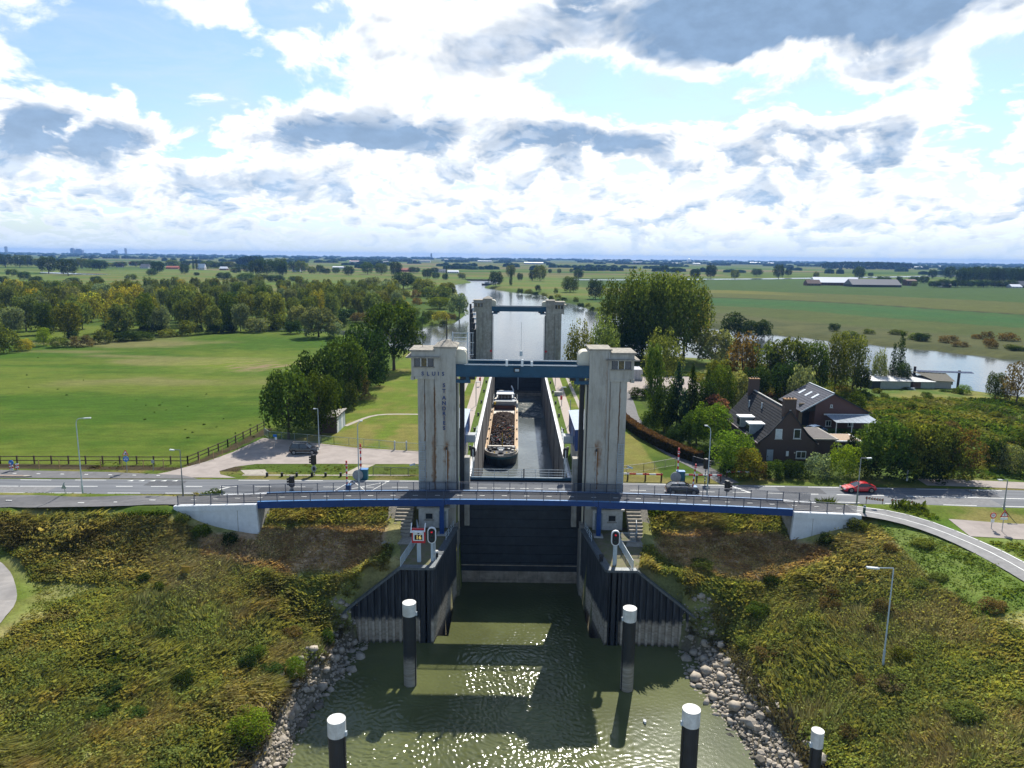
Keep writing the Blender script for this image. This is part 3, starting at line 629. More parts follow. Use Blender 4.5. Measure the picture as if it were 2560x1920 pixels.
for sx in (-1, 1):
    x0 = XC+sx*9.6; ribbon('quay_path', [(x0, 98), (x0+sx*.3, 214)], 1.9, mat('quay_slab_paving', (.36, .30, .25), .95, var=.1, scale=2), .03)
    ribbon('cable_duct_strip', [(XC+sx*13.1, 112), (XC+sx*12.6, 205)], .8, PATHC, .028)
# cycle paths on both sides of the footbridge
cpL, cl_ = ribbon('cycle_path', [(-160, 80.6), (-100, 82.0), (-75, 82.5), (-60, 82.9), (-48, 83.3), (-39.9, 83.4)], 3.1, ASPH2, .06, zf=lambda x, y: max(hz(x, y)+.03, float(np.interp(x, [-100, -75, -50, -40], [.35, .55, 1.0, 1.32]))))
for k, x in enumerate(np.arange(-74, -41, 4.3)): MB().obox((x, float(np.interp(x, [-75, -60, -40], [82.4, 82.85, 83.35])), max(hz(x, 82.9)+.03, float(np.interp(x, [-75, -50, -40], [.55, 1.0, 1.32])))+.07), (.75, .14, .012)).build('path_stud', LINE, cpL)
def zr(x, y): return float(np.interp(x+(84-y)*.5, [40, 44, 50, 56], [1.34, 1.05, .62, .35]))
CR = [(40.5, 83.4), (44.5, 82.9), (48.2, 80.2), (50.4, 75.8), (51.4, 70), (51.6, 60), (51.2, 45)]
cpR, cr_ = ribbon('cycle_path', CR, 3.5, mat('pale_cycle_path_asphalt', (.215, .21, .205), .92, var=.14, scale=.9, bump=.12, bscale=30), .07, zf=lambda x, y: max(zr(x, y), hz(x, y)))
mb = MB(); mb2 = MB()
for m_, off in ((mb, 0.), (mb2, 1.55)):
    for i in range(len(cr_)-1):
        d = (cr_[i+1]-cr_[i]).normalized(); n_ = Vector((-d.y, d.x))
        a, b = cr_[i]+n_*off, cr_[i+1]+n_*off
        m_.bar((a.x, a.y, max(zr(a.x, a.y), hz(a.x, a.y))+.085), (b.x, b.y, max(zr(b.x, b.y), hz(b.x, b.y))+.085), .13, .01)
mb.build('centre_line', LINE, cpR); mb2.build('edge_line', LINE, cpR)
ribbon('side_road', [(51.5, 79.5), (58, 79.2), (75, 80.5), (120, 83)], 4.6, PAVE, .045, zf=lambda x, y: max(hz(x, y), .15))
# lane behind the hedge and yard beyond
ribbon('lane', [(30.2, 97.0), (28.6, 103), (25.6, 112), (23.4, 124), (22.8, 138), (24.2, 152), (25.2, 166)], 2.9, ASPH2, .03)
sheet('yard', [(20, 161), (40, 163), (52, 168), (52, 190), (20, 187)], PAVE, .02)
ribbon('farm_track', [(58, 99.0), (66, 98.6), (80, 97), (120, 92)], 3.2, PAVE, .03)
ribbon('curved_road', [(-75, 77.5), (-63, 74.3), (-55.6, 69.4), (-51.6, 64.5), (-50.4, 59.8), (-51.4, 55.2), (-56.5, 49), (-70, 42)], 6.2, mat('worn_grey_concrete_road', (.27, .25, .23), .95, var=.16, scale=.5), .05, zf=lambda x, y: hz(x, y)+.12, step=.8)
# ------------------------------------------------------------------ letters
def letter(ch, x, y, z, size, m_, parent, extrude=.03, rx=pi/2, rz=0., name='letter', align='CENTER'):
    cu = bpy.data.curves.new(name, 'FONT'); cu.body = ch; cu.size = size; cu.extrude = extrude; cu.offset = .012 if size > .5 else 0; cu.align_x = align; cu.align_y = 'CENTER'; cu.resolution_u = 3
    tmp = bpy.data.objects.new('tmp', cu); COL.objects.link(tmp); dg = bpy.context.evaluated_depsgraph_get()
    me = bpy.data.meshes.new_from_object(tmp.evaluated_get(dg)); bpy.data.objects.remove(tmp); me.materials.clear(); me.materials.append(m_)
    o = link(name, me, parent); org = ORG.get(parent.name, Vector((0, 0, 0))) if parent else Vector((0, 0, 0))
    o.location = Vector((x, y, z))-org; o.rotation_euler = (rx, 0, rz); return o
# ------------------------------------------------------------------ lift towers
def tower(xi, sg, y0, zt, label, letters=False, near=True, zb=-3.0):
    T = thing('lift_tower', label, 'tower', (xi+sg*2.3, y0+2.1, zb), group='concrete lift towers of the lock')
    X = lambda u: xi+sg*u
    def bx(mb, u0, u1, y0_, y1_, z0, z1): return mb.box(min(X(u0), X(u1)), max(X(u0), X(u1)), y0_, y1_, z0, z1)
    rust = None
    if near and sg < 0: rust = [(X(2.56), .20, -1, 15.4, 1.), (X(3.78), .15, -1, 14.5, .95), (X(1.05), .30, -1, 8.4, 1.), (X(2.75), .35, 2.5, 9., .75), (X(1.15), .5, 5.5, 8.3, .8), (X(1.4), .3, 8.5, 16, .35)]
    elif near: rust = [(X(1.25), .26, 1, 8.5, .95), (X(1.35), .6, 5.5, 8.8, .8), (X(3.78), .14, 0, 15.5, .85), (X(2.6), .12, 0, 15, .6), (X(2.2), .3, 9, 19, .3)]
    cm = mat('tower_concrete_'+str(round(xi))+str(round(y0)), (.46, .435, .385), .88, var=.18, scale=.9, bump=.28, bscale=7, streak=.8, rust=rust) if near else CONC
    H = zt; cb = zt-3.65
    bx(MB(), 0, 2.55, y0, y0+4.3, zb, H-.16).build('main_shaft', cm, T)
    bx(MB(), 2.62, 3.74, y0+.14, y0+4.2, zb, cb+.2).build('side_shaft_panel', cm, T)
    bx(MB(), 3.81, 4.62, y0+.14, y0+4.2, zb, cb+.2).build('side_shaft_panel', cm, T)
    bx(MB(), 2.5, 4.5, y0+.6, y0+4.0, zb, cb).build('side_shaft_core', CONC, T)
    for zz in (3.6, 8.0): # pour joints, slightly recessed bands
        bx(MB(), -.012, 2.562, y0-.012, y0+.3, zz, zz+.06).build('pour_joint', CONC, T)
    if near:
        for u0_, u1_, yy_ in ((.03, 2.5, y0-.008), (2.66, 3.70, y0+.132), (3.85, 4.58, y0+.132)): bx(MB(), u0_, u1_, yy_, yy_+.1, .1, 3.25 if sg < 0 else 2.7).build('repainted_patch', mat('repainted_concrete', (.50, .52, .54), .85, var=.12, scale=1.5, streak=.7, rust=[(X(2.56), .16, -1, 15, 1.), (X(1.05), .28, -1, 8.2, 1.), (X(3.78), .12, -1, 9, .9)] if sg < 0 else None), T)
    mb = MB(); bx(mb, -.12, 2.67, y0-.12, y0+4.42, H-.16, H)
    a, b, c_ = X(-.12), X(2.67), X(1.2)
    if sg < 0: mb.add([(a, y0-.12, H), (b, y0-.12, H), (b, y0+4.42, H), (a, y0+4.42, H), (c_, y0+2.1, H+.75)], [(0, 1, 4), (1, 2, 4), (2, 3, 4), (3, 0, 4)])
    mb.build('roof', ROOFC, T)
    # machine cabin
    cz = H-.4
    cab = bx(MB(), 2.551, 5.35, y0+.002, y0+4.5, cb, cz-.2); cabo = cab.build('cabin', cm, T)
    bx(MB(), 2.56, 5.6, y0-.15, y0+4.7, cz-.2, cz).build('cabin_roof', ROOFC, T)
    bx(MB(), 1.95, 5.95, y0-.5, y0+.0, cz-.95, cz-.80).build('canopy', ROOFC, T)
    bx(MB(), 5.35, 5.95, y0+.0, y0+4.6, cz-.95, cz-.80).build('side_canopy', ROOFC, T)
    bx(MB(), 5.0, 5.45, y0+.05, y0+.6, cb-.42, cb).build('corner_bracket', cm, T)
    bx(MB(), 2.56, 4.9, y0-.05, y0+.3, cb-.3, cb).build('cabin_ledge', cm, T)
    u0, u1, z0, z1 = 2.66, 4.98, cz-2.02, cz-.97
    fr = bx(MB(), u0, u1, y0-.03, y0+.01, z0, z1).build('window', DARK, T)
    for k in range(3):
        a_, b_ = u0+.08+k*(u1-u0-.08)/3, u0+(k+1)*(u1-u0-.08)/3
        bx(MB(), a_, b_, y0-.05, y0-.02, z0+.06, z1-.04).build('pane', GLASS if k != 1 else mat('window_with_yellow_machinery', (.10, .075, .02), .3, var=.8, scale=6), fr)
        if k: bx(MB(), a_-.09, a_-.02, y0-.075, y0-.01, z0+.02, z1).build('mullion', WHITE, fr)
    bx(MB(), u0-.12, u1+.12, y0-.16, y0+.0, z0-.12, z0-.001).build('sill', ROOFC, T)
    if near:
        bx(MB(), 5.351, 5.37, y0+.8, y0+3.6, z0, z1).build('side_window', GLASS, T)
    # rounded sheave housing on the inner side
    pr = [(X(0), 18.0-20.25+H), (X(-1.25), 18.0-20.25+H), (X(-1.25), 19.1-20.25+H)]
    for k in range(1, 7): pr.append((X(-1.25+.75*(1-cos(k*pi/12))), 19.1-20.25+H+.75*sin(k*pi/12)))
    pr.append((X(0), 19.85-20.25+H))
    MB().ext(pr if sg < 0 else pr[::-1], 'y', y0+.9, y0+3.4).build('sheave_housing', CREAM, T)
    # guide rails and slots on the inner face
    bx(MB(), -.14, -.002, y0+1.0, y0+1.5, zb, H-4.6).build('recess', DARK, T)
    bx(MB(), -.34, -.14, y0+1.0, y0+1.35, zb, H-4.6).build('guide_rail', CREAM if near else PIPE, T)
    bx(MB(), -.9, -.36, y0+1.5, y0+2.6, zb, H-4.6 if near else H-5).build('guide_slot', BLACK, T) if near else MB().tube([(X(-.5), y0+1.2, zb), (X(-.5), y0+1.2, H-5)], .05, 6).build('hoist_rope', DARK, T)
    if near:
        bx(MB(), -1.55, -.9, y0+2.0, y0+3.2, zb, 6.0).build('guide_jamb', CONC, T)
        # caged ladder on the outer edge
        lad = MB(); ux0, ux1 = 3.78, 4.42
        for u in (ux0, ux1): lad.bar((X(u), y0-.12, .2), (X(u), y0-.12, 8.6), .05)
        for k in range(28): lad.bar((X(ux0), y0-.12, .4+k*.3), (X(ux1), y0-.12, .4+k*.3), .028)
        ld = lad.build('ladder', PALERAIL, T)
        cg = MB()
        for k in range(6):
            z_ = 2.6+k*1.2
            cg.tube([(X(4.1-.4*cos(a)), y0-.1-.62*sin(a), z_) for a in np.linspace(0, pi, 9)], .022, 4)
        for a in np.linspace(.3, pi-.3, 5): cg.bar((X(4.1-.4*cos(a)), y0-.1-.62*sin(a), 2.6), (X(4.1-.4*cos(a)), y0-.1-.62*sin(a), 8.6), .022)
        cg.build('ladder_cage', PALERAIL, ld)
        cm_ = MB().tube([(X(4.62), y0+.5, 5.3), (X(5.25), y0+.3, 5.3)], .04, 6).build('camera_arm', PALERAIL, T)
        MB().obox((X(5.4), y0+.25, 5.5), (.75, .2, .22), rz=.5*sg, ry=.35*sg).build('camera', PALERAIL, cm_)
        MB().tube([(X(1.15), y0-.06, zb+.6), (X(1.15), y0-.06, 7.6)], .055, 6).build('standpipe', PIPE, T)
        MB().obox((X(1.15), y0-.06, 7.7), (.22, .2, .3)).build('vent_cap', DARK, T)
    if sg > 0 and near: MB().tube([(X(2.32), y0-.07, zb), (X(2.32), y0-.07, H-.4)], .06, 6).build('downpipe', CONC2, T)
    if not near:
        if sg > 0: MB().tube([(X(2.9), y0-.3, zb), (X(2.9), y0-.3, 10)], .05, 6).build('aerial_mast', STEEL, T)
        MB().disc((X(.15), y0-.12, 3.1), .35, .12, n=12).build('red_disc_sign', RED, T)
    if letters:
        for ch, u in zip('SLUIS', (3.98, 3.33, 2.66, 2.08, 1.52)): letter(ch, X(u), y0-.035, 16.95, .66, LETTER, T)
        for ch, z_ in zip('STANDRIES', (15.55, 14.85, 14.02, 13.35, 12.68, 12.06, 11.5, 10.9, 10.25)): letter(ch, X(1.42), y0-.035, z_, .66, LETTER, T)
    return T
Y0, Y2 = 85.6, 214.0
TLn = tower(-7.25, -1, Y0, 20.25, 'near left concrete lift tower lettered in blue down its front', True)
TRn = tower(8.85, 1, Y0, 20.2, 'near right concrete lift tower without lettering, white downpipe on its face')
TLf = tower(-7.4, -1, Y2, 18.6, 'far left concrete lift tower beside the row of mooring piles', near=False)
TRf = tower(8.75, 1, Y2, 18.3, 'far right concrete lift tower standing by the weeping willows', near=False)
# radio mast on the near left tower's roof
rm = thing('radio_mast', 'dark aerial mast standing on the roof of the lettered tower', 'aerial', (-8.5, Y0+2.1, 21))
MB().tube([(-8.5, Y0+2.1, 20.9), (-8.5, Y0+2.1, 23.6)], [.09, .04], 6).build('mast', DARK, rm)
for z_, a in ((23.2, .9), (22.7, 1.3)): MB().bar((-8.5-a, Y0+2.1, z_), (-8.5+a, Y0+2.1, z_), .04).build('crossarm', DARK, rm)
for k in range(5): MB().bar((-9.5+k*.5, Y0+2.1, 23.2-.3), (-9.5+k*.5, Y0+2.1, 23.2+.35), .03).build('dipole', DARK, rm)
for a in (-1.1, 1.1): MB().bar((-8.5, Y0+2.1, 21.6), (-8.5+a, Y0+1.2, 20.35), .03).build('stay', DARK, rm)
wr = thing('whip_aerial', 'thin whip aerial on the cabin roof of the lettered tower', 'aerial', (-11.6, Y0+3, 19.8)); MB().tube([(-11.6, Y0+3, 19.8), (-11.6, Y0+3, 22.9)], .03, 5).build('whip', DARK, wr)
# ------------------------------------------------------------------ blue bridge girders between the towers
def girder(x0, x1, y0, zb_, zt, label, near):
    G = thing('gantry_girder', label, 'girder', (XC, y0, zb_))
    n = 6; w_ = (x1-x0)/n
    for k in range(n):
        MB().box(x0+k*w_+.02, x0+(k+1)*w_-.02, y0, y0+.35, zb_+.06, zt-.06).build('web_panel', BLUE, G)
        if k: MB().box(x0+k*w_-.06, x0+k*w_+.06, y0-.05, y0+.4, zb_+.06, zt-.06).build('stiffener', BLUE, G)
    for z0, z1 in ((zb_, zb_+.06), (zt-.06, zt)): MB().box(x0, x1, y0-.12, y0+.5, z0, z1).build('flange', BLUE, G)
    yb = y0+3.9
    MB().box(x0+.6, x1-.6, yb, yb+.35, zb_, zt).build('rear_beam', BLUE, G)
    MB().box(x0+.6, x1-.6, y0+.52, yb-.02, zt-1.0, zt-.9).build('walkway', DARK, G)
    if near:
        for z_, yy in ((zt+.06, y0+.2), (zt+.42, y0+1.6)): MB().tube([(x0+1.3, yy, z_), (x1-1.3, yy, z_)], .04, 6).build('handrail', PALERAIL, G)
        cage = MB()
        def zp(v): return aty(1100, 820+v/6.506, y0+2.5).z
        def xp(u): return aty(1000+u/6.506, 850, y0+2.5).x
        for u in (858, 1100): cage.bar((xp(u), y0+2.5, zp(600) if u > 1000 else zp(215)), (xp(u), y0+2.5, zp(60)), .13)
        for v in (78, 150, 212): cage.bar((xp(858), y0+2.5, zp(v)), (xp(1100), y0+2.5, zp(v)), .07)
        for u in (1140, 1185): cage.bar((xp(u), y0+2.5, zp(420)), (xp(u), y0+2.5, zp(75)), .05)
        for v in (72, 230, 425): cage.bar((xp(1100), y0+2.5, zp(v)), (xp(1200), y0+2.5, zp(v)), .05)
        cage.build('access_ladder_frame', PALERAIL, G)
        for xx, h in ((-1.1, 1.0), (.75, 1.1), (1.9, .8)):
            MB().obox((xx, y0-.15, zt+.05+h/4), (.28, .25, h*.75)).build('sensor_box', WHITE, G)
        MB().tube([(.6, y0+.3, zt+.5), (.6, y0+.3, zt+5.2)], .022, 5).build('whip_aerial', STEEL, G); MB().cyl((.6, y0+.3), .18, zt+1.1, zt+1.7, 8).build('navigation_light', PALERAIL, G)
        MB().obox((.1, y0-.22, zt-.55), (.72, .2, .5)).build('floodlight', BLACK, G); MB().obox((.14, y0-.34, zt-.55), (.5, .05, .3)).build('floodlight_lens', PALERAIL, G)
        for xx in (-5.6, 1.3, 7.2): MB().obox((xx, y0+2, zt-.75), (.55, .4, .45)).build('junction_box', PALERAIL, G)
    else:
        for xx in (.2, 1.4): MB().tube([(xx, y0+.2, zt), (xx, y0+.2, zt+.7)], .05, 5).build('aerial', STEEL, G)
    for sx, xx in ((1, x0), (-1, x1)):
        b = MB().box(min(xx, xx+sx*1.75), max(xx, xx+sx*1.75), y0+.1, y0+.9, zb_-.82, zb_-.42).build('bearing_bracket', BLUE, G)
        MB().box(min(xx+sx*.5, xx+sx*2.3), max(xx+sx*.5, xx+sx*2.3), y0+.2, y0+.8, zb_-.4, zb_-.02).build('rope_sheave_block', BLACK, b)
        MB().box(min(xx+sx*1.2, xx+sx*1.6), max(xx+sx*1.2, xx+sx*1.6), y0+.15, y0+.25, zb_-.44, zb_-.02).build('bracket_rib', BLUE, b)
    return G
girder(-7.25, 8.85, Y0+.1, 16.65, 18.1, 'wide blue girder between the near pair of towers, carrying sensors', True)
girder(-7.4, 8.75, Y2+.1, 14.9, 16.35, 'smaller blue girder between the far pair of towers', False)
# ------------------------------------------------------------------ lift gates
def gate(x0, x1, y, z0, z1, label, rows, cols, stain):
    G = thing('lift_gate', label, 'lock gate', ((x0+x1)/2, y, z0))
    MB().box(x0, x1, y+.12, y+.7, z0, z1).build('frame', BLACK, G)
    for i in range(rows):
        za, zb_ = z0+(z1-z0)*i/rows, z0+(z1-z0)*(i+1)/rows
        for k in range(cols):
            xa, xb = x0+(x1-x0)*k/cols, x0+(x1-x0)*(k+1)/cols
            MB().box(xa+.012, xb-.012, y+.012*((i+k) % 2), y+.119, za+.02, zb_-.02).build('plate', GATEST if zb_ < stain else GATE, G)
    for zz in np.linspace(z0, stain, 5)[1:]: MB().box(x0, x1, y-.05, y-.002, zz-.06, zz+.06).build('silt_ledge', GATEST, G)
    return G
gate(-6.95, 8.25, 88.2, -13, .1, 'dark near lift gate below the footbridge, silt stained at its foot', 11, 6, -8.6)
fg = gate(-6.9, 8.2, Y2+2.2, -13, -.6, 'far lift gate closing the head of the lock chamber behind the barge', 8, 4, -9.5)
MB().box(.55, .85, Y2+2.0, Y2+2.14, -9, .2).build('level_gauge_strip', PALERAIL, fg)
# ------------------------------------------------------------------ chamber walls
CHW = mat('old_chamber_concrete', (.135, .125, .115), .92, var=.3, scale=.5, bump=.4, bscale=3, streak=.8)
for sx, xw, lab in ((-1, CH_X0, 'left chamber wall of the lock with white coping'), (1, CH_X1, 'right chamber wall of the lock with white coping')):
    Wt = thing('chamber_wall', lab, 'lock wall', (xw, 96, 0))
    L0 = 97.2
    for k in range(10):
        ya, yb = L0+k*12.0, L0+(k+1)*12.0
        yb = min(yb, Y2+1.5)
        MB().box(min(xw, xw+sx*1.6), max(xw, xw+sx*1.6), ya+.02, yb-.02, -13.2, -.06).build('wall_block', CHW, Wt)
    for k in range(20):
        ya = L0+k*5.9; yb = min(ya+5.88, Y2+1.5)
        MB().box(min(xw-sx*.08, xw+sx*.24), max(xw-sx*.08, xw+sx*.24), ya, yb, -.055, .10).build('coping_plate', WHITE, Wt)
    MB().box(min(xw+sx*.245, xw+sx*.55), max(xw+sx*.245, xw+sx*.55), L0, Y2+1, -.05, .05).build('coping_strip', CONC2, Wt); MB().box(min(xw+sx*.551, xw+sx*1.78), max(xw+sx*.551, xw+sx*1.78), L0, Y2+1, -.055, .012).build('grass_strip', mat('quay_grass', (.075, .115, .018), 1., var=.35, scale=2.5, spec=.05, bump=.6), Wt)
    for k in range(7):
        ld = MB(); yy = 104+k*16
        for d in (-.2, .2): ld.bar((xw-sx*.06, yy+d, -11.5), (xw-sx*.06, yy+d, -.1), .05)
        for q in range(36): ld.bar((xw-sx*.06, yy-.2, -11.3+q*.31), (xw-sx*.06, yy+.2, -11.3+q*.31), .03)
        ld.build('recessed_ladder', DARK, Wt)
    for k in range(9):
        b = thing('mooring_bollard', 'black mooring bollard on the edge of the %s lock quay' % ('left' if sx < 0 else 'right'), 'bollard', (xw+sx*.95, 101+k*12.5, .05), group='bollards along the %s quay' % ('left' if sx < 0 else 'right')) if k == 0 else copy_tree(b, (xw+sx*.95, 101+k*12.5, .05))
        if k == 0:
            MB().cyl((xw+sx*.95, 101), .17, .05, .45, 10).build('post', BLACK, b); MB().cyl((xw+sx*.95, 101), .27, .45, .62, 10, .2).build('cap', BLACK, b)
# side walls inside the gate recess and the road bridge seat
for sx, xw, lab in ((-1, -6.95, 'left concrete pier under the road bridge'), (1, 8.25, 'right concrete pier under the road bridge')):
    Wt = thing('bridge_pier', lab, 'pier', (xw, 92, -13))
    MB().box(min(xw, xw+sx*2.2), max(xw, xw+sx*2.2), 89.0, 97.15, -13.2, -.35).build('pier_wall', CHW, Wt)
    MB().box(min(xw-sx*.0, xw+sx*.5), max(xw, xw+sx*.5), 84.8, 88.15, -13.2, -2.0).build('abutment_strip', CONC, Wt)
# ------------------------------------------------------------------ sheet pile walls
PILE = mat('tarred_sheet_pile', (.030, .034, .040), .6, var=.3, scale=1.1, streak=.2)
def pile_mat():
    m_ = bpy.data.materials.new('sheet_pile_with_tide_mark'); m_.use_nodes = True; t = NT(m_.node_tree)
    P = t.n('ShaderNodeNewGeometry').outputs['Position']; px, py, pz = t.sep(P)
    wob = t.m('MULTIPLY', t.m('SUBTRACT', t.noise(P, 1.6, 4), .5), 1.1)
    f = t.ramp(t.m('ADD', pz, wob), -8.6, -7.9, 1., 0.)
    silt = t.mix(t.ramp(t.noise(t.v('MULTIPLY', P, (1, 1, 4)), .9, 5, .6), .3, .7), (.30, .25, .19), (.50, .44, .36))
    tar = t.mix(t.ramp(t.noise(t.v('MULTIPLY', P, (2, 2, .3)), 1.2, 5), .35, .7), (.016, .019, .025), (.045, .05, .058))
    edge = t.ramp(pz, -10.95, -10.6, .35, 1.)
    c = t.mix(f, tar, t.mix(1., silt, t.xyz(edge, edge, edge), 'MULTIPLY'))
    p = t.n('ShaderNodeBsdfPrincipled'); t.put(p.inputs['Base Color'], c); p.inputs['Roughness'].default_value = .68
    b = t.n('ShaderNodeBump'); b.inputs['Strength'].default_value = .3; t.put(b.inputs['Height'], t.noise(P, 7, 4)); t.nt.links.new(b.outputs[0], p.inputs['Normal'])
    o = t.n('ShaderNodeOutputMaterial'); t.nt.links.new(p.outputs[0], o.inputs[0]); return m_
PILEM = pile_mat()
def pile_run(W_, a, b, za, zb_, n, back):
    """n trough shaped piles from a to b (plan), tops running from za to zb_; back = plan normal pointing into the bank"""
    a, b = Vector((*a, 0)), Vector((*b, 0)); d = (b-a)/n; bk = Vector((*back, 0)).normalized()
    for k in range(n):
        p0 = a+d*k; t0, t1 = za+(zb_-za)*k/n, za+(zb_-za)*(k+1)/n; depth = .34
        prof = [(0., 0.), (.30, 0.), (.42, depth), (.88, depth), (1., 0.)]
        vs = []; m_ = len(prof)
        for s_, dd in prof:
            q = p0+d*s_+bk*dd; tz = t0+(t1-t0)*s_; vs += [(q.x, q.y, -13.), (q.x, q.y, tz)]
        fs = [(2*i, 2*i+2, 2*i+3, 2*i+1) for i in range(m_-1)]
        MB().add(vs, fs).build('sheet_pile', PILEM, W_)
    nb = max(2, n//6)
    for k in range(nb):
        p0, p1 = a.lerp(b, k/nb), a.lerp(b, (k+1)/nb-.004); t0, t1 = za+(zb_-za)*k/nb, za+(zb_-za)*(k+1)/nb
        f_, r_ = -bk*.14, bk*.62
        MB().prism([((p0+f_).x, (p0+f_).y), ((p1+f_).x, (p1+f_).y), ((p1+r_).x, (p1+r_).y), ((p0+r_).x, (p0+r_).y)], [t0-.12, t1-.12, t1-.12, t0-.12], [t0+.16, t1+.16, t1+.16, t0+.16]).build('capping_beam', CAPM, W_)
    q = [a+bk*.36, b+bk*.36, b+bk*1.5, a+bk*1.5]
    MB().prism([(p.x, p.y) for p in q], -13, [za-.14, zb_-.14, zb_-.14, za-.14]).build('backing', DARK, W_)
CAPM = mat('capping_steel', (.10, .115, .125), .5, var=.25, metal=.2)
SL = thing('sheet_pile_wall', 'left sheet pile wall of the lock approach with pale tide mark', 'retaining wall', (-8.5, 73, -13))
pile_run(SL, (-7.0, 84.6), (-8.65, 73.0), -2.15, -2.3, 22, (-1, 0))
pile_run(SL, (-8.65, 73.0), (-12.2, 73.0), -2.3, -2.3, 5, (0, 1)); pile_run(SL, (-12.2, 73.0), (-19.6, 72.6), -2.3, -8.3, 10, (0, 1))
SR = thing('sheet_pile_wall', 'right sheet pile wall of the lock approach with pale tide mark', 'retaining wall', (10, 73, -13))
pile_run(SR, (10.05, 73.0), (8.35, 84.6), -2.3, -2.15, 22, (1, 0))
pile_run(SR, (13.3, 73.0), (10.05, 73.0), -2.3, -2.3, 5, (0, 1)); pile_run(SR, (21.3, 72.6), (13.3, 73.0), -8.6, -2.3, 11, (0, 1))
# quay platforms behind the piles
QUAY = mat('mossy_quay_paving', (.23, .185, .13), .95, var=.25, scale=1.3, col2=(.12, .13, .045), bump=.3)
for pl, lab in ((PLAT_L, 'left'), (PLAT_R, 'right')):
    sx = -1 if lab == 'left' else 1
    if sx < 0: poly = [(-12.3, 73.4), (-9.1, 73.4), (-7.6, 84.6), (-7.3, 85.55), (-13.4, 85.55), (-13.3, 80)]
    else: poly = [(13.5, 73.4), (15.2, 80), (15.3, 85.55), (8.9, 85.55), (8.95, 84.6), (10.5, 73.4)]
    MB().prism(poly, -3.2, -2.25).build('quay_platform', QUAY, kind='structure')
# ------------------------------------------------------------------ pump rooms at the tower feet
for sx, xi in ((-1, -7.25), (1, 8.85)):
    X = lambda u: xi+sx*u
    R_ = thing('pump_room', 'white walled pump room with grey door at the foot of the %s near tower' % ('left' if sx < 0 else 'right'), 'pump room', (X(2.5), 85, -2.25))
    a, b = sorted((X(.9), X(4.55))); MB().box(a, b, 84.75, 85.59, -2.25, .25).build('wall', mat('whitewashed_wall', (.5, .5, .49), .85, var=.15, streak=.4), R_)
    a, b = sorted((X(.7), X(4.75))); MB().box(a, b, 84.55, 85.58, .25, .45).build('roof', CONC2, R_)
    a, b = sorted((X(1.15), X(2.05))); dr = MB().box(a, b, 84.69, 84.748, -2.2, -.05).build('door', mat('grey_blue_door', (.17, .21, .245), .6, var=.2), R_)
    MB().obox((X(1.3), 84.66, -1.1), (.06, .06, .2)).build('handle', STEEL, dr)
    MB().obox((X(1.6), 84.67, -.5), (.3, .02, .24)).build('notice', PALERAIL, dr)
    a, b = sorted((X(2.75), X(3.75))); wn = MB().box(a, b, 84.70, 84.748, -1.15, -.3).build('window', CONC2, R_)
    MB().box(a+.09, b-.09, 84.66, 84.70, -1.06, -.39).build('pane', GLASS, wn); MB().box(a-.1, b+.1, 84.6, 84.745, -1.28, -1.16).build('sill', CONC, wn)
# stairs down the bank beside each tower
STEP = mat('stair_concrete', (.30, .27, .22), .9, var=.2)
for sx, x0, x1 in ((-1, -14.6, -12.5), (1, 13.95, 15.7)):
    S_ = thing('stairs', 'concrete stairs down the bank beside the %s near tower' % ('left' if sx < 0 else 'right'), 'stairs', (x0, 82, -2.2))
    for k in range(9):
        z1 = -2.15+(k+1)*.26; MB().box(x0, x1, 81.6+k*.52, 81.6+(k+1)*.52+.1, z1-.9, z1).build('step', STEP, S_)
    o = x0-.75 if sx < 0 else x1+.02
    MB().ext([(81.4, -2.3), (86.4, .25), (86.4, -.3), (81.4, -2.9)], 'x', o-.3, o+.9).build('cobbled_side_slope', mat('rough_cobbles', (.23, .21, .17), .95, var=.4, scale=6, bump=.8, bscale=9), S_)
    MB().prism([(x0-.9, 79.6), (x1+.6, 79.4), (x1+.4, 81.58), (x0-.3, 81.58)], -2.9, -2.2).build('landing', STEP, S_)
# ------------------------------------------------------------------ road bridge
B_ = thing('road_bridge', 'grey road bridge crossing the lock between the near towers with blue rear beam', 'bridge', (XC, 93, -.3))
MB().prism([(-7.28, yn(-7)), (8.83, yn(8)), (8.83, yf(8)), (-7.28, yf(-7))], -.6, .04).build('deck', ASPH, B_)
MB().box(-6.4, 8.2, yn(0)-.35, yn(0)-.02, -.4, .2).build('front_beam', BLUE, B_); MB().box(-7.0, 8.6, yf(0)+.02, yf(0)+.42, -.5, .55).build('rear_beam', BLUE, B_)
MB().box(-6.9, 8.5, yf(0)-.28, yf(0)+.0, .05, .2).build('kerb', BLACK, B_)
k = 0
for x in np.arange(-6.8, 8.4, 1.9):
    MB().box(x, x+1.15, yn(0)+3.05, yn(0)+3.2, .045, .052).build('centre_line', LINE, B_); MB().box(x, x+1.7, yn(0)+.3, yn(0)+.42, .045, .052).build('edge_line', LINE, B_)
for x in (-6.7,): MB().poly([(x, yn(0)+.3, .06), (x+.25, yn(0)+3.4, .06), (x+.55, yn(0)+3.4, .06), (x+.1, yn(0)+.3, .06)]).build('end_marking', LINE, B_)
gr = MB()
for x in np.arange(-6.6, 8.6, 1.9): gr.bar((x, yf(0)+.3, .5), (x, yf(0)+.3, 1.65), .05)
gr.build('railing_posts', PALERAIL, B_)
for z_ in (.9, 1.28, 1.66): MB().tube([(-6.9, yf(0)+.3, z_), (8.5, yf(0)+.3, z_)], .032, 6).build('railing_bar', PALERAIL, B_)
MB().bar((1.3, yf(0)+.3, .5), (1.3, yf(0)+.3, 1.8), .16).build('gate_post', DARK, B_)
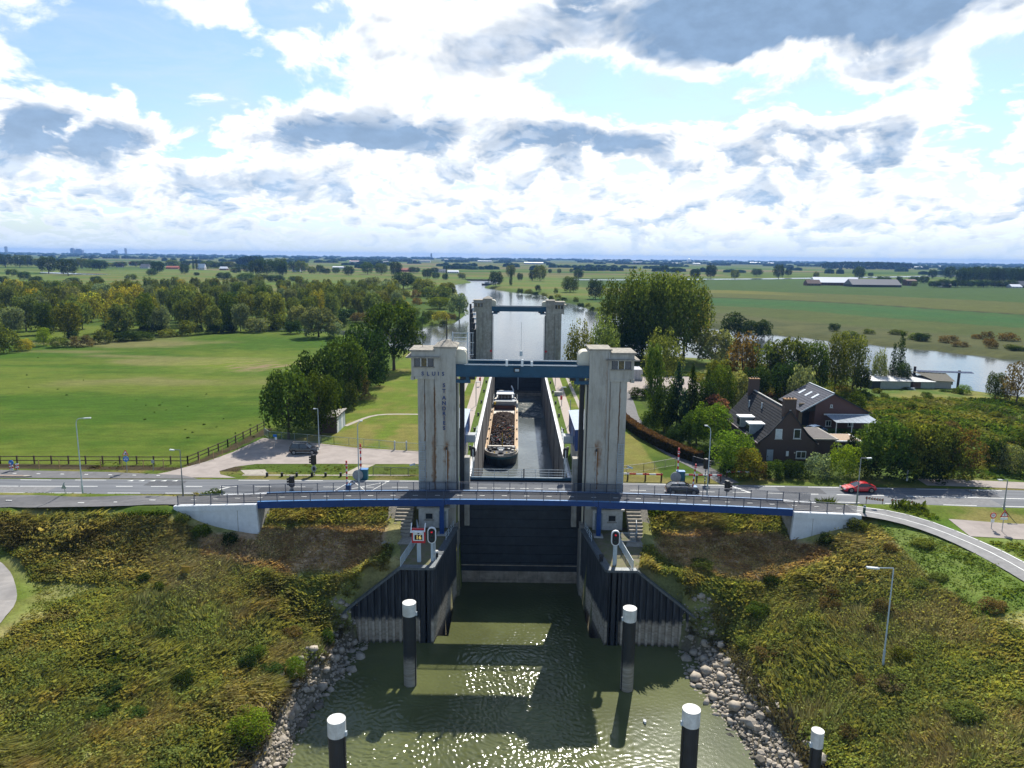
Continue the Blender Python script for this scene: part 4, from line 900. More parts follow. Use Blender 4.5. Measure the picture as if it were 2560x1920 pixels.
# ------------------------------------------------------------------ footbridge
FB = thing('footbridge', 'long blue and grey cycle bridge arching in front of the near towers', 'footbridge', (XC, 83.4, 2))
def fz(x): return 2.42-1.06*((x-.5)/40.)**2
FY0, FY1 = 81.7, 85.2
xsf = np.linspace(-40.2, 40.8, 42)
def strip(name, m_, y0, y1, d0, d1, x0=-40.2, x1=40.8, n=40):
    xx = np.linspace(x0, x1, n+1); vs, fs = [], []
    for x in xx: vs += [(x, y0, fz(x)+d0), (x, y1, fz(x)+d0), (x, y1, fz(x)+d1), (x, y0, fz(x)+d1)]
    for i in range(n):
        for k in range(4): a, b = i*4+k, i*4+(k+1) % 4; fs.append((a, b, b+4, a+4))
    fs += [(0, 3, 2, 1), (4*n, 4*n+1, 4*n+2, 4*n+3)]
    return MB().add(vs, fs).build(name, m_, FB)
for a, b in ((-30.6, -8.32), (-8.28, 9.98), (10.02, 33.1)):
    strip('deck', DECK, FY0+.25, FY1-.25, -.12, .04, a, b, 14)
    for y0, y1, nm in ((FY0, FY0+.24, 'front_beam'), (FY1-.24, FY1, 'rear_beam')):
        side = abs(a+8) > 1
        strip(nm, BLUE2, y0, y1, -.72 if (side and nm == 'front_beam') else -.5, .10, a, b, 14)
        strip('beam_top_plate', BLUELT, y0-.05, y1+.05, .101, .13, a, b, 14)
for a, b in ((-40.2, -30.62), (33.12, 40.8)): strip('approach_deck', ASPH2, FY0+.25, FY1-.25, -.2, .03, a, b, 5)
for x in np.arange(-39, 41, 2.7): MB().obox((x, FY0+1.75, fz(x)+.05), (.62, .13, .014), ry=0).build('deck_stud', LINE, FB)
def rail_run(y, x0, x1, out):
    x = x0; st = 1.98
    while x < x1-.3:
        xe = min(x+st, x1); mb = MB()
        za, zb_ = fz(x)+.12, fz(xe)+.12
        mb.bar((x, y, za-.12), (x, y, za+1.08), .08); mb.bar((x, y, za+1.06), (xe, y, zb_+1.06), .07, .06); mb.bar((x, y, za+.12), (xe, y, zb_+.12), .04); mb.bar((x, y, za+.92), (xe, y, zb_+.92), .025)
        n = 17
        for k in range(1, n): xx = x+(xe-x)*k/n; mb.bar((xx, y, za+.12), (xx, y, za+.92), .028, caps=False)
        mb.obox((x, y+out*.05, za-.06), (.16, .12, .12))
        mb.build('railing_panel', RAIL, FB); x = xe+.0
rail_run(FY0+.08, -40.1, 40.7, -1); rail_run(FY1-.08, -36.2, 36.5, 1)
for x in (-8.7, 10.2):
    MB().box(x-.26, x+.26, 82.4, 82.95, -2.25, fz(x)-.5).build('pillar', BLUE2, FB); MB().box(x-.5, x+.5, 82.2, 84.9, fz(x)-.75, fz(x)-.5).build('pillar_head', BLUE2, FB)
    MB().box(x-.55, x+.55, 82.1, 83.2, -2.28, -2.1).build('pillar_foot', CONC2, FB)
# white abutments
for sx, x0, x1 in ((-1, -40.3, -30.6), (1, 33.1, 40.9)):
    A_ = thing('bridge_abutment', '%s white concrete abutment with wing wall carrying the footbridge end' % ('left' if sx < 0 else 'right'), 'abutment', (x0, 82, -2))
    xa, xb = (x0, x1) if sx < 0 else (x1, x0)       # xa outer end, xb bridge end
    pr = [(xa, fz(xa)-.62), (xb, fz(xb)-.8), (xb-sx*.25, -3.6), (xb+sx*1.0, -3.6), (xa, -.1)]
    MB().ext(pr, 'y', FY0-.32, FY0+.1).build('wing_wall', WHITEC, A_)
    MB().ext([(xa, -1.5), (xb+sx*1.2, -3.4), (xb+sx*1.2, fz(xb)-.35), (xa, fz(xa)-.25)], 'y', FY0+.11, FY1).build('core', CONC2, A_)
    MB().ext([(xa+sx*.15, fz(xa)-.6), (xb-sx*.02, fz(xb)-.78), (xb-sx*.02, fz(xb)-.1), (xa+sx*.15, fz(xa)+.02)], 'y', FY0-.42, FY0+.24).build('parapet_beam', WHITEC, A_)
    MB().ext([(xa+sx*(-3.5), fz(xa)-.6), (xb-sx*.02, fz(xb)-.78), (xb-sx*.02, fz(xb)-.0), (xa+sx*(-3.5), fz(xa)+.02)], 'y', FY1-.2, FY1+.5).build('rear_parapet_beam', WHITEC, A_)
    MB().ext([(xb-sx*.2, -3.6), (xb+sx*1.2, -3.6), (xb+sx*1.2, fz(xb)-.82), (xb-sx*.02, fz(xb)-.82)], 'y', FY0+.101, FY1+.3).build('bearing_wall', mat('weathered_bearing_wall', (.36, .35, .33), .85, var=.2, streak=.7), A_)
    # panel joint on the wing wall
    MB().box(xb+sx*2.3-.03, xb+sx*2.3+.03, FY0-.335, FY0-.315, -2.2, fz(xb)-.85).build('panel_joint', CONC, A_)
# ------------------------------------------------------------------ trees
BARK = mat('bark', (.085, .065, .048), .95, var=.3, scale=6, bump=.5)
def cards(C, Nn, size, cols, elong=1.35, jit=.5):
    """leaf sprays: one kite shaped face each. C centres, Nn outward normals"""
    n = len(C); r = RNG.normal(size=(n, 3)); nn = Nn+r*jit; nn /= np.linalg.norm(nn, axis=1)[:, None]+1e-9
    a = np.cross(nn, RNG.normal(size=(n, 3))); a /= np.linalg.norm(a, axis=1)[:, None]+1e-9; b = np.cross(nn, a)
    s = (size*RNG.uniform(.6, 1.45, n))[:, None]
    V = np.stack([C-a*s*elong*.5, C+b*s*.42-a*s*.05, C+a*s*elong*.5+nn*s*.12, C-b*s*.42+a*s*.05], 1).reshape(-1, 3)
    return V, np.arange(4*n).reshape(n, 4), np.repeat(cols, 4, 0)
def crown(name, kind, pal, n=3000, leaf=.032, lumps=34, seed=0, jit=.55):
    """crown of unit height and unit width; pal = (shade leaf, main leaf, tip leaf)"""
    g = np.random.default_rng(seed+100); L, Rr = [], []
    for i in range(lumps):
        t = (i+.5)/lumps; ang = i*2.39996+g.uniform(-.3, .3)
        if kind == 'round':
            z = .2+.66*t; rad = .5*sqrt(max(0, 1-((z-.52)/.42)**2))*g.uniform(.55, .8); r = g.uniform(.12, .18); rz = r*.95
        elif kind == 'broad':
            z = .24+.58*t; rad = .48*sqrt(max(0, 1-((z-.45)/.42)**2))*g.uniform(.45, .85); r = g.uniform(.11, .17); rz = r*.8
        elif kind == 'upright':
            z = .18+.7*t; rad = .40*sqrt(max(.02, 1-((z-.48)/.5)**2))*g.uniform(.4, .95); r = g.uniform(.09, .14); rz = r*1.5
        elif kind == 'column':
            z = .08+.86*t; rad = .22*(1-abs(z-.4)*1.1)*g.uniform(.5, 1); r = .2*(1.1-z*.75); rz = .09
        elif kind == 'cone':
            z = .06+.88*t; rad = .40*(1-t)*g.uniform(.7, 1); r = .05+.13*(1-t); rz = .05
        elif kind == 'willow':
            z = .15+.68*t**.8; rad = .46*sqrt(max(0, 1-((z-.42)/.48)**2))*g.uniform(.5, .95); r = g.uniform(.10, .17); rz = r*.8
        elif kind == 'weep':
            z = .3+.55*t; rad = .42*sqrt(max(0, 1-((z-.45)/.5)**2))*g.uniform(.5, 1); r = g.uniform(.08, .14); rz = .2
        else:  # shrub
            z = .12+.72*t; rad = .46*sqrt(max(0, 1-((z-.2)/.78)**2))*g.uniform(.5, .9); r = g.uniform(.13, .2); rz = r*.95
        L.append((cos(ang)*rad, sin(ang)*rad, z)); Rr.append((r, r, rz))
    L, Rr = np.array(L), np.array(Rr)
    w_ = Rr[:, 0]**1.6; pick = g.choice(lumps, n, p=w_/w_.sum())
    d = g.normal(size=(n, 3)); d[:, 2] += .25; d /= np.linalg.norm(d, axis=1)[:, None]
    k = g.uniform(.55, 1.08, n)**.6
    C = L[pick]+d*Rr[pick]*k[:, None]
    if kind == 'weep': C[:, 2] -= g.uniform(0, .22, n)*(np.hypot(C[:, 0], C[:, 1]) > .22)
    C[:, 2] = np.clip(C[:, 2], .015, 1.02)
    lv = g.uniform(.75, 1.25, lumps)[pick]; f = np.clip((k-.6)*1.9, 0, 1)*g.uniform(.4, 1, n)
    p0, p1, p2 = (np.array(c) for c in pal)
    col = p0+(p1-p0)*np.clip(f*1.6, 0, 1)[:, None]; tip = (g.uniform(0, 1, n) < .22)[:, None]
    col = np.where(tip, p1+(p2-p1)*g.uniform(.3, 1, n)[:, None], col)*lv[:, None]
    nrm = d.copy()
    if kind in ('weep', 'willow'): nrm[:, 2] *= .5
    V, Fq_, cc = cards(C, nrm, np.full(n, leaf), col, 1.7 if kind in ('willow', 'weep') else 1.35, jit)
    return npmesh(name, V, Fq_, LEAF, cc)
def trunk_mesh(kind, seed=0):
    g = random.Random(seed); mb = MB(); ht = .75 if kind in ('column', 'cone', 'upright') else .55
    mb.tube([(0, 0, -.03), (.004, 0, .12), (g.uniform(-.02, .02), g.uniform(-.02, .02), ht*.6), (g.uniform(-.03, .03), g.uniform(-.03, .03), ht)], [.030, .022, .016, .006], 7)
    for k in range(7):
        a = k*2.4+g.uniform(-.4, .4); z0 = .16+k*.05; r = .3 if kind not in ('column', 'cone') else .1
        mb.tube([(0, 0, z0), (cos(a)*r*.45, sin(a)*r*.45, z0+.12), (cos(a)*r, sin(a)*r, z0+.27)], [.011, .008, .003], 5)
    return mb.mesh('trunk', BARK)
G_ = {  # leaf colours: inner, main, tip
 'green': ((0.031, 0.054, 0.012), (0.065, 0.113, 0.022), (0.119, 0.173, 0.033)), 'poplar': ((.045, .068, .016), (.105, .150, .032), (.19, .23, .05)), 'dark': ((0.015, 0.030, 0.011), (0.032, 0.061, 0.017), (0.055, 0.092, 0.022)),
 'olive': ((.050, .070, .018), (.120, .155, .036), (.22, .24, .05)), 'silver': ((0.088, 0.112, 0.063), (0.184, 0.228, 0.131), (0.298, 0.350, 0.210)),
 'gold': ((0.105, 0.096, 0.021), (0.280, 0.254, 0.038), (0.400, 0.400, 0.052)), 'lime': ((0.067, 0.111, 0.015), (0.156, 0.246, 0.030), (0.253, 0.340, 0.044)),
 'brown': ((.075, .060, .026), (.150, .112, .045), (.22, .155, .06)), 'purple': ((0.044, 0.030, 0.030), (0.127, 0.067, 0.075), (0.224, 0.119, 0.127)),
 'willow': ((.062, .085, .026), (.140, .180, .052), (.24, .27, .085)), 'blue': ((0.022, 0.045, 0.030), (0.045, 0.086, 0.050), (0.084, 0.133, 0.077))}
PROTO = {}
SPEC = {'poplar_mass': ('round', 'poplar', 8000, .024, 64), 'round_green': ('round', 'green', 5600, .029, 40), 'round_dark': ('round', 'dark', 4600, .031, 38), 'broad_green': ('broad', 'green', 6500, .028, 44), 'broad_olive': ('broad', 'olive', 5200, .030, 40),
 'round_olive': ('round', 'olive', 2600, .042, 30), 'willow_silver': ('willow', 'silver', 3400, .036, 32), 'willow_green': ('willow', 'willow', 3200, .038, 30), 'willow_b': ('upright', 'willow', 2400, .042, 30), 'upright_olive': ('upright', 'olive', 6500, .026, 52),
 'upright_green': ('upright', 'green', 3600, .034, 40), 'column': ('column', 'dark', 1800, .034, 26), 'cone_dark': ('cone', 'dark', 3000, .036, 34), 'cone_blue': ('cone', 'blue', 3000, .036, 34), 'weep': ('weep', 'willow', 4200, .026, 40),
 'shrub_green': ('shrub', 'green', 2800, .040, 24), 'shrub_dark': ('shrub', 'dark', 2800, .040, 24), 'shrub_olive': ('shrub', 'olive', 1600, .052, 20), 'shrub_gold': ('shrub', 'gold', 2200, .044, 24), 'shrub_lime': ('shrub', 'lime', 4000, .032, 28),
 'shrub_silver': ('shrub', 'silver', 1900, .046, 22), 'shrub_brown': ('shrub', 'brown', 1700, .05, 20), 'shrub_purple': ('shrub', 'purple', 1900, .046, 22), 'round_gold': ('round', 'gold', 2200, .040, 30), 'round_lime': ('round', 'lime', 5000, .030, 38), 'upright_brown': ('upright', 'brown', 2400, .036, 34), 'round_brown': ('broad', 'brown', 1500, .034, 30)}
def proto(k):
    if k not in PROTO:
        s = SPEC[k]; PROTO[k] = [(crown('crown', s[0], G_[s[1]], s[2], s[3], s[4], seed=len(PROTO)*3+q), trunk_mesh(s[0], len(PROTO)+q)) for q in range(2 if s[0] in ('round', 'broad', 'willow', 'upright') else 1)]
    return PROTO[k]
TN = [0]
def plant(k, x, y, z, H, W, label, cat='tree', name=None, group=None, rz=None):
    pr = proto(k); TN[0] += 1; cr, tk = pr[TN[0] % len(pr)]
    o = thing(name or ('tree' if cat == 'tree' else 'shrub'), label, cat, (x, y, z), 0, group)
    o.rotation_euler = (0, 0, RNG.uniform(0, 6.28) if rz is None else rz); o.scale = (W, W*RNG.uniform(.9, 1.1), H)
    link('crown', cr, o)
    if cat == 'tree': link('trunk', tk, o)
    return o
def tree(k, bx, by, ty, wpx, label, cat='tree', z=None, group=None, name=None):
    """tree standing at the ground point seen at (bx,by), its top seen at ty, wpx wide"""
    P = at(bx, by, 0 if z is None else z)
    for _ in range(4 if z is None else 0): P = at(bx, by, max(hz(P.x, P.y), -4.4))
    top = aty(bx, ty, P.y).z; H = max(.6, top-P.z); W = wpx*dep((P.x, P.y, (P.z+top)/2))/F
    return plant(k, P.x, P.y, P.z-.1, H*1.02, W*1.06, label, cat, name, group)
# trees round the car park and along the lawn
tree('broad_green', 722, 1098, 903, 142, 'big leafy tree standing over the car park behind the parked dark car')
tree('round_green', 800, 1085, 930, 112, 'leafy tree leaning over the brick shed beside the lawn')
tree('round_dark', 800, 1052, 868, 135, 'dark tree just behind the big pair over the car park')
tree('round_green', 862, 1010, 838, 110, 'mid green tree midway along the row left of the lawn')
tree('round_dark', 915, 985, 808, 122, 'rounded dark tree below the tallest tree of the lawn row')
tree('broad_green', 985, 925, 738, 150, 'tallest tree of the row left of the lawn, by the water')
tree('shrub_brown', 895, 1000, 915, 60, 'russet shrub at the foot of the lawn row', 'shrub')
tree('shrub_olive', 876, 1022, 950, 48, 'olive shrub nearest the shed in the lawn row', 'shrub')
tree('shrub_dark', 940, 965, 890, 66, 'dark shrub between trees of the lawn row', 'shrub')
tree('shrub_dark', 835, 1035, 960, 60, 'dark low shrub behind the brick shed', 'shrub')
# beside the meadow's far end
tree('willow_silver', 797, 843, 764, 100, 'silvery willow by the far corner of the meadow')
tree('shrub_silver', 835, 843, 800, 40, 'small grey shrub beside the silvery willow', 'shrub')
tree('shrub_dark', 825, 852, 838, 26, 'tiny dark bush under the silvery willow', 'shrub')
for bx, by, ty, wd, k in ((110, 865, 816, 34, 'shrub_lime'),): tree(k, bx, by, ty, wd, 'small pale green windblown tree at the meadow edge', 'tree')
for i, (bx, by, ty, wd, k) in enumerate(((20, 882, 818, 60, 'shrub_olive'), (62, 876, 845, 46, 'shrub_gold'), (150, 868, 842, 48, 'shrub_olive'), (205, 866, 838, 56, 'shrub_brown'), (258, 858, 822, 50, 'shrub_olive'), (310, 852, 828, 66, 'shrub_dark'),
   (355, 850, 828, 60, 'shrub_green'), (420, 842, 822, 50, 'shrub_olive'), (470, 838, 800, 56, 'shrub_olive'), (560, 832, 806, 60, 'shrub_dark'), (640, 830, 792, 70, 'shrub_silver'), (700, 826, 785, 60, 'shrub_olive'), (735, 834, 800, 50, 'shrub_dark'), (870, 800, 772, 60, 'shrub_dark'), (905, 806, 780, 56, 'shrub_brown'), (845, 812, 790, 60, 'shrub_dark'))):
    tree(k, bx, by, ty, wd, {'shrub_olive': 'olive', 'shrub_gold': 'golden', 'shrub_brown': 'brownish', 'shrub_dark': 'dark', 'shrub_green': 'green', 'shrub_silver': 'greyish'}[k]+' scrub bush on the '+('left' if bx < 240 else 'middle' if bx < 520 else 'right')+' stretch of the edge between meadow and wood', 'shrub', group='bushes along the edge of the wood')
# the willow wood behind the meadow
WOODP = [(-205, 262), (-150, 284), (-118, 306), (-86, 330), (-118, 345), (-100, 362), (-72, 372), (-62, 420), (-78, 470), (-88, 540), (-110, 640), (-220, 690), (-330, 640), (-420, 520), (-330, 360), (-250, 290)]
wk = ['willow_green', 'willow_b', 'round_olive', 'willow_green', 'willow_b', 'willow_silver', 'willow_green', 'willow_silver', 'upright_green', 'willow_green', 'willow_b', 'round_olive', 'round_gold']
wl = {'willow_green': 'olive green willow', 'willow_b': 'tall narrow willow', 'round_olive': 'round topped olive tree', 'willow_silver': 'grey leaved willow', 'round_gold': 'yellowing tree', 'upright_green': 'dark green upright tree'}
pts = []; tries = 0; gw = np.random.default_rng(5)
while len(pts) < 262 and tries < 40000:
    tries += 1; x, y = gw.uniform(-420, -60), gw.uniform(255, 690)
    if abs(x) > y*.78: continue
    d = 9.5+max(0, y-300)*.017
    if all((x-a)**2+(y-b)**2 > d*d for a, b in pts) and bool(inpoly(np.array([x]), np.array([y]), WOODP)[0]) and not bool(inpoly(np.array([x]), np.array([y]), LAKE)[0]): pts.append((x, y))
for x, y in pts:
    k = wk[int(gw.uniform(0, len(wk)))]; front = y < 262+(x+205)*.48+32; H = gw.uniform(11.5, 16.5) if not front else gw.uniform(12, 17)
    if y > 480: H *= .86
    rank = ('front rank' if front else 'second rank' if y < 370 else 'middle' if y < 450 else 'far side')+(', left' if x/y < -.52 else ', right' if x/y > -.3 else ', centre')
    plant(k, x, y, hz(x, y)-.2, H, H*gw.uniform(.62, .9), '%s%s, %s part of the wood beyond the meadow' % ('tall ' if H > 14.6 and 'tall' not in wl[k] else '', wl[k], rank), 'tree', 'willow_tree' if 'willow' in k else 'tree', 'trees of the wood beyond the meadow')
    if front: plant('shrub_dark', x+gw.uniform(-4, 4), y-gw.uniform(2, 5), hz(x, y)-.2, gw.uniform(2.5, 5), gw.uniform(5, 8), 'dark undergrowth bush at the foot of the wood', 'shrub', 'undergrowth_bush', 'undergrowth along the wood')
# spit of land left of the lake
for bx, by, ty, wd, k, lab in ((1148, 792, 730, 54, 'willow_silver', 'drooping willow at the tip of the spit by the lake'), (1100, 772, 742, 66, 'round_lime', 'bright green tree next to the drooping willow on the spit'), (1090, 756, 714, 82, 'round_olive', 'wide golden green tree crowning the spit'),
   (1060, 740, 696, 58, 'round_olive', 'golden green tree behind the wide one on the spit'), (1120, 742, 704, 50, 'willow_green', 'grey green tree at the lake side of the spit'), (1008, 722, 679, 56, 'round_dark', 'dark rounded tree at the end of the wood'), (1040, 720, 690, 40, 'willow_silver', 'greyish tree behind the scrub of the spit'),
   (970, 742, 700, 58, 'willow_silver', 'pale willow at the end of the wood near the spit'), (930, 735, 690, 56, 'willow_silver', 'pale willow second from the spit'), (1090, 698, 680, 22, 'round_dark', 'small dark tree above the golden tree on the spit')):
    tree(k, bx, by, ty, wd, lab)
for i, (bx, by, ty, wd) in enumerate(((1012, 745, 722, 30), (1000, 752, 736, 26), (1040, 745, 724, 28), (1065, 810, 776, 26), (1080, 796, 775, 34), (1102, 802, 776, 44), (1125, 800, 782, 36), (1050, 812, 790, 40), (1030, 790, 764, 44), (1010, 776, 752, 36), (1042, 762, 744, 26), (1046, 828, 800, 24), (1108, 812, 800, 22), (1020, 810, 780, 40), (985, 790, 760, 40), (960, 770, 740, 40))):
    tree(('shrub_olive', 'shrub_gold', 'shrub_brown', 'shrub_green')[i % 4], bx, by, ty, wd, 'autumn tinted scrub bush on the spit by the lake', 'shrub', group='scrub on the spit')
# lone trees between the wood and the horizon
for bx, by, ty, wd, k, lab in ((990, 691, 653, 34, 'round_dark', 'tall dark tree standing alone before the far fields'), (953, 687, 657, 34, 'round_green', 'tree left of the tall dark one before the far fields'), (919, 686, 654, 32, 'round_green', 'green tree third from the tall dark one'), (872, 690, 664, 28, 'round_dark', 'small dark round tree right of the red roofed house'),
   (1068, 696, 671, 28, 'round_dark', 'dark round tree left of the far poplar'), (1086, 684, 668, 22, 'round_dark', 'small dark tree behind the far meadow'), (1116, 699, 665, 9, 'column', 'slender lone poplar before the lake'), (1155, 699, 680, 22, 'willow_silver', 'grey bush like tree at the lake head'), (1035, 683, 667, 34, 'round_dark', 'low clump of dark trees by the far meadow'), (1113, 701, 683, 16, 'round_dark', 'little dark tree beside the lone poplar'),
   (1277, 716, 666, 15, 'column', 'lone poplar on the headland across the lake'), (1240, 718, 677, 38, 'round_dark', 'dark tree at the tip of the headland'), (1277, 694, 661, 26, 'round_olive', 'tree right of the headland poplar'), (1350, 704, 662, 34, 'round_olive', 'open crowned tree by the far river'), (1331, 703, 674, 18, 'round_dark', 'small dark tree beside the open crowned one'),
   (1425, 733, 690, 44, 'round_green', 'round green tree on the right bank of the lake'), (1488, 750, 697, 46, 'round_dark', 'very dark tree left of the big poplars'), (1446, 699, 671, 26, 'round_dark', 'dark tree by the far river left of the poplars'), (1777, 696, 661, 30, 'round_dark', 'round dark tree above the far fields right of the poplars'), (1737, 698, 671, 28, 'round_dark', 'dark tree just right of the big poplars'),
   (1837, 698, 674, 22, 'round_olive', 'small tree by the far river'), (1892, 691, 671, 30, 'round_dark', 'dark tree pair by the far river'), (1946, 697, 661, 28, 'round_dark', 'dark tree left of the farm'), (1970, 690, 673, 18, 'round_dark', 'small dark tree left of the farm'), (2147, 699, 666, 30, 'round_green', 'tall fan shaped tree behind the farm'), (2040, 698, 679, 16, 'round_olive', 'small tree behind the pale barn'), (2176, 692, 681, 14, 'round_dark', 'small bush like tree on the far bank'),
   (1398, 684, 671, 12, 'round_green', 'tiny round tree in the far pasture'), (1428, 682, 671, 10, 'round_green', 'tiny round tree right of another in the far pasture'), (1375, 684, 672, 10, 'round_dark', 'tiny dark tree in the far pasture'), (1300, 702, 682, 16, 'round_dark', 'small dark tree on the far river bank'), (2208, 712, 690, 40, 'round_dark', 'dark clump of trees behind the grey barn'), (2247, 713, 690, 18, 'round_dark', 'narrow dark tree by the brick farmhouse'), (2285, 709, 690, 26, 'round_dark', 'dark tree right of the brick farmhouse'), (2310, 710, 689, 24, 'round_dark', 'dark tree second right of the farmhouse'), (2286, 716, 703, 16, 'round_olive', 'pale round tree before the farmhouse'),
   (1660, 681, 663, 24, 'round_dark', 'dark treetop showing above the poplars'), (1690, 684, 668, 34, 'round_dark', 'low dark treetops above the poplars right side'), (2330, 697, 673, 20, 'round_dark', 'tree before the right hand wood'), (2372, 700, 666, 28, 'round_dark', 'tall tree at the left end of the right hand wood')):
    tree(k, bx, by, ty, wd, lab, z=-3.2)
for i in range(16):
    bx = 2400+i*11+RNG.uniform(-4, 4); tree('round_dark', bx, 706+RNG.uniform(-3, 6)+i*.3, 667+RNG.uniform(-2, 4)+i*.15, 30, 'dark tree in the long wood at the right edge of the plain, '+('left end' if i < 5 else 'middle' if i < 11 else 'right end'), z=-3.2, group='trees of the right hand wood')
for i in range(10):
    bx = 2330+i*22+RNG.uniform(-6, 6); tree('round_dark', bx, 719, 697+RNG.uniform(0, 6), 30, 'low dark tree before the right hand wood near the white houses', z=-3.2, group='low trees by the white houses')
# far wood to the left behind the river arms
fl = [(14, 668, 635, 40), (50, 669, 636, 34), (70, 668, 637, 26), (95, 668, 644, 36), (122, 683, 640, 46), (171, 690, 646, 48), (232, 674, 648, 40), (250, 676, 650, 38), (205, 672, 644, 30), (60, 700, 678, 30), (90, 712, 690, 34), (30, 690, 672, 30), (182, 715, 693, 34), (275, 668, 656, 30), (300, 668, 654, 36), (340, 667, 652, 30), (365, 668, 650, 34), (395, 684, 652, 34), (430, 668, 648, 36), (460, 667, 652, 30), (462, 686, 660, 26), (520, 672, 652, 40), (545, 672, 654, 34), (572, 672, 652, 34), (640, 690, 648, 38), (668, 690, 646, 44), (700, 688, 644, 40), (735, 680, 652, 34), (754, 682, 650, 34), (600, 676, 660, 30), (620, 682, 664, 26), (700, 684, 660, 30), (707, 690, 656, 26), (780, 686, 664, 24), (800, 684, 662, 22), (815, 686, 670, 24), (840, 684, 668, 20), (492, 690, 680, 16), (330, 700, 684, 30), (10, 716, 690, 30), (240, 706, 690, 28), (380, 690, 672, 26), (590, 684, 668, 30), (655, 700, 684, 40), (690, 706, 688, 46), (740, 704, 690, 40), (615, 706, 682, 46), (560, 700, 680, 40)]
for i, (bx, by, ty, wd) in enumerate(fl): tree(('round_dark', 'round_green', 'round_dark', 'willow_green', 'round_dark')[i % 5], bx, by, ty, wd, ('dark' if i % 2 == 0 else 'mid green')+(' taller' if by-ty > 33 else ' lower')+' tree in the '+('left third' if bx < 270 else 'middle' if bx < 540 else 'right third')+ ' of the far left belt', z=-3.2, group='far belt of trees on the left')
for bx in (484, 492): tree('column', bx, 674, 643+(bx-484)*.3, 10, 'tall dark poplar beside the white gabled far house', z=-3.2, group='far poplar pair')
tree('column', 622, 672, 643, 6, 'single thin far poplar in the left belt', z=-3.2)
# the big poplars right of the lake and the trees round the houses
for bx, by, ty, wd, k, lab in ((1552, 900, 694, 124, 'poplar_mass', 'leftmost of the big poplars right of the lake'), (1605, 905, 676, 150, 'poplar_mass', 'second of the big poplars right of the lake'), (1660, 905, 674, 156, 'poplar_mass', 'tallest of the big poplars right of the lake'), (1708, 898, 692, 130, 'poplar_mass', 'rightmost full poplar right of the lake'), (1630, 890, 690, 150, 'poplar_mass', 'rear poplar filling the middle of the big clump'), (1748, 880, 740, 50, 'round_gold', 'thin yellowish tree at the right of the big poplars'),
   (1445, 962, 800, 82, 'weep', 'weeping willow behind the near right tower'), (1506, 955, 786, 86, 'weep', 'greyer weeping willow next to the big poplars'), (1652, 968, 822, 104, 'weep', 'weeping tree at the far side of the yard'), (1786, 912, 820, 92, 'willow_silver', 'silvery willow on the river bank behind the gardens'), (1632, 1035, 862, 56, 'upright_green', 'tall slim tree at the left corner of the garden'),
   (1690, 1075, 902, 84, 'cone_blue', 'dark blue green conifer in the middle of the garden'), (1725, 1072, 905, 60, 'cone_dark', 'tall dark conifer right of the bluish one'), (1660, 1080, 960, 70, 'round_dark', 'dark bush like tree before the conifers'), (1765, 1050, 910, 40, 'column', 'narrow cypress like tree in the garden'), (1800, 1040, 910, 70, 'round_green', 'leafy garden tree behind the purple one'), (1830, 1030, 920, 80, 'willow_silver', 'grey leaved garden tree behind the tiled house'), (1755, 1062, 950, 80, 'round_dark', 'dark tree filling the garden behind the purple one'),
   (1850, 990, 835, 90, 'upright_brown', 'reddish brown tree on the river bank behind the houses'), (1905, 985, 850, 90, 'round_olive', 'olive tree behind the tiled roof'), (1800, 985, 890, 80, 'broad_olive', 'olive tree behind the conifers'), (1965, 990, 830, 100, 'broad_olive', 'large autumn tinted tree behind the brick barn'), (2025, 990, 838, 90, 'broad_green', 'leafy tree left of the tall pair behind the barn'), (2085, 985, 834, 70, 'upright_olive', 'left of the tall pair behind the barn'), (2130, 980, 842, 74, 'upright_olive', 'right of the tall pair behind the barn'),
   (2245, 955, 830, 40, 'column', 'tall ivy clad tree by the floating house'), (2228, 962, 858, 32, 'column', 'shorter ivy clad tree beside the tall one'), (2195, 962, 870, 40, 'weep', 'thin pale birch like tree near the sheds'), (2000, 1030, 905, 70, 'shrub_silver', 'pale shrub like tree touching the barn roof'), (2150, 980, 915, 50, 'round_dark', 'dark low tree left of the pale sheds'), (2255, 965, 905, 40, 'round_dark', 'dark low tree under the ivy clad pair'), (1960, 1015, 900, 70, 'round_dark', 'dark tree between the two roofs'), (1880, 1015, 915, 80, 'round_dark', 'dark tree behind the back chimney'),
   (1775, 1118, 1004, 100, 'round_lime', 'bright green tree left of the tiled house'), (1740, 1110, 1025, 70, 'round_green', 'garden tree by the lane'), (1785, 1070, 982, 78, 'shrub_purple', 'purple leaved tree left of the tiled roof'), (2487, 1000, 928, 46, 'round_green', 'small round tree on the river bank at the right'), (2540, 1012, 890, 80, 'round_brown', 'thin orange leaved tree at the right edge by the river'), (2522, 1008, 950, 34, 'round_brown', 'small sparse orange tree beside the larger one'), (1520, 905, 830, 60, 'round_dark', 'dark tree at the foot of the leftmost poplar'), (1580, 915, 820, 80, 'round_dark', 'dark growth at the foot of the poplars')):
    tree(k, bx, by, ty, wd, lab)
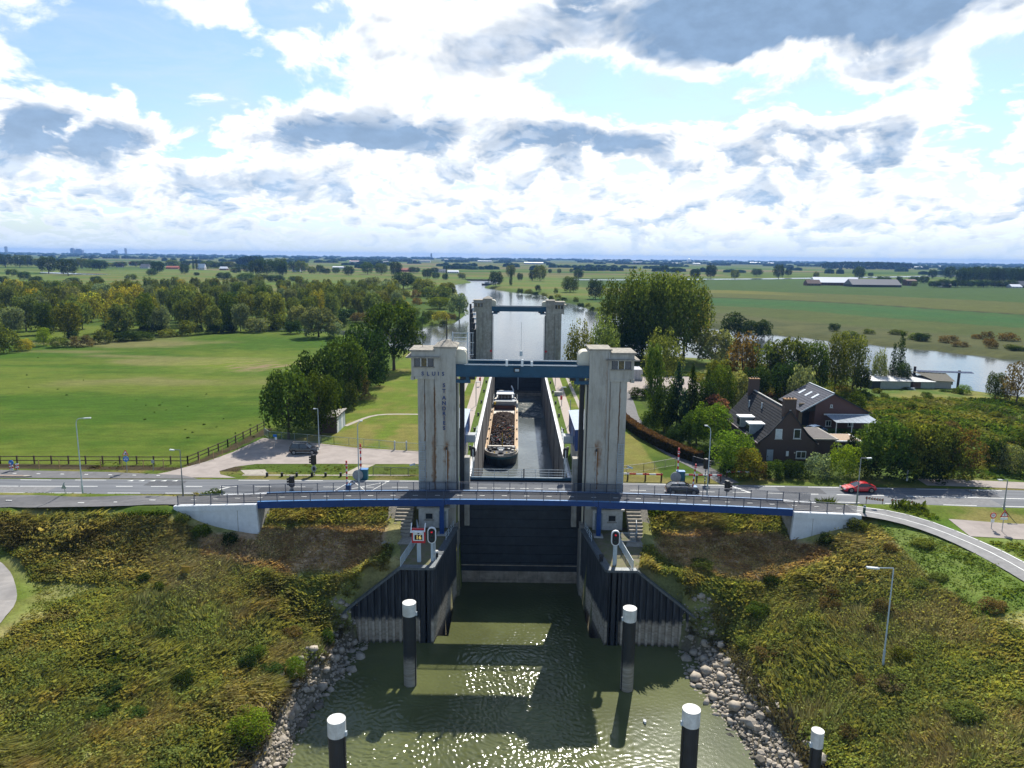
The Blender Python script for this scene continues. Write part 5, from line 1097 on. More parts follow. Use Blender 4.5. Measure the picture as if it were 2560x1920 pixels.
for bx, by, ty, wd, k, lab in ((1835, 1180, 1072, 118, 'shrub_lime', 'large light green bush in front of the tiled house'), (1868, 1196, 1116, 74, 'shrub_gold', 'golden yellow bush at the corner of the tiled house'), (1895, 1195, 1150, 46, 'shrub_brown', 'orange brown bush right of the golden one'), (1935, 1192, 1150, 62, 'shrub_green', 'green bush under the gable door'), (1985, 1194, 1148, 64, 'shrub_dark', 'dark ivy like bush under the gable'), (2045, 1192, 1128, 66, 'shrub_silver', 'variegated pale bush at the right of the gable'),
   (2105, 1190, 1108, 86, 'shrub_lime', 'yellow green bush before the flat garage'), (2128, 1140, 1072, 50, 'cone_dark', 'dark pyramid conifer before the glass roof'), (2208, 1194, 1034, 136, 'broad_green', 'largest dark green bush in the row along the road'), (2275, 1194, 1042, 110, 'broad_olive', 'second large bush in the row along the road'), (2335, 1196, 1046, 110, 'broad_olive', 'yellowing third bush in the row along the road'), (2400, 1198, 1058, 110, 'round_brown', 'russet bush at the right end of the row along the road'), (2240, 1196, 1120, 90, 'shrub_dark', 'dark low bush in front of the road row'), (2320, 1198, 1130, 100, 'shrub_dark', 'dark low bush right in front of the road row'), (2170, 1194, 1130, 70, 'shrub_dark', 'dark low bush at the left of the road row'), (2390, 1198, 1110, 90, 'shrub_olive', 'olive underbush at the right of the road row'),
   (2485, 1170, 1092, 60, 'shrub_dark', 'dark bush by the farm track'), (2520, 1178, 1105, 70, 'shrub_silver', 'grey leaved bush by the farm track'), (2555, 1165, 1080, 50, 'shrub_green', 'green bush at the right edge above the track'), (2140, 1040, 975, 50, 'shrub_green', 'spindly bush behind the barn gable'), (1600, 995, 968, 62, 'shrub_dark', 'clipped dark bush on the grass island of the yard'), (1640, 1015, 985, 46, 'shrub_dark', 'clipped dark hedge block by the yard'), (1690, 1110, 1060, 60, 'shrub_dark', 'dark garden bush by the lane bend'), (1625, 1075, 1020, 50, 'shrub_green', 'green garden bush inside the fence'), (1655, 1080, 1020, 50, 'shrub_lime', 'bright garden bush inside the fence'), (1760, 1150, 1108, 60, 'shrub_dark', 'low dark garden hedge by the lane end'), (2410, 985, 960, 34, 'shrub_lime', 'light bush at the end of the floating house'), (1805, 905, 870, 40, 'shrub_silver', 'pale bush on the river bank'), (1830, 850, 780, 70, 'shrub_dark', 'round dark thicket on the far river bank'), (1880, 845, 800, 60, 'shrub_dark', 'second dark thicket on the far river bank'), (1910, 845, 798, 44, 'shrub_dark', 'third dark thicket on the far river bank')):
    tree(k, bx, by, ty, wd, lab, 'shrub')
for i in range(26):
    bx = 1950+RNG.uniform(0, 600); by = 835+(bx-1950)*.06+RNG.uniform(-22, 20); Pq = at(bx, by, -3)
    if bool(inpoly(np.array([Pq.x]), np.array([Pq.y-6]), LAKE)[0]): continue
    tree(('shrub_dark', 'shrub_brown', 'shrub_olive')[i % 3], bx, by, by-RNG.uniform(10, 24), RNG.uniform(24, 52), ('dark', 'brownish', 'olive')[i % 3]+' low scrub bush on the '+('left' if bx < 2150 else 'middle' if bx < 2350 else 'right')+' stretch of the far river bank', 'shrub', group='scrub on the far river bank')
for i, (bx, by) in enumerate(((1300, 735), (1322, 736), (1338, 740), (1360, 742), (1378, 750), (1395, 745), (1410, 752), (1440, 756), (1452, 770), (1470, 768), (1480, 778), (1500, 778), (1345, 728), (1390, 733))): tree(('shrub_dark', 'shrub_olive')[i % 2], bx, by, by-RNG.uniform(9, 18), RNG.uniform(14, 26), 'dark waterside bush on the right bank of the lake', 'shrub', group='bushes on the lake bank')
for i in range(40):
    x, y = RNG.uniform(50, 118), RNG.uniform(108, 186)
    if x < 68 and y < 148: continue
    plant(('shrub_olive', 'shrub_green', 'shrub_brown', 'shrub_olive')[i % 4], x, y, hz(x, y)-.15, RNG.uniform(.6, 1.6), RNG.uniform(1.6, 4), 'clump of tall weeds on the rough ground behind the road bushes', 'shrub', 'weed_clump', 'weed clumps on the rough ground')
# hedge of copper beech along the lane
def hedge(name, label, pts_, wd, h, pal, n, zf=None):
    o = thing(name, label, 'hedge', (*pts_[0], 0)); base = ORG[o.name]
    cs, ns, co = [], [], []; segs = [(Vector(a), Vector(b)) for a, b in zip(pts_[:-1], pts_[1:])]; tot = sum((b-a).length for a, b in segs)
    for a, b in segs:
        m_ = int(n*(b-a).length/tot); d = (b-a).normalized(); nr = Vector((-d.y, d.x)); t_ = RNG.uniform(0, 1, m_); f = RNG.uniform(0, 1, m_)
        side = np.where(f < .4, -1, np.where(f < .6, 1, 0)); off = np.where(side == 0, RNG.uniform(-.5, .5, m_), side*.5)*wd; zz = np.where(side == 0, h, RNG.uniform(.05, 1, m_)*h)+RNG.normal(0, .05, m_)
        cs.append(np.stack([a.x+(b.x-a.x)*t_+nr.x*off-base.x, a.y+(b.y-a.y)*t_+nr.y*off-base.y, zz], 1)); ns.append(np.stack([nr.x*side, nr.y*side, (side == 0)*1.], 1))
        top = (zz > h*.86)[:, None]; r_ = RNG.uniform(.6, 1.3, m_)[:, None]; co.append(np.where(top, np.array(pal[1]), np.array(pal[0]))*r_)
    V_, F_, c_ = cards(np.concatenate(cs), np.concatenate(ns), np.full(sum(map(len, cs)), .24), np.concatenate(co), 1.2, .45)
    link('leaves', npmesh('leaves', V_, F_, LEAF, c_), o)
    mb = MB()
    for a, b in segs: mb.bar((a.x, a.y, h*.48), (b.x, b.y, h*.48), wd*.86, h*.9)
    mb.build('twig_core', mat('hedge_core', (.03, .025, .014), .95), o); return o
hp = [(28.4, 107.0), (26.6, 110.4), (24.3, 116), (22.2, 123), (20.8, 131), (20.2, 138)]
hedge('beech_hedge', 'long clipped hedge with reddish top curving along the lane', hp, 1.5, 1.7, ((.045, .045, .018), (.15, .09, .048)), 9000)
hedge('garden_hedge', 'low dark clipped hedge in front of the light green bush', [(30.5, 103.2), (33.6, 103.0)], 1.1, 1.1, ((.02, .03, .012), (.03, .045, .015)), 900)
# ------------------------------------------------------------------ grass and herbs on the slopes (countless blades, one object per side)
def tufts(name, n, x0, x1, y0, y1, accept, label, hm=1., bw=1.):
    x = RNG.uniform(x0, x1, n); y = RNG.uniform(y0, y1, n); z = height(x, y); ok = accept(x, y, z); x, y, z = x[ok], y[ok], z[ok]
    inview = np.abs(x) < (y*.985+.1745*(CH-z))*.73; x, y, z = x[inview], y[inview], z[inview]; m_ = len(x)
    col = zone_col(x, y, z); k = 6
    hgt = .74*(.30+.62*fbm(x*.5, y*.5, 15)+.75*sst(fbm(x*.14, y*.14, 61), .5, .68))*RNG.uniform(.6, 1.25, m_)
    hgt = hgt*hm; short = ((x > 42) & (y < 84.5) & (z > -1.3)) | ((x < -40) & (z > -3.4) & (z < -2.3) & (y < 70)); hgt = np.where(short, hgt*.3, hgt)
    mown = inpoly(x, y, MOWN_L) | inpoly(x, y, MOWN_R); hgt = np.where(mown, hgt*.42, hgt)
    lush = sst(fbm(x*.14+5, y*.14, 61), .46, .60)
    la = (fbm(x*.09, y*.09, 25)*9.+1.2); lx, ly = np.cos(la), np.sin(la); lean = (.55+1.2*fbm(x*.2, y*.2, 35))*(1-.5*lush)
    B = np.repeat(np.stack([x, y, z-.05], 1), k, 0); M_ = m_*k
    a = RNG.uniform(0, 2*pi, M_); herb = np.repeat((RNG.uniform(0, 1, m_) < .30+.55*lush*(fbm(x*.8, y*.8, 77, 2) > .42)), k)
    sp = RNG.uniform(.02, .26, M_)*(1+np.repeat(lush, k)*1.0); B[:, 0] += np.cos(a)*sp; B[:, 1] += np.sin(a)*sp
    h = np.repeat(hgt, k)*RNG.uniform(.55, 1.2, M_); ln = np.repeat(lean, k)*h
    dx_ = np.repeat(lx, k)*ln+np.cos(a)*h*.35; dy_ = np.repeat(ly, k)*ln+np.sin(a)*h*.35
    wd = bw*(.05+.10*np.repeat(lush, k))*RNG.uniform(.6, 1.5, M_); wa = RNG.uniform(0, pi, M_); wx, wy = np.cos(wa)*wd, np.sin(wa)*wd
    mid = B+np.stack([dx_*.4, dy_*.4, h*.62], 1); tip = B+np.stack([dx_, dy_, h*.88], 1)
    W_ = np.stack([wx, wy, np.zeros(M_)], 1)
    V_ = np.stack([B-W_*.6, mid-W_, tip, mid+W_], 1).reshape(-1, 3)
    # broad leaved herbs and bramble: loose leaf sprays instead of blades
    nh = int(herb.sum()); hp_ = B[herb]+np.stack([RNG.normal(0, .16, nh), RNG.normal(0, .16, nh), h[herb]*RNG.uniform(.25, .95, nh)], 1); nn = RNG.normal(0, .55, (nh, 3)); nn[:, 2] += 1.; nn /= np.linalg.norm(nn, axis=1)[:, None]
    ta = np.cross(nn, RNG.normal(size=(nh, 3))); ta /= np.linalg.norm(ta, axis=1)[:, None]+1e-9; tb = np.cross(nn, ta); ls = (RNG.uniform(.06, .15, nh)*(hm if hm < 1 else 1)*bw)[:, None]
    V4 = V_.reshape(-1, 4, 3); V4[herb] = np.stack([hp_-ta*ls, hp_+tb*ls*.6, hp_+ta*ls+nn*ls*.2, hp_-tb*ls*.6], 1); V_ = V4.reshape(-1, 3)
    c = np.repeat(col, k, 0)*RNG.uniform(.6, 1.45, M_)[:, None]; pale = RNG.uniform(0, 1, M_) < .12*(1-np.repeat(lush, k)); c[herb] = c[herb]*np.array([.92, 1.06, .8]); pale &= ~herb; c[pale] = c[pale]*.5+np.array([.22, .18, .085])*.75
    link_ = link(name, npmesh(name, V_, np.arange(4*M_).reshape(M_, 4), GRASS, np.repeat(c, 4, 0))); tag(link_, label, 'grass', kind='stuff')
blk = [PLAT_L, PLAT_R, [(-40.3, 80), (-30.4, 80), (-30.4, 86), (-40.3, 86)], [(33.1, 80), (41, 80), (41, 86), (33.1, 86)], [(-15.7, 79.4), (-12.2, 79.4), (-12.2, 86.5), (-15.7, 86.5)], [(13.5, 79.4), (16.9, 79.4), (16.9, 86.5), (13.5, 86.5)], [(-19.8, 72.5), (-6, 72.5), (-6, 73.45), (-19.8, 73.45)], [(8, 72.5), (21.4, 72.5), (21.4, 73.45), (8, 73.45)]]
crv = [(-75, 77.5), (-63, 74.3), (-55.6, 69.4), (-51.6, 64.5), (-50.4, 59.8), (-51.4, 55.2), (-56.5, 49), (-70, 42)]
def slope_ok(x, y, z):
    ok = (z > -9.25) & (y < 87.4)
    for b in blk: ok &= ~inpoly(x, y, b)
    ok &= dpoly(x, y, crv, False) > 4.4
    ok &= ~((x < -40) & (y > 80.6)); ok &= dpoly(x, y, CR, False) > 2.2; ok &= ~((x > 50) & (y > 76)); ok &= ~(inpoly(x, y, DROP))
    ok &= ~((y > 85) & (np.abs(x) < 14))
    short = ((x > 43) & (y < 84) & (z > -1.1)) | ((x < -40) & (z > -3.3) & (z < -2.4) & (y < 70))
    ok &= ~((y > 84.6) & (x > 40))
    return ok & (~short | (RNG.uniform(0, 1, x.shape) < .25))
tufts('slope_vegetation', 92000, -62, -14, 38, 88, slope_ok, 'wild grass and bramble covering the left bank of the basin')
tufts('slope_vegetation', 84000, 13, 56, 38, 88, slope_ok, 'windswept grass covering the right bank of the basin')
tufts('verge_grass', 9000, -62, -14, 84.5, 104, lambda x, y, z: (dpoly(x, y, [(-80, 92), (-8, 93.6)], False) > 4.6) & ~inpoly(x, y, [(-52, 96.6), (-49.6, 99.2), (-46.5, 104.5), (-38.6, 103.6), (-42.6, 99.8), (-39, 96.7)]) & (y < 103.6) & (y > 85.6) & (RNG.uniform(0, 1, x.shape) < .5) & (np.abs(x+21) > 1.5), 'short verge grass between the road and the car park', .22)
tufts('rough_growth', 26000, 46, 125, 99.5, 196, lambda x, y, z: (z > -2.2) & ~((x < 69) & (y > 129) & (y < 146)) & ~((x < 58) & (y < 150)) & (y > 99.6+(x > 56)*1.2) & ~((x > 84) & (y > 164)), 'tall weeds and brambles on the rough ground right of the houses', .9, 2.2)
# bushes scattered on the banks
for x, y, H, W_, k, lab in ((-21.6, 53.2, 2.6, 3.6, 'shrub_lime', 'bright green willow bush at the water side, lower left'), (-20.6, 62.4, 2.0, 2.0, 'shrub_lime', 'light green willow bush beside the left stones'), (-19.2, 68.9, 1.9, 1.7, 'shrub_green', 'green bush where the left sheet piles meet the stones'), (-24.6, 61.2, 1.5, 2.0, 'shrub_dark', 'dark round bush on the left bank'), (-22.5, 67.5, 1.0, 2.2, 'shrub_brown', 'rust coloured bush on the left bank'),
   (-33, 79.0, 1.6, 2.2, 'shrub_dark', 'dark bush below the left abutment wall'), (-36.5, 79.4, 1.5, 2.4, 'shrub_green', 'green bush growing up the left abutment wall'), (-39, 80.2, 1.2, 2, 'shrub_olive', 'bush at the outer end of the left abutment'), (36.2, 79.2, 1.4, 2.2, 'shrub_dark', 'dark bush below the right abutment wall'), (40.2, 80.6, 1.5, 2.6, 'shrub_olive', 'grassy bush at the outer end of the right abutment'), (26, 71, 1.2, 3, 'shrub_green', 'bramble bush above the right sheet piles'), (24, 68, 1.1, 2.8, 'shrub_olive', 'olive bush above the right stones'), (28.5, 74.5, 1.0, 2.4, 'shrub_dark', 'dark bush below the mown strip on the right bank')):
    plant(k, x, y, hz(x, y)-.1, H, W_, lab, 'shrub')
for i in range(46):
    s = -1 if i % 2 else 1; x = s*RNG.uniform(21, 46); y = RNG.uniform(46, 77); z = hz(x, y)
    if z < -8.6 or abs(x) > y*.72 or (s < 0 and x < -40): continue
    plant(('shrub_olive', 'shrub_dark', 'shrub_brown', 'shrub_green')[i % 4], x, y, z-.15, RNG.uniform(.5, 1.3), RNG.uniform(1.2, 3.2), '%s low bramble clump on the %s bank %s' % (('olive', 'dark', 'brown', 'green')[i % 4], 'left' if s < 0 else 'right', 'near the stones' if abs(x) < 28 else 'higher up the slope'), 'shrub', 'bramble_clump', 'bramble clumps on the banks')
plant('shrub_green', -37.6, 86.1, .3, 1.5, 3.6, 'grassy bush behind the left end of the footbridge railing', 'shrub')
# thistles and dark weeds dotted over the meadow
for i in range(24):
    bx = RNG.uniform(330, 640) if i < 18 else RNG.uniform(20, 300); by = RNG.uniform(985, 1100) if i < 18 else RNG.uniform(880, 1110); P = at(bx, by, hz(at(bx, by, -.5).x, at(bx, by, -.5).y))
    plant('shrub_green', P.x, P.y, P.z-.05, RNG.uniform(.15, .35), RNG.uniform(.3, .7), 'dark weed tuft dotted over the open meadow', 'plant', 'weed_tuft', 'weed tufts in the meadow')
# rip-rap: quarried stones along both waterlines
STONE = mat('quarried_stone', (.34, .295, .235), .9, var=.3, scale=1.7, bump=.35, bscale=6); STONEW = mat('wet_stone', (.12, .105, .08), .6, var=.3, scale=2)
def rock_mesh(seed, m_):
    g = np.random.default_rng(seed); bm = bmesh.new(); bmesh.ops.create_icosphere(bm, subdivisions=1, radius=.5)
    for v in bm.verts: v.co = Vector(np.sign(v.co[:])*np.abs(np.array(v.co[:]))**.8)*g.uniform(.72, 1.12)
    me = bpy.data.meshes.new('rock'); bm.to_mesh(me); bm.free(); me.materials.append(m_); return me
import bmesh
rocks = [rock_mesh(i, STONE) for i in range(10)]; wrocks = [rock_mesh(i+30, STONEW) for i in range(5)]
def riprap(shore, sg, label):
    Rb = thing('rip_rap', label, 'rock bank', (shore[3][0], shore[3][1], -11)); org = ORG[Rb.name]
    ya = RNG.uniform(40, 73.2, 2600); xa = np.interp(ya, [p[1] for p in shore[::-1]], [p[0] for p in shore[::-1]]); ua = RNG.uniform(-.5, 3.3 if sg < 0 else 4.2, 2600)
    ua = np.where(ya > 70, ua*.8, ua); xa = xa+sg*ua; cand = list(zip(xa, ya, np.maximum(height(xa, ya), -11.25), ua))
    RNG.shuffle(cand); kept = []
    for c in cand:
        r = .26+.75*RNG.uniform(0, 1)**1.9
        if all((c[0]-q[0])**2+(c[1]-q[1])**2 > (.33*(r+q[4]))**2*1.9 for q in kept): kept.append((*c, r))
    kept = [q for q in kept if abs(q[0]) < (q[1]*.985+7.3)*.73]
    kept.sort(key=lambda q: q[1]); V_, F_ = [], []
    for i, (x, y, z, u, r) in enumerate(kept):
        me = wrocks[i % 5] if z < -10.7 else rocks[i % 10]
        M_ = Matrix.Translation(Vector((x, y, z+r*.22))-org) @ Matrix.Rotation(RNG.uniform(0, 6), 4, 'Z') @ Matrix.Rotation(RNG.uniform(-.5, .5), 4, 'X') @ Matrix.Diagonal((r*1.25, r*RNG.uniform(.8, 1.2), r*RNG.uniform(.65, .95), 1))
        if i < 298:
            o = link('rock', me, Rb); o.matrix_local = M_
        else:
            n = len(V_); V_ += [M_ @ v.co for v in me.vertices]; F_ += [[a+n for a in p.vertices] for p in me.polygons]
    if F_: tag(link('small_stones', npmesh('small_stones', np.array([v[:] for v in V_]), np.array(F_), STONE), Rb), kind='stuff')
    V_, F_ = [], []                       # gravel filling the gaps
    ya = RNG.uniform(44, 73.3, 1500); xa = np.interp(ya, [p[1] for p in shore[::-1]], [p[0] for p in shore[::-1]])+sg*RNG.uniform(-.3, 3.6, 1500); za = height(xa, ya)
    for x, y, z in zip(xa, ya, za):
        r = RNG.uniform(.12, .26); me = rocks[int(RNG.uniform(0, 10))]
        M_ = Matrix.Translation(Vector((x, y, max(z, -11.1)+r*.2))-org) @ Matrix.Rotation(RNG.uniform(0, 6), 4, 'Z') @ Matrix.Diagonal((r*1.3, r, r*.8, 1)); n = len(V_); V_ += [M_ @ v.co for v in me.vertices]; F_ += [[a+n for a in p.vertices] for p in me.polygons]
    tag(link('loose_gravel', npmesh('loose_gravel', np.array([v[:] for v in V_]), np.array(F_), STONE), Rb), kind='stuff')
riprap(SHORE_L, -1, 'left bank of tumbled grey stones along the basin water'); riprap(SHORE_R, 1, 'right bank of tumbled grey stones along the basin water')
# ------------------------------------------------------------------ woods and villages on the horizon
FARW = foliage_mat('far_wood', .2, 0)
def far_woods():
    V_, F_, C_ = [], [], []; g = np.random.default_rng(3)
    for D in (1900, 2400, 3000, 3800, 4800, 6200, 8000, 9700):
        n = int(120+D*.02); x = -D*.78
        while x < D*.78:
            gap = g.uniform(0, 1) < (.55 if D < 4500 else .12); L = g.uniform(20, 90)*(D/2500)
            if not gap:
                u = x
                while u < x+L:
                    r = g.uniform(7, 13)*(1+D/6000); h = g.uniform(7, 13)*(1+D/14000); yy = D+g.uniform(-40, 40); b = len(V_)
                    for k in range(8): a = k*pi/4; V_.append((u+cos(a)*r, yy+sin(a)*r, -4)); 
                    for k in range(8): a = k*pi/4+.3; V_.append((u+cos(a)*r*.85, yy+sin(a)*r*.85, -4+h*.7))
                    V_.append((u, yy, -4+h)); cc = np.array((.03, .055, .018))*g.uniform(.7, 1.4); C_ += [cc]*17
                    for k in range(8): k2 = (k+1) % 8; F_ += [(b+k, b+k2, b+8+k2), (b+k, b+8+k2, b+8+k), (b+8+k, b+8+k2, b+16)]
                    u += r*1.1
            x += L+g.uniform(8, 40)*(D/2500)
    tag(link('distant_woods', npmesh('distant_woods', np.array(V_), np.array(F_), FARW, np.array(C_))), 'belts of woodland fading towards the horizon', 'woodland', kind='stuff')
far_woods()
def plantation(x0, x1, y0, h, px0, px1, name='poplar_plantation', label=''):
    Vn, g = [], np.random.default_rng(int(px0)); n = 900; x = g.uniform(x0, x1, n); y = y0+g.uniform(0, 60, n); z = -3+g.uniform(.02, 1, n)**.6*h*(.75+.25*np.minimum(1, (x-x0)/max(1, (x1-x0)*.3)))
    V_, F_, c_ = cards(np.stack([x, y, z], 1), g.normal(size=(n, 3))+np.array([0, -1, .6]), np.full(n, 9.), np.array((.022, .045, .018))*g.uniform(.7, 1.4, n)[:, None]); tag(link(name, npmesh(name, V_, F_, FARW, c_)), label, 'woodland', kind='stuff')
a, b = at(2064, 672, -3), at(2190, 672, -3); plantation(a.x, b.x, a.y, 26, 2064, 2190, label='dark rectangular poplar plantation on the right horizon')
a, b = at(2247, 672, -3), at(2270, 672, -3); plantation(a.x, b.x, a.y, 20, 2247, 2270, label='small square plantation right of the large one')
a, b = at(590, 664, -3), at(660, 664, -3); plantation(a.x, b.x, a.y, 22, 590, 660, label='blue grey plantation behind the left belt of trees')
# ------------------------------------------------------------------ mooring dolphins in the basin
def dolphin_mat():
    m_ = bpy.data.materials.new('dolphin_pile'); m_.use_nodes = True; t = NT(m_.node_tree)
    P = t.n('ShaderNodeNewGeometry').outputs['Position']; pz = t.sep(P)[2]
    f = t.ramp(t.m('ADD', pz, t.m('MULTIPLY', t.m('SUBTRACT', t.noise(P, 1.1, 4), .5), 1.6)), -8.9, -7.6, 1., 0.)
    silt = t.mix(t.ramp(t.noise(t.v('MULTIPLY', P, (.6, .6, 5)), 1.2, 5), .3, .7), (.22, .19, .15), (.34, .31, .27))
    c = t.mix(f, t.mix(t.noise(P, 1.3, 4), (.008, .010, .012), (.03, .033, .036)), silt)
    p = t.n('ShaderNodeBsdfPrincipled'); t.put(p.inputs['Base Color'], c); p.inputs['Roughness'].default_value = .55
    o = t.n('ShaderNodeOutputMaterial'); t.nt.links.new(p.outputs[0], o.inputs[0]); return m_
DOLM = dolphin_mat(); CAPW = mat('weathered_white_cap', (.66, .66, .63), .6, var=.10, scale=2, streak=.8)
def dolphin(x, y, zt, r, sg, label):
    o = thing('mooring_dolphin', label, 'mooring pile', (x, y, -13), group='black mooring piles with white caps')
    MB().cyl((x, y), r, -13, zt-1.25, 24).build('pile', DOLM, o, smooth=False); MB().cyl((x, y), r+.03, zt-1.25, zt, 28).build('cap', CAPW, o)
    MB().cyl((x+sg*r*.9, y-r*.45), .07, -13, zt-1.4, 6).build('fender_pipe', BLACK, o)
    b = MB().obox((x+sg*(r+.05), y-.1, zt-1.1), (.16, .2, .35)).build('ladder_bracket', PALERAIL, o)
def dz_top(px, py, Y): return aty(px, py, Y)
p = aty(1023, 1506, 65.3); dolphin(p.x, 65.3, p.z, .64, 1, 'back left mooring pile standing in front of the left sheet piles')
p = aty(1575, 1520, 65.0); dolphin(p.x, 65.0, p.z, .64, -1, 'back right mooring pile standing in front of the right sheet piles')
p = aty(841, 1797, 47.6); dolphin(p.x, 47.6, p.z, .64, 1, 'front left mooring pile at the lower edge of the view')
p = aty(1729, 1772, 48.4); dolphin(p.x, 48.4, p.z, .64, -1, 'front right mooring pile at the lower edge of the view')
p = aty(2045, 1826, 47.6); dolphin(p.x, 47.6, p.z, .42, -1, 'thinner mooring pile standing in the grass at the lower right')
MB().obox((at(1612, 1807, ZW).x, at(1612, 1807, ZW).y, ZW+.08), (.2, .42, .16))
P = at(1612, 1807, ZW); gl = thing('gull', 'white gull sitting on the basin water', 'bird', (P.x, P.y, ZW))
MB().tube([(P.x, P.y-.26, ZW+.05), (P.x, P.y-.1, ZW+.11), (P.x, P.y+.1, ZW+.12), (P.x, P.y+.34, ZW+.10)], [.03, .12, .11, .02], 8).build('body', WHITE, gl, smooth=True)
MB().tube([(P.x, P.y-.18, ZW+.14), (P.x, P.y-.22, ZW+.26), (P.x, P.y-.30, ZW+.27)], [.055, .06, .02], 8).build('head', WHITE, gl, smooth=True)
for s in (-1, 1): MB().tube([(P.x+s*.1, P.y-.08, ZW+.14), (P.x+s*.09, P.y+.2, ZW+.15), (P.x+s*.02, P.y+.42, ZW+.14)], [.04, .05, .01], 6).build('wing', GREYSIGN, gl)
# row of piles with white boxes beyond the far left tower
for i, (u, v) in enumerate(((165, 430), (185, 540), (195, 640), (215, 740), (235, 860), (255, 1000))):
    px, py = 1160+u/8.508, 720+v/8.508; Yp = 330-i*17; q = aty(px-3, py, Yp)
    o = thing('guide_pile', 'dark guide pile with white box, %s from the far left tower' % ('sixth', 'fifth', 'fourth', 'third', 'second', 'nearest')[i], 'mooring pile', (q.x, Yp, -5), group='guide piles beyond the far left tower')
    MB().cyl((q.x, Yp), .5, -6, q.z+2.0, 10).build('pile', BLACK, o); MB().obox((q.x+1.3, Yp, q.z-.4), (1.1, .8, 1.3)).build('marker_box', WHITE, o); MB().box(q.x-.6, q.x+1.6, Yp-.15, Yp+17, q.z-.5, q.z-.1).build('walkway_beam', DARK, o)
# ------------------------------------------------------------------ canal signals and the depth board
def stadium(mb, x, y, zc, w_, h, th):
    r = w_/2; pr = [(x+r*cos(a), zc+h/2-r+r*sin(a)) for a in np.linspace(0, pi, 10)]+[(x+r*cos(a), zc-h/2+r+r*sin(a)) for a in np.linspace(pi, 2*pi, 10)]
    return mb.ext(pr, 'y', y-th/2, y+th/2)
REDL = emis('red_signal_light', (.5, .01, .02), .45); GREENL = mat('unlit_green_lens', (.01, .05, .035), .2)
def canal_signal(px, pyb, pyt, pyh, wpx, label, z=-2.25):
    B = at(px, pyb, z); Y = B.y; zt = aty(px, pyt, Y).z; zh = aty(px, pyh, Y).z; w_ = wpx*dep((B.x, Y, zt))/F
    o = thing('canal_signal', label, 'signal light', (B.x, Y, z), group='oval canal signals')
    MB().box(B.x-.15, B.x+.15, Y-.12, Y+.12, z, zh+.2).build('post', PALERAIL, o); MB().box(B.x+.2, B.x+.32, Y+.2, Y+.32, z, zt-.5).build('cable_pipe', PALERAIL, o)
    zc = (zt+zh)/2; hh = zt-zh
    stadium(MB(), B.x, Y-.3, zc, w_, hh, .25).build('rim', WHITE, o); fc = stadium(MB(), B.x, Y-.45, zc, w_*.76, hh-.24*w_, .06).build('face', BLACK, o)
    for dz_, m_ in ((.36, REDL), (.0, GREENL), (-.36, GREENL)):
        MB().disc((B.x, Y-.49, zc+dz_*hh*.62), .11, .04, n=12).build('lens', m_, fc); MB().tube([(B.x, Y-.48, zc+dz_*hh*.62+.17), (B.x, Y-.75, zc+dz_*hh*.62+.17)], .05, 5).build('visor', BLACK, fc)
canal_signal(1081, 1405, 1315, 1355, 21.5, 'oval canal signal on the left sheet pile platform beside the depth board'); canal_signal(1535, 1413, 1323, 1361, 21.5, 'oval canal signal on the right sheet pile platform')
B = at(1048, 1404, -2.25); o = thing('depth_board', 'red framed white board showing 16 on a broad grey post', 'sign', (B.x, B.y, -2.25)); Y = B.y
zb_, zt_ = aty(1048, 1355, Y).z, aty(1048, 1322, Y).z; wd = 33.5*dep((B.x, Y, 0))/F
MB().box(B.x-.21, B.x+.21, Y-.15, Y+.15, -2.25, zb_).build('post', PALERAIL, o); MB().box(B.x-wd/2, B.x+wd/2, Y-.3, Y-.05, zb_, zt_+.12).build('red_frame', RED, o)
MB().box(B.x-wd*.40, B.x+wd*.40, Y-.36, Y-.301, zb_+.28, zt_-.05).build('board', WHITE, o); zc = (zb_+zt_)/2
MB().ext([(B.x-.26, zc+.55), (B.x+.26, zc+.55), (B.x, zc+.27)], 'y', Y-.375, Y-.361).build('pointer_triangle', BLACK, o); MB().box(B.x-.42, B.x+.42, Y-.40, Y-.361, zc-.36, zc+.20).build('display', BLACK, o)
letter('16', B.x+.02, Y-.415, zc-.08, .62, emis('amber_digits', (.55, .42, .12), .5), o, .008, name='digits')
vb = MB().box(B.x-wd/2-.08, B.x+wd/2-.15, Y-.95, Y-.6, zt_-.1, zt_+.02).build('sun_visor', WHITE, o)
for s in (-.75, .75): MB().bar((B.x+s, Y-.2, zt_+.75), (B.x+s*.98, Y-.9, zt_), .1).build('bracket', WHITE, o)
# fences on the platforms
def panel_fence(name, label, pts, h, m_, step=2., bars=.13, cat='fence', bar_w=.022, group=None, th=.05):
    o = thing(name, label, cat, pts[0], 0, group); n_ = 0
    for a, b in zip(pts[:-1], pts[1:]):
        a, b = Vector(a), Vector(b); L = (b-a).length; k = max(1, round(L/step))
        for i in range(k):
            p, q = a.lerp(b, i/k), a.lerp(b, (i+1)/k); mb = MB(); u = Vector((0, 0, 1))
            mb.bar(p, p+u*h, th*1.4); mb.bar(p+u*h, q+u*h, th); mb.bar(p+u*.12, q+u*.12, th*.8); nb = int((q-p).length/bars)
            for j in range(1, nb): r = p.lerp(q, j/nb); mb.bar(r+u*.12, r+u*h, bar_w, caps=False)
            if i == k-1: mb.bar(q, q+u*h, th*1.4)
            mb.build('fence_panel', m_, o)
    return o
panel_fence('platform_railing', 'pale railing along the bank side of the left sheet pile platform', [(-12.2, 73.1, -2.25), (-11.6, 78.2, -2.25), (-11.3, 81.3, -2.25), (-11.9, 83.8, -2.0)], 1.15, PALERAIL, 1.7)
panel_fence('platform_railing', 'pale railing along the bank side of the right sheet pile platform', [(12.9, 73.1, -2.25), (12.2, 81.0, -2.25), (14.6, 81.0, -2.25), (14.9, 83.6, -1.6)], 1.15, PALERAIL, 1.7)
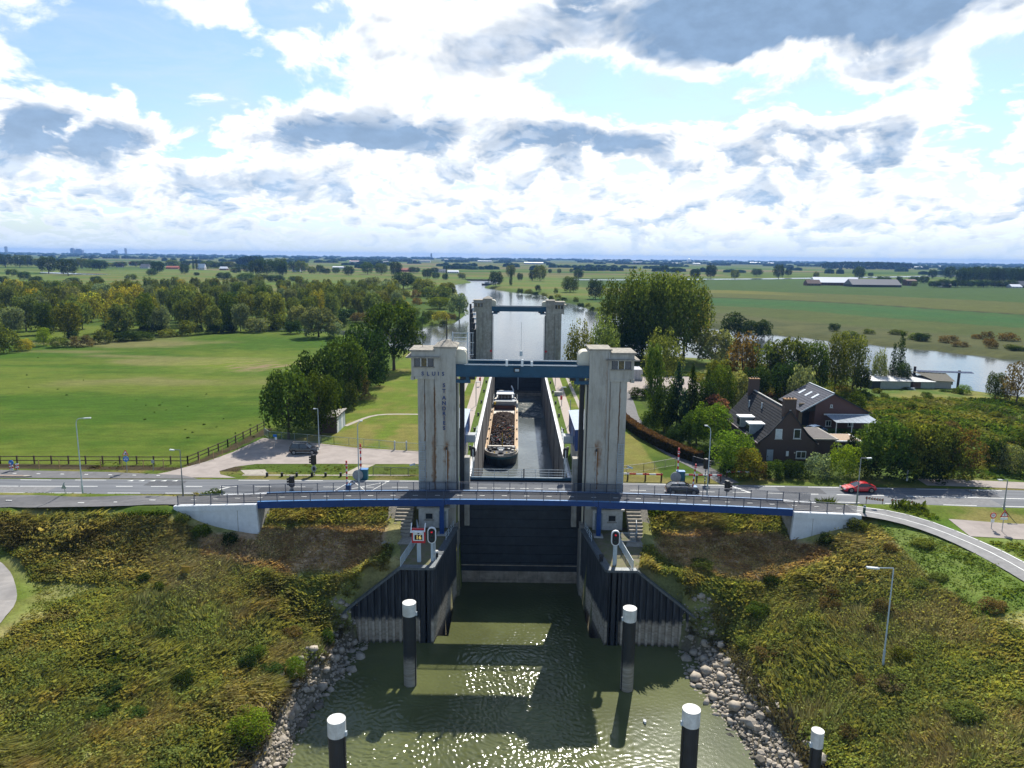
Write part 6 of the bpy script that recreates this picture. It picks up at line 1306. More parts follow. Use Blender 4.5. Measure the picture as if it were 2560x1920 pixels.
for sx, pts in ((-1, [(-7.45, 84.4, -2.25), (-8.0, 80.4, -2.25)]), (1, [(8.75, 84.4, -2.25), (9.2, 80.6, -2.25)])):
    o = thing('gate_railing', 'three bar tube railing at the %s gate recess' % ('left' if sx < 0 else 'right'), 'railing', pts[0]); a, b = Vector(pts[0]), Vector(pts[1])
    for h in (.4, .75, 1.1): MB().bar(a+Vector((0, 0, h)), b+Vector((0, 0, h)), .05).build('rail', PALERAIL, o)
    for f in (0, .33, .66, 1): MB().bar(a.lerp(b, f), a.lerp(b, f)+Vector((0, 0, 1.12)), .06).build('post', PALERAIL, o)
for px, py, s in ((1091, 1395, 'left'), (1503, 1405, 'right')):
    q = at(px, py, -2.25); o = thing('quay_bollard', 'short dark bollard on the edge of the %s sheet pile platform' % s, 'bollard', q); MB().cyl((q.x, q.y), .22, -2.25, -1.5, 12).build('post', BLACK, o); MB().cyl((q.x, q.y), .3, -1.55, -1.38, 12, .22).build('cap', PIPE if s == 'left' else BLACK, o)
# ------------------------------------------------------------------ street lamps
LAMP = mat('pale_lamp_post_paint', (.40, .47, .50), .45, var=.06)
def street_lamp(px, pyb, pyt, arm, label, z=0., m_=LAMP, curve=True):
    B = at(px, pyb, z); zt = aty(px, pyt, B.y).z; x, y = B.x, B.y; H = zt-z
    o = thing('street_lamp', label, 'street lamp', (x, y, z), group='street lamps')
    MB().tube([(x, y, z-.2), (x, y, z+1.6), (x, y, z+1.65), (x, y, zt-(.8 if curve else .1))], [.11, .11, .075, .055], 8).build('post', m_, o)
    s = 1 if arm > 0 else -1
    pts = [(x, y, zt-.8), (x+s*.08, y, zt-.35), (x+s*.35, y, zt-.1), (x+arm*.7, y, zt)] if curve else [(x, y, zt-.12), (x, y, zt), (x+arm*.7, y, zt+.02)]
    MB().tube(pts, .045, 6).build('arm', m_, o); MB().obox((x+arm*.92, y, zt+.0), (abs(arm)*.55, .26, .13), ry=-.08*s).build('lantern', mat('pale_lantern', (.55, .58, .58), .35), o)
    return o
street_lamp(208, 1243, 1045, 1.6, 'tall curved street lamp on the verge at the left, beside the meadow fence'); street_lamp(458, 1240, 1125, -1.1, 'thin street lamp leaning left beside the left end of the footbridge', curve=False, m_=mat('dark_lamp_post', (.16, .18, .19), .5))
street_lamp(798, 1118, 1022, -.6, 'slim lamp post between the tree and the brick shed', curve=False); street_lamp(898, 1226, 1052, .55, 'pale street lamp next to the left road barriers'); street_lamp(1767, 1242, 1064, -.7, 'tall pale street lamp near the right road barriers')
street_lamp(2141, 1264, 1145, 1.1, 'street lamp in front of the red car', curve=False, m_=mat('grey_lamp_post', (.25, .26, .27), .5)); street_lamp(2507, 1290, 1200, -1.0, 'street lamp at the right edge beside the warning sign', curve=False, m_=mat('grey_lamp_post', (.25, .26, .27), .5))
Bp = at(2207, 1666, -5); street_lamp(2207, 1666, 1420, -2.0, 'tall lamp post standing alone in the grass of the right bank', z=hz(Bp.x, Bp.y), curve=False)
street_lamp(1147, 1190-20, 1062, -.6, 'small lamp on the left lock lawn by the blue hut', z=0)
# ------------------------------------------------------------------ road barriers, cabinets, traffic lights
def barrier(px, pyb, pyt, label, cab=True, z=0., lean=0.):
    B = at(px, pyb, z); x, y = B.x, B.y; zt = aty(px, pyt, y).z
    o = thing('road_barrier', label, 'barrier', (x, y, z), group='raised red and white road barriers')
    z0 = z+.9; n = 9
    for k in range(n):
        a, b = k/n, (k+1)/n; MB().bar((x+lean*a, y, z0+(zt-z0)*a), (x+lean*b, y, z0+(zt-z0)*b), .2, .16).build('boom_section', RED if k % 2 == 0 else WHITE, o)
    MB().bar((x+lean*.85-.18, y-.1, z0+(zt-z0)*.85), (x+lean*.85+.18, y-.1, z0+(zt-z0)*.85), .12).build('lamp', RED, o)
    m_ = TEAL if cab else BLUE2
    MB().box(x-.12, x+.95 if cab else x+.5, y-.35, y+.4, z, z+(1.45 if cab else .85)).build('cabinet', m_, o); MB().box(x-.16, x+1.0 if cab else x+.54, y-.4, y+.45, z+(1.45 if cab else .85), z+(1.53 if cab else .9)).build('cabinet_lid', BLUELT, o)
    if cab: MB().disc((x-.35, y-.5, z+.75), .75, .1, 'y', 14, .75).build('counterweight_plate', GREYSIGN, o)
barrier(903, 1198, 1110, 'raised barrier boom with teal cabinet on the far side of the left road'); barrier(868, 1227, 1152, 'raised barrier boom on the near side of the left road', False)
barrier(1693, 1203, 1120, 'raised barrier boom with teal cabinet on the far side of the right road'); barrier(1731, 1232, 1160, 'raised barrier boom on the near side of the right road', False, lean=.25)
def traffic_light(px, pyb, pyt, face, label, round_sign=True, z=0.):
    B = at(px, pyb, z); x, y = B.x, B.y; zt = aty(px, pyt, y).z; o = thing('traffic_light', label, 'traffic light', (x, y, z), group='bridge traffic lights'); n = 10; zb_ = zt-1.4
    for k in range(n): MB().tube([(x, y, z+(zb_-z)*k/n), (x, y, z+(zb_-z)*(k+1)/n)], .075, 8).build('post_band', BLACK if k % 2 == 0 else WHITE, o)
    MB().obox((x, y, zt-.65), (.42, .55, 1.45), rz=.4*face).build('backing_board', BLACK, o)
    hd = MB().obox((x+face*.25, y, zt-.65), (.28, .34, 1.15)).build('head', BLACK, o)
    for k in range(3): MB().tube([(x+face*.38, y, zt-.3-k*.36), (x+face*.66, y-.02, zt-.32-k*.36)], [.13, .15], 8).build('visor', BLACK, hd)
    if round_sign: MB().disc((x-face*.0+.0, y-.14, zb_-.55), .36, .05, 'y', 16, .5).build('round_sign', GREYSIGN, o); MB().disc((x, y-.172, zb_-.55), .2, .01, 'y', 14, .3).build('sign_face', DARK, o)
traffic_light(786, 1187, 1138, -1, 'traffic light on a striped post on the grass strip by the car park'); traffic_light(731, 1229, 1192, -1, 'traffic light behind the left footbridge railing'); traffic_light(1762, 1206, 1148, 1, 'traffic light on a striped post by the right wooden barrier', False); traffic_light(1816, 1243, 1203, 1, 'traffic light behind the right footbridge railing', False)
# low timber bollards and verge posts
for i, bx in enumerate((668, 705, 742, 780, 814, 852)):
    q = at(bx, 1191, 0); o = thing('verge_bollard', 'short dark timber bollard along the left verge', 'bollard', (q.x, q.y, 0), group='timber bollards along the verge') if i == 0 else copy_tree(o, (q.x, q.y, 0))
    if i == 0: MB().box(q.x-.14, q.x+.14, q.y-.14, q.y+.14, 0, .5).build('post', BLACK, o); MB().box(q.x-.15, q.x+.15, q.y-.15, q.y+.15, .5, .56).build('cap', DARK, o)
# ------------------------------------------------------------------ fences
def rail_fence(name, label, pts, h, step, rails, m_, pw=.16, rw=.12):
    o = thing(name, label, 'fence', (*pts[0], hz(*pts[0])))
    for a, b in zip(pts[:-1], pts[1:]):
        a, b = Vector((*a, hz(*a))), Vector((*b, hz(*b))); k = max(1, round((b-a).length/step))
        for i in range(k+1):
            p = a.lerp(b, i/k); MB().obox((p.x, p.y, p.z+h/2), (pw, pw, h+.08)).build('post', m_, o)
            if i < k:
                q = a.lerp(b, (i+1)/k)
                for r in rails: MB().bar(p+Vector((0, -pw*.55, r)), q+Vector((0, -pw*.55, r)), .05, rw).build('rail', m_, o)
    return o
rail_fence('pasture_fence', 'dark two rail timber fence along the meadow and up the car park edge', [(-101, 101.4), (-75.9, 102.0), (-48.6, 103.0), (-46.6, 113), (-45.2, 126)], 1.25, 2.45, (.58, 1.15), WOOD)
for i, (bx, by) in enumerate(((98, 1173), (149, 1172), (252, 1167), (306, 1171), (359, 1170), (409, 1168), (453, 1168), (499, 1160), (534, 1149), (556, 1140), (576, 1128), (594, 1120), (613, 1107))):
    q = at(bx, by, 0); o = thing('marker_stake', 'pale wooden marker stake in the dug strip before the pasture fence', 'stake', (q.x, q.y, 0), group='marker stakes along the dug strip') if i == 0 else copy_tree(o, (q.x, q.y, 0))
    if i == 0: MB().obox((q.x, q.y, .65), (.09, .09, 1.3), ry=.04).build('stake', STAKE, o)
panel_fence('mesh_fence', 'thin grey mesh fence between the car park and the lock lawn', [(-43.4, 121, 0), (-41.8, 118.6, 0), (-30, 115.6, 0), (-19.5, 112.9, 0)], 1.3, mat('grey_mesh_fence', (.22, .27, .25), .5), 2.5, .16, bar_w=.016)
panel_fence('mesh_fence', 'thin grey mesh fence from the small gate to the lettered tower', [(-17.4, 112.2, 0), (-7.8, 110.6, 0)], 1.3, mat('grey_mesh_fence', (.22, .27, .25), .5), 2.5, .16, bar_w=.016)
g_ = thing('garden_gate', 'small grey metal gate in the lawn fence', 'gate', (-18.5, 112.5, 0))
for x in (-19.4, -17.5): MB().box(x-.1, x+.1, 112.4, 112.6, 0, 1.5).build('post', PALERAIL, g_)
mb = MB()
for k in range(10): mb.bar((-19.2+k*.17, 112.5, .1), (-19.2+k*.17, 112.5, 1.3), .02)
mb.bar((-19.3, 112.5, 1.3), (-17.6, 112.5, 1.3), .05).build('leaf', PALERAIL, g_)
panel_fence('bar_fence', 'dark bar fence between the teal cabinet and the lettered tower', [(-20.2, 98.9, 0), (-12.6, 98.4, 0)], 1.25, RAIL, 2.2, .14)
panel_fence('bar_fence', 'curving grey bar fence along the lawn right of the near right tower', [(13.6, 100.2, 0), (19, 102.4, 0), (24.4, 105.6, 0)], 1.2, mat('grey_mesh_fence2', (.30, .27, .25), .5), 2.4, .15)
panel_fence('lane_gate', 'grey metal gate across the lane end by the hedge', [(27.2, 106.4, 0), (28.8, 104.2, 0), (30.6, 103.0, 0)], 1.3, RAIL, 2.0, .15, 'gate')
panel_fence('garden_fence', 'dark wire fence between the lane and the garden', [(26.4, 140, 0), (27.6, 126, 0), (30.4, 117, 0), (33, 111, 0)], 1.2, mat('dark_green_fence', (.03, .06, .04), .6), 2.4, .2)
# red and white timber barriers right of the tower
for nm, pts, lab in (('striped_barrier', [(13.4, 98.2), (20.9, 97.9)], 'low red and white plank barrier right of the near right tower'), ('striped_barrier', [(23.9, 98.0), (29.2, 97.9)], 'low red and white plank barrier right of the teal cabinet'), ('striped_barrier', [(30.4, 99.8), (35.6, 99.5)], 'red and white boom across the lane end by the golden bush')):
    o = thing(nm, lab, 'barrier', (*pts[0], 0)); a, b = Vector((*pts[0], .95)), Vector((*pts[1], .95)); n = 8
    for k in range(n): MB().bar(a.lerp(b, k/n), a.lerp(b, (k+1)/n), .07, .22).build('plank_section', RED if k % 2 else WHITE, o)
    for f in ((.02, .35, .68, .98) if 'plank' in lab else (.02,)): q = a.lerp(b, f); MB().obox((q.x, q.y+.12, .55), (.2, .2, 1.15)).build('post', WOOD, o)
# ------------------------------------------------------------------ signs
def pole(o, x, y, z0, z1, m_=GREYSIGN, r=.04): return MB().cyl((x, y), r, z0, z1, 8).build('pole', m_, o)
q = at(318, 1180, 0); o = thing('road_sign', 'blue round cycle and moped sign below a red triangle on one pole', 'road sign', (q.x, q.y, 0)); zs = aty(316, 1147, q.y).z; zt = aty(316, 1136, q.y).z
pole(o, q.x, q.y, 0, zt+.5); MB().disc((q.x, q.y-.07, zs), .42, .03).build('blue_disc', SIGNBLUE, o)
for s in (-.17, .17): MB().disc((q.x+s, q.y-.095, zs-.08), .11, .012, n=12).build('bicycle_wheel', WHITE, o)
MB().bar((q.x-.17, q.y-.098, zs-.08), (q.x+.05, q.y-.098, zs+.08), .04).build('bicycle_frame', WHITE, o); MB().bar((q.x-.28, q.y-.098, zs+.16), (q.x+.28, q.y-.098, zs+.16), .05).build('moped_symbol', WHITE, o)
def tri_sign(o, x, y, z, s):
    MB().ext([(x-s, z), (x+s, z), (x, z+s*1.75)], 'y', y-.08, y-.05).build('red_triangle', RED, o); MB().ext([(x-s*.66, z+s*.2), (x+s*.66, z+s*.2), (x, z+s*1.38)], 'y', y-.095, y-.081).build('white_face', WHITE, o)
tri_sign(o, q.x, q.y, zt-.12, .48); MB().box(q.x-.05, q.x+.17, q.y-.105, q.y-.096, zt+.02, zt+.2).build('works_symbol', BLACK, o)
q = at(33, 1177, 0); o = thing('road_works_sign', 'blue round arrow sign above red and white works boards at the left edge', 'road sign', (q.x, q.y, 0)); z1 = aty(30, 1156, q.y).z
MB().disc((q.x-.1, q.y-.1, z1), .36, .04).build('blue_disc', SIGNBLUE, o); MB().bar((q.x+.06, q.y-.125, z1+.16), (q.x-.2, q.y-.125, z1-.16), .1, .012).build('arrow_shaft', WHITE, o); MB().ext([(q.x-.32, z1-.26), (q.x-.02, z1-.2), (q.x-.28, z1+.06)], 'y', q.y-.13, q.y-.121).build('arrow_head', WHITE, o)
for k, (dx_, rr) in enumerate(((-.22, 0), (.32, .25))):
    for j in range(4): MB().obox((q.x+dx_+.1*k, q.y-.02+.3*k, .25+j*.22), (.5 if k == 0 else .42, .04, .2), rz=.2, ry=-.25).build('board_stripe', (RED if (j+k) % 2 else WHITE), o)
for s in (-.3, .55): MB().bar((q.x+s, q.y, 1.15), (q.x+s+.35, q.y-.25, 0), .05).build('leg', PALERAIL, o)
q = at(384, 1178, 0); o = thing('grey_sign', 'grey back of a small sign on the left verge right of the blue cycle sign', 'road sign', (q.x, q.y, 0)); zt = aty(384, 1150, q.y).z; pole(o, q.x, q.y, 0, zt); MB().box(q.x-.2, q.x+.2, q.y-.08, q.y-.05, zt-.45, zt+.05).build('plate', GREYSIGN, o)
q = at(203, 1219, 0); o = thing('speed_sign', 'grey back of a triangular sign on the left road verge lamp', 'road sign', (q.x, q.y-3.4, 0)); pole(o, q.x, q.y-3.4, 0, 1.9); MB().ext([(q.x-.4, 1.0), (q.x+.3, 1.0), (q.x-.05, 1.75)], 'y', q.y-3.48, q.y-3.45).build('plate', GREYSIGN, o)
q = at(689, 1118, 0); o = thing('blue_notice', 'small blue notice board on a post at the car park edge', 'sign', (q.x, q.y, 0)); pole(o, q.x, q.y, 0, 2.1); MB().box(q.x-.3, q.x+.3, q.y-.09, q.y-.05, 1.75, 2.15).build('blue_plate', SIGNBLUE, o); MB().box(q.x-.05, q.x+.3, q.y-.09, q.y-.05, 1.3, 1.68).build('white_plate', WHITE, o)
def ground_z(px, py, z0):
    P = at(px, py, z0)
    for _ in range(6): P = at(px, py, hz(P.x, P.y))
    return P
for px, py, pt, lab in ((465, 1436, 1416, 'yellow board half hidden in bushes of the left bank'), (2147, 1471, 1441, 'yellow board on two legs in the grass of the right bank')):
    q = ground_z(px, py, -3.5); zt = aty(px, pt, q.y).z; o = thing('yellow_board', lab, 'sign', q)
    MB().box(q.x-.42, q.x+.42, q.y-.03, q.y+.03, zt-.75, zt).build('board', OCHRE, o)
    for s in (-.36, .36): MB().box(q.x+s-.04, q.x+s+.04, q.y+.031, q.y+.09, q.z-.3, zt).build('leg', WOOD, o)
q = at(2477, 1328, .2); o = thing('round_road_sign', 'round red ringed sign with white under plate near the right cycle path', 'road sign', (q.x, q.y, .1)); zt = aty(2475, 1288, q.y).z
pole(o, q.x, q.y, 0, zt+.3); MB().disc((q.x, q.y-.07, zt), .36, .03).build('red_ring', RED, o); MB().disc((q.x, q.y-.092, zt), .25, .012).build('white_centre', WHITE, o); letter('50', q.x, q.y-.105, zt, .3, BLACK, o, .004, name='digits'); MB().box(q.x-.2, q.x+.2, q.y-.085, q.y-.055, zt-.85, zt-.45).build('under_plate', WHITE, o)
q = at(2504, 1334, .2); o = thing('warning_sign', 'red triangle warning sign with exclamation mark at the right edge', 'road sign', (q.x, q.y, .1)); zt = aty(2508, 1292, q.y).z
pole(o, q.x, q.y, 0, zt+1.2); tri_sign(o, q.x, q.y, zt, .5); MB().box(q.x-.05, q.x+.05, q.y-.105, q.y-.096, zt+.28, zt+.62).build('exclamation_bar', BLACK, o); MB().box(q.x-.04, q.x+.04, q.y-.105, q.y-.096, zt+.14, zt+.22).build('exclamation_dot', BLACK, o); MB().box(q.x-.4, q.x+.4, q.y-.085, q.y-.055, zt-.32, zt-.06).build('under_plate', WHITE, o)
for a, b, py, lab, s in ((2162, 2208, 1262, 'left row of low red and white chevrons by the road bend', 1), (2225, 2282, 1268, 'right row of low red and white chevrons by the road bend', -1)):
    pa, pb = at(a, py, 0), at(b, py+6, 0); o = thing('chevron_board', lab, 'road sign', (pa.x, pa.y, 0)); zc = .95; n = 7
    for f in (.06, .94): v = pa.lerp(pb, f); MB().cyl((v.x, v.y), .04, 0, 1.2, 6).build('post', DARK, o)
    MB().bar((pa.x, pa.y, zc), (pb.x, pb.y, zc), .03, .36).build('white_board', WHITE, o)
    for k in range(n):
        v = pa.lerp(pb, (k+.5)/n)
        for t_ in (-1, 1): MB().bar((v.x-.12, v.y-.04, zc), (v.x+.10, v.y-.04, zc+t_*.16), .02, .09).build('chevron_arm', RED, o)
q = at(2299, 1281, .1); o = thing('path_bollard', 'dark bollard with pale band beside the right cycle path', 'bollard', (q.x, q.y, .05)); MB().cyl((q.x, q.y), .2, 0, .95, 10, .17).build('post', DARK, o); MB().cyl((q.x, q.y), .19, .66, .8, 10).build('band', PALERAIL, o)
q = at(2160, 1283, 1.2); o = thing('path_bollard', 'dark green bollard at the right end of the footbridge', 'bollard', (q.x, q.y, 1.2)); MB().cyl((q.x, q.y), .16, 1.1, 2.2, 10, .14).build('post', mat('dark_green_post', (.02, .06, .04), .5), o); MB().cyl((q.x, q.y), .16, 1.9, 2.05, 10).build('band', WHITE, o)
q = at(2267, 1202, 0); o = thing('white_road_post', 'white marker post with small plate on the verge beside the bushes', 'post', (q.x, q.y, 0)); MB().box(q.x-.11, q.x+.11, q.y-.06, q.y+.06, 0, 2.0).build('post', WHITE, o); MB().box(q.x+.1, q.x+.3, q.y-.06, q.y+.06, 1.5, 1.85).build('plate', GREYSIGN, o)
# ------------------------------------------------------------------ cars
TYRE = mat('tyre_rubber', (.012, .012, .013), .8); RIM = mat('alloy_rim', (.30, .30, .31), .35, metal=.6); CGLASS = mat('car_glass', (.015, .018, .02), .05, spec=.9)
def car(name, label, P, rz, L, W, H, prof, roof, paint, low=False):
    """prof: (x, zbelt, halfwidth) stations nose to tail; roof: (x_base, x_top..) glasshouse"""
    o = thing(name, label, 'car', P, rz); O = Vector((0, 0, 0)); ORG[o.name] = O
    vs, fs = [], []; n = 9
    for x, zt, hw, zb_ in prof:
        ring = [(-hw*.86, zb_), (-hw, zb_+.16), (-hw*1.0, (zb_+zt)*.56), (-hw*.95, zt-.07), (-hw*.80, zt), (hw*.80, zt), (hw*.95, zt-.07), (hw, (zb_+zt)*.56), (hw, zb_+.16), (hw*.86, zb_)]
        vs += [(x, y, z) for y, z in ring]
    m_ = 10
    for i in range(len(prof)-1):
        for k in range(m_): k2 = (k+1) % m_; fs.append((i*m_+k, i*m_+k2, (i+1)*m_+k2, (i+1)*m_+k))
    fs += [tuple(range(m_-1, -1, -1)), tuple((len(prof)-1)*m_+k for k in range(m_))]
    MB().add(vs, fs).build('body', paint, o, smooth=False)
    # glasshouse and roof
    x0, x1, x2, x3, zb_, hwb, hwt = roof
    g = [(x0, -hwb, zb_), (x0, hwb, zb_), (x3, hwb, zb_), (x3, -hwb, zb_), (x1, -hwt, H-.06), (x1, hwt, H-.06), (x2, hwt, H-.06), (x2, -hwt, H-.06)]
    MB().add(g, [(0, 1, 5, 4), (1, 2, 6, 5), (2, 3, 7, 6), (3, 0, 4, 7), (4, 5, 6, 7)]).build('windows', CGLASS, o)
    r = MB(); xm = (x1+x2)/2
    r.add([(x1+.05, -hwt-.01, H-.06), (x1+.05, hwt+.01, H-.06), (xm, hwt+.015, H-.03), (x2-.08, hwt+.01, H-.07), (x2-.08, -hwt-.01, H-.07), (xm, -hwt-.015, H-.03), (x1-.05, 0, H-.02), (xm, 0, H+.02), (x2-.1, 0, H-.03)], [(0, 1, 6), (1, 2, 7, 6), (2, 3, 8, 7), (3, 4, 8), (4, 5, 7, 8), (5, 0, 6, 7)]); r.build('roof', paint, o)
    for s in (-1, 1):
        for a, b in (((x0, hwb), (x1, hwt)), ((x3, hwb), (x2, hwt))): MB().bar((a[0], s*(a[1]+.005), zb_), (b[0], s*(b[1]+.01), H-.05), .07).build('pillar', paint, o)
        xb = x1+(x2-x1)*.45 if not low else x2-.25; MB().bar((xb, s*(hwb+.005), zb_), (xb-.05, s*(hwt+.01), H-.05), .07).build('pillar', BLACK, o)
        MB().obox((x0-.35, s*(hwb+.12), zb_+.08), (.16, .2, .14)).build('mirror', paint, o)
    f, b = prof[0][0], prof[-1][0]; rr = .33 if L < 4.4 else .345
    for x in (f-.82, b+.80):
        for s in (-1, 1):
            yo = s*(W/2-.10)
            MB().disc((x, s*(W/2-.03), rr), rr+.07, .07, n=20).build('wheel_arch', BLACK, o)
            wl_ = MB().disc((x, yo+s*.035, rr), rr, .2, n=22).build('wheel', TYRE, o); MB().disc((x, yo+s*.142, rr), rr*.66, .02, n=16).build('rim', RIM, wl_)
            for k in range(5): a = k*2*pi/5; MB().bar((x, yo+s*.155, rr), (x+cos(a)*rr*.6, yo+s*.155, rr+sin(a)*rr*.6), .05, .012).build('spoke', DARK if low else PALERAIL, wl_)
    for s in (-1, 1):
        hl_z = prof[0][1]-.12 if not low else prof[1][1]-.06
        MB().obox((f-.06, s*(prof[1][2]-.28), hl_z), (.24, .38, .16), ry=-.35).build('headlight', mat('headlight_glass', (.75, .76, .76), .1), o); MB().obox((b+.02, s*(prof[-1][2]-.2), prof[-1][1]-.16), (.08, .3, .2)).build('tail_light', RED, o)
    MB().obox((f+.01, 0, prof[0][3]+.2), (.03, .9, .16)).build('grille', BLACK, o); MB().obox((f+.02, 0, prof[0][3]+.08), (.02, .5, .11)).build('number_plate', YELLOW, o); MB().obox((b-.015, 0, .6), (.02, .5, .11)).build('number_plate', YELLOW, o)
    return o
NAVY = mat('navy_car_paint', (.010, .012, .022), .22, var=.05, coat=.8); INK = mat('black_car_paint', (.008, .009, .013), .2, var=.05, coat=.8); CRED = mat('red_car_paint', (.50, .008, .018), .22, var=.05, coat=.8); CWHITE = mat('white_car_paint', (.74, .75, .77), .3, var=.03, coat=.5); CBLUE = mat('blue_car_paint', (.05, .12, .24), .3, coat=.5)
q = at(757, 1137, 0); suv = car('suv', 'dark blue SUV parked alone in the car park under the big tree', (q.x, q.y+.9, .035), .04, 4.45, 1.84, 1.7, [(2.22, .62, .62, .35), (2.12, .82, .80, .25), (1.5, .98, .90, .22), (.95, 1.04, .92, .22), (-.3, 1.06, .92, .22), (-1.7, 1.08, .90, .25), (-2.12, 1.02, .84, .32), (-2.22, .75, .74, .42)], (1.05, .35, -1.75, -2.12, 1.03, .80, .64), NAVY)
MB().bar((1.2, -.93, .32), (-1.1, -.93, .32), .05, .1).build('side_sill', STEEL, suv)
for s in (-.6, .6): MB().bar((.3, s, 1.72), (-1.6, s, 1.72), .04).build('roof_rail', STEEL, suv)
q = at(1706, 1235, 0); car('hatchback', 'black hatchback driving onto the bridge at the right', (q.x, 92.6, .06), -.02, 4.4, 1.8, 1.5, [(2.2, .5, .62, .3), (2.1, .68, .80, .2), (1.4, .86, .88, .18), (.9, .93, .9, .18), (-.4, .95, .9, .18), (-1.6, .97, .88, .22), (-2.05, .92, .82, .3), (-2.18, .66, .72, .38)], (1.1, .25, -1.4, -2.05, .92, .78, .60), INK)
q = at(2147, 1230, 0); car('coupe', 'red coupe driving towards the bridge on the right road', (q.x, 94.4, .06), pi+.03, 4.4, 1.78, 1.3, [(2.2, .42, .58, .25), (2.08, .56, .80, .16), (1.3, .74, .87, .15), (.75, .82, .88, .15), (-.5, .84, .88, .15), (-1.5, .90, .88, .2), (-2.0, .88, .80, .28), (-2.18, .6, .72, .36)], (.85, -.05, -.95, -1.95, .82, .76, .56), CRED, True)
q = at(2040, 1082, 0); car('estate_car', 'light blue car parked in the yard between the tiled house and the barn', (q.x, q.y, .02), .5, 4.3, 1.76, 1.45, [(2.15, .5, .62, .3), (2.05, .68, .80, .2), (1.4, .86, .88, .18), (.9, .93, .9, .18), (-.4, .95, .9, .18), (-1.6, .97, .88, .22), (-2.0, .92, .82, .3), (-2.12, .66, .72, .38)], (1.1, .25, -1.5, -2.0, .92, .78, .62), CBLUE)
# ------------------------------------------------------------------ barge loaded with scrap
BY0, BX = 139.6, -2.85       # bow tip, axis
HULL = mat('dark_barge_hull', (.012, .018, .022), .55, var=.3, streak=.3); HULLT = mat('teal_bow_paint', (.01, .085, .11), .5, var=.2, streak=.3); DECKP = mat('worn_beige_deck', (.42, .29, .17), .75, var=.18, scale=1.2, streak=.0); DECKW = mat('pale_bulwark', (.52, .48, .42), .65, var=.15, scale=1.5, streak=.25)
BG = thing('cargo_barge', 'long cargo barge lying along the left chamber wall with scrap in its hold', 'barge', (BX, BY0+32, ZW)); HW = 3.5
def hwid(s): return HW*(1-max(0, 1-s/7.5)**2.4)**.5 if s < 7.5 else (HW if s < 58 else HW*(1-((s-58)/7)**2*.35))
def dzk(s): return -9.15+.75*max(0, 1-s/9.)**1.6+.25*max(0, (s-50)/14)
st = [0.02, .15, .5, 1.1, 2, 3.2, 5, 7.5, 12, 20, 30, 40, 48, 54, 59, 62.5, 64]
def loft(name, m_, zf0, zf1, inset0=0., inset1=0., a=0, b=len(st), flare=0.):
    vs, fs = [], []
    for s in st[a:b]:
        w0, w1 = max(.02, hwid(s)-inset0-flare*max(0, 1-s/8)), max(.02, hwid(s)-inset1); y = BY0+s
        yb = y+(flare*1.2 if s < 3 else 0)
        vs += [(BX-w0, yb, zf0(s)), (BX-w1, y, zf1(s)), (BX+w1, y, zf1(s)), (BX+w0, yb, zf0(s))]
    n = b-a
    for i in range(n-1): q = i*4; fs += [(q, q+1, q+5, q+4), (q+2, q+3, q+7, q+6), (q+1, q+2, q+6, q+5)]
    fs += [(0, 3, 2, 1), ((n-1)*4, (n-1)*4+1, (n-1)*4+2, (n-1)*4+3)]
    return MB().add(vs, fs).build(name, m_, BG)
loft('hull', HULL, lambda s: -12.2, lambda s: dzk(s)-.75, .35, .02, flare=.5); loft('bow_band', HULLT, lambda s: dzk(s)-.75, lambda s: dzk(s)-.28, .02, -.03); loft('rubbing_strake', DECKW, lambda s: dzk(s)-.28, lambda s: dzk(s), -.05, -.05)
H0, H1 = 8.0, 47.5           # hold
MB().box(BX-2.95, BX-2.75, BY0+H0, BY0+H1, -9.6, -8.35).build('coaming', DECKP, BG); MB().box(BX+2.75, BX+2.95, BY0+H0, BY0+H1, -9.6, -8.35).build('coaming', DECKP, BG)
MB().box(BX-2.95, BX+2.95, BY0+H0-.25, BY0+H0, -9.2, -8.35).build('front_coaming', DECKW, BG); MB().box(BX-2.95, BX+2.95, BY0+H1, BY0+H1+.25, -9.2, -8.0).build('rear_coaming', mat('rusty_bulkhead', (.09, .035, .02), .85, var=.3), BG)
for sx in (-1, 1):
    for k in range(5): MB().box(min(BX+sx*2.96, BX+sx*3.5), max(BX+sx*2.96, BX+sx*3.5), BY0+H0+.1+k*7.9, BY0+H0+k*7.9+7.85, -9.14, -9.06+.005*k).build('side_deck_plate', DECKP, BG)
    for k in range(5): MB().obox((BX+sx*3.25, BY0+6.5+k*9.3, -8.9), (.3, .5, .4)).build('deck_bollard', BLACK, BG)
vs = []; pts_ = []
for s in (.15, .5, 1.1, 2, 3.2, 5, 7.5): pts_.append((s, hwid(s)-.12))
V_ = [(BX-w_, BY0+s, dzk(s)-.30) for s, w_ in pts_]+[(BX+w_, BY0+s, dzk(s)-.30) for s, w_ in pts_]; n = len(pts_)
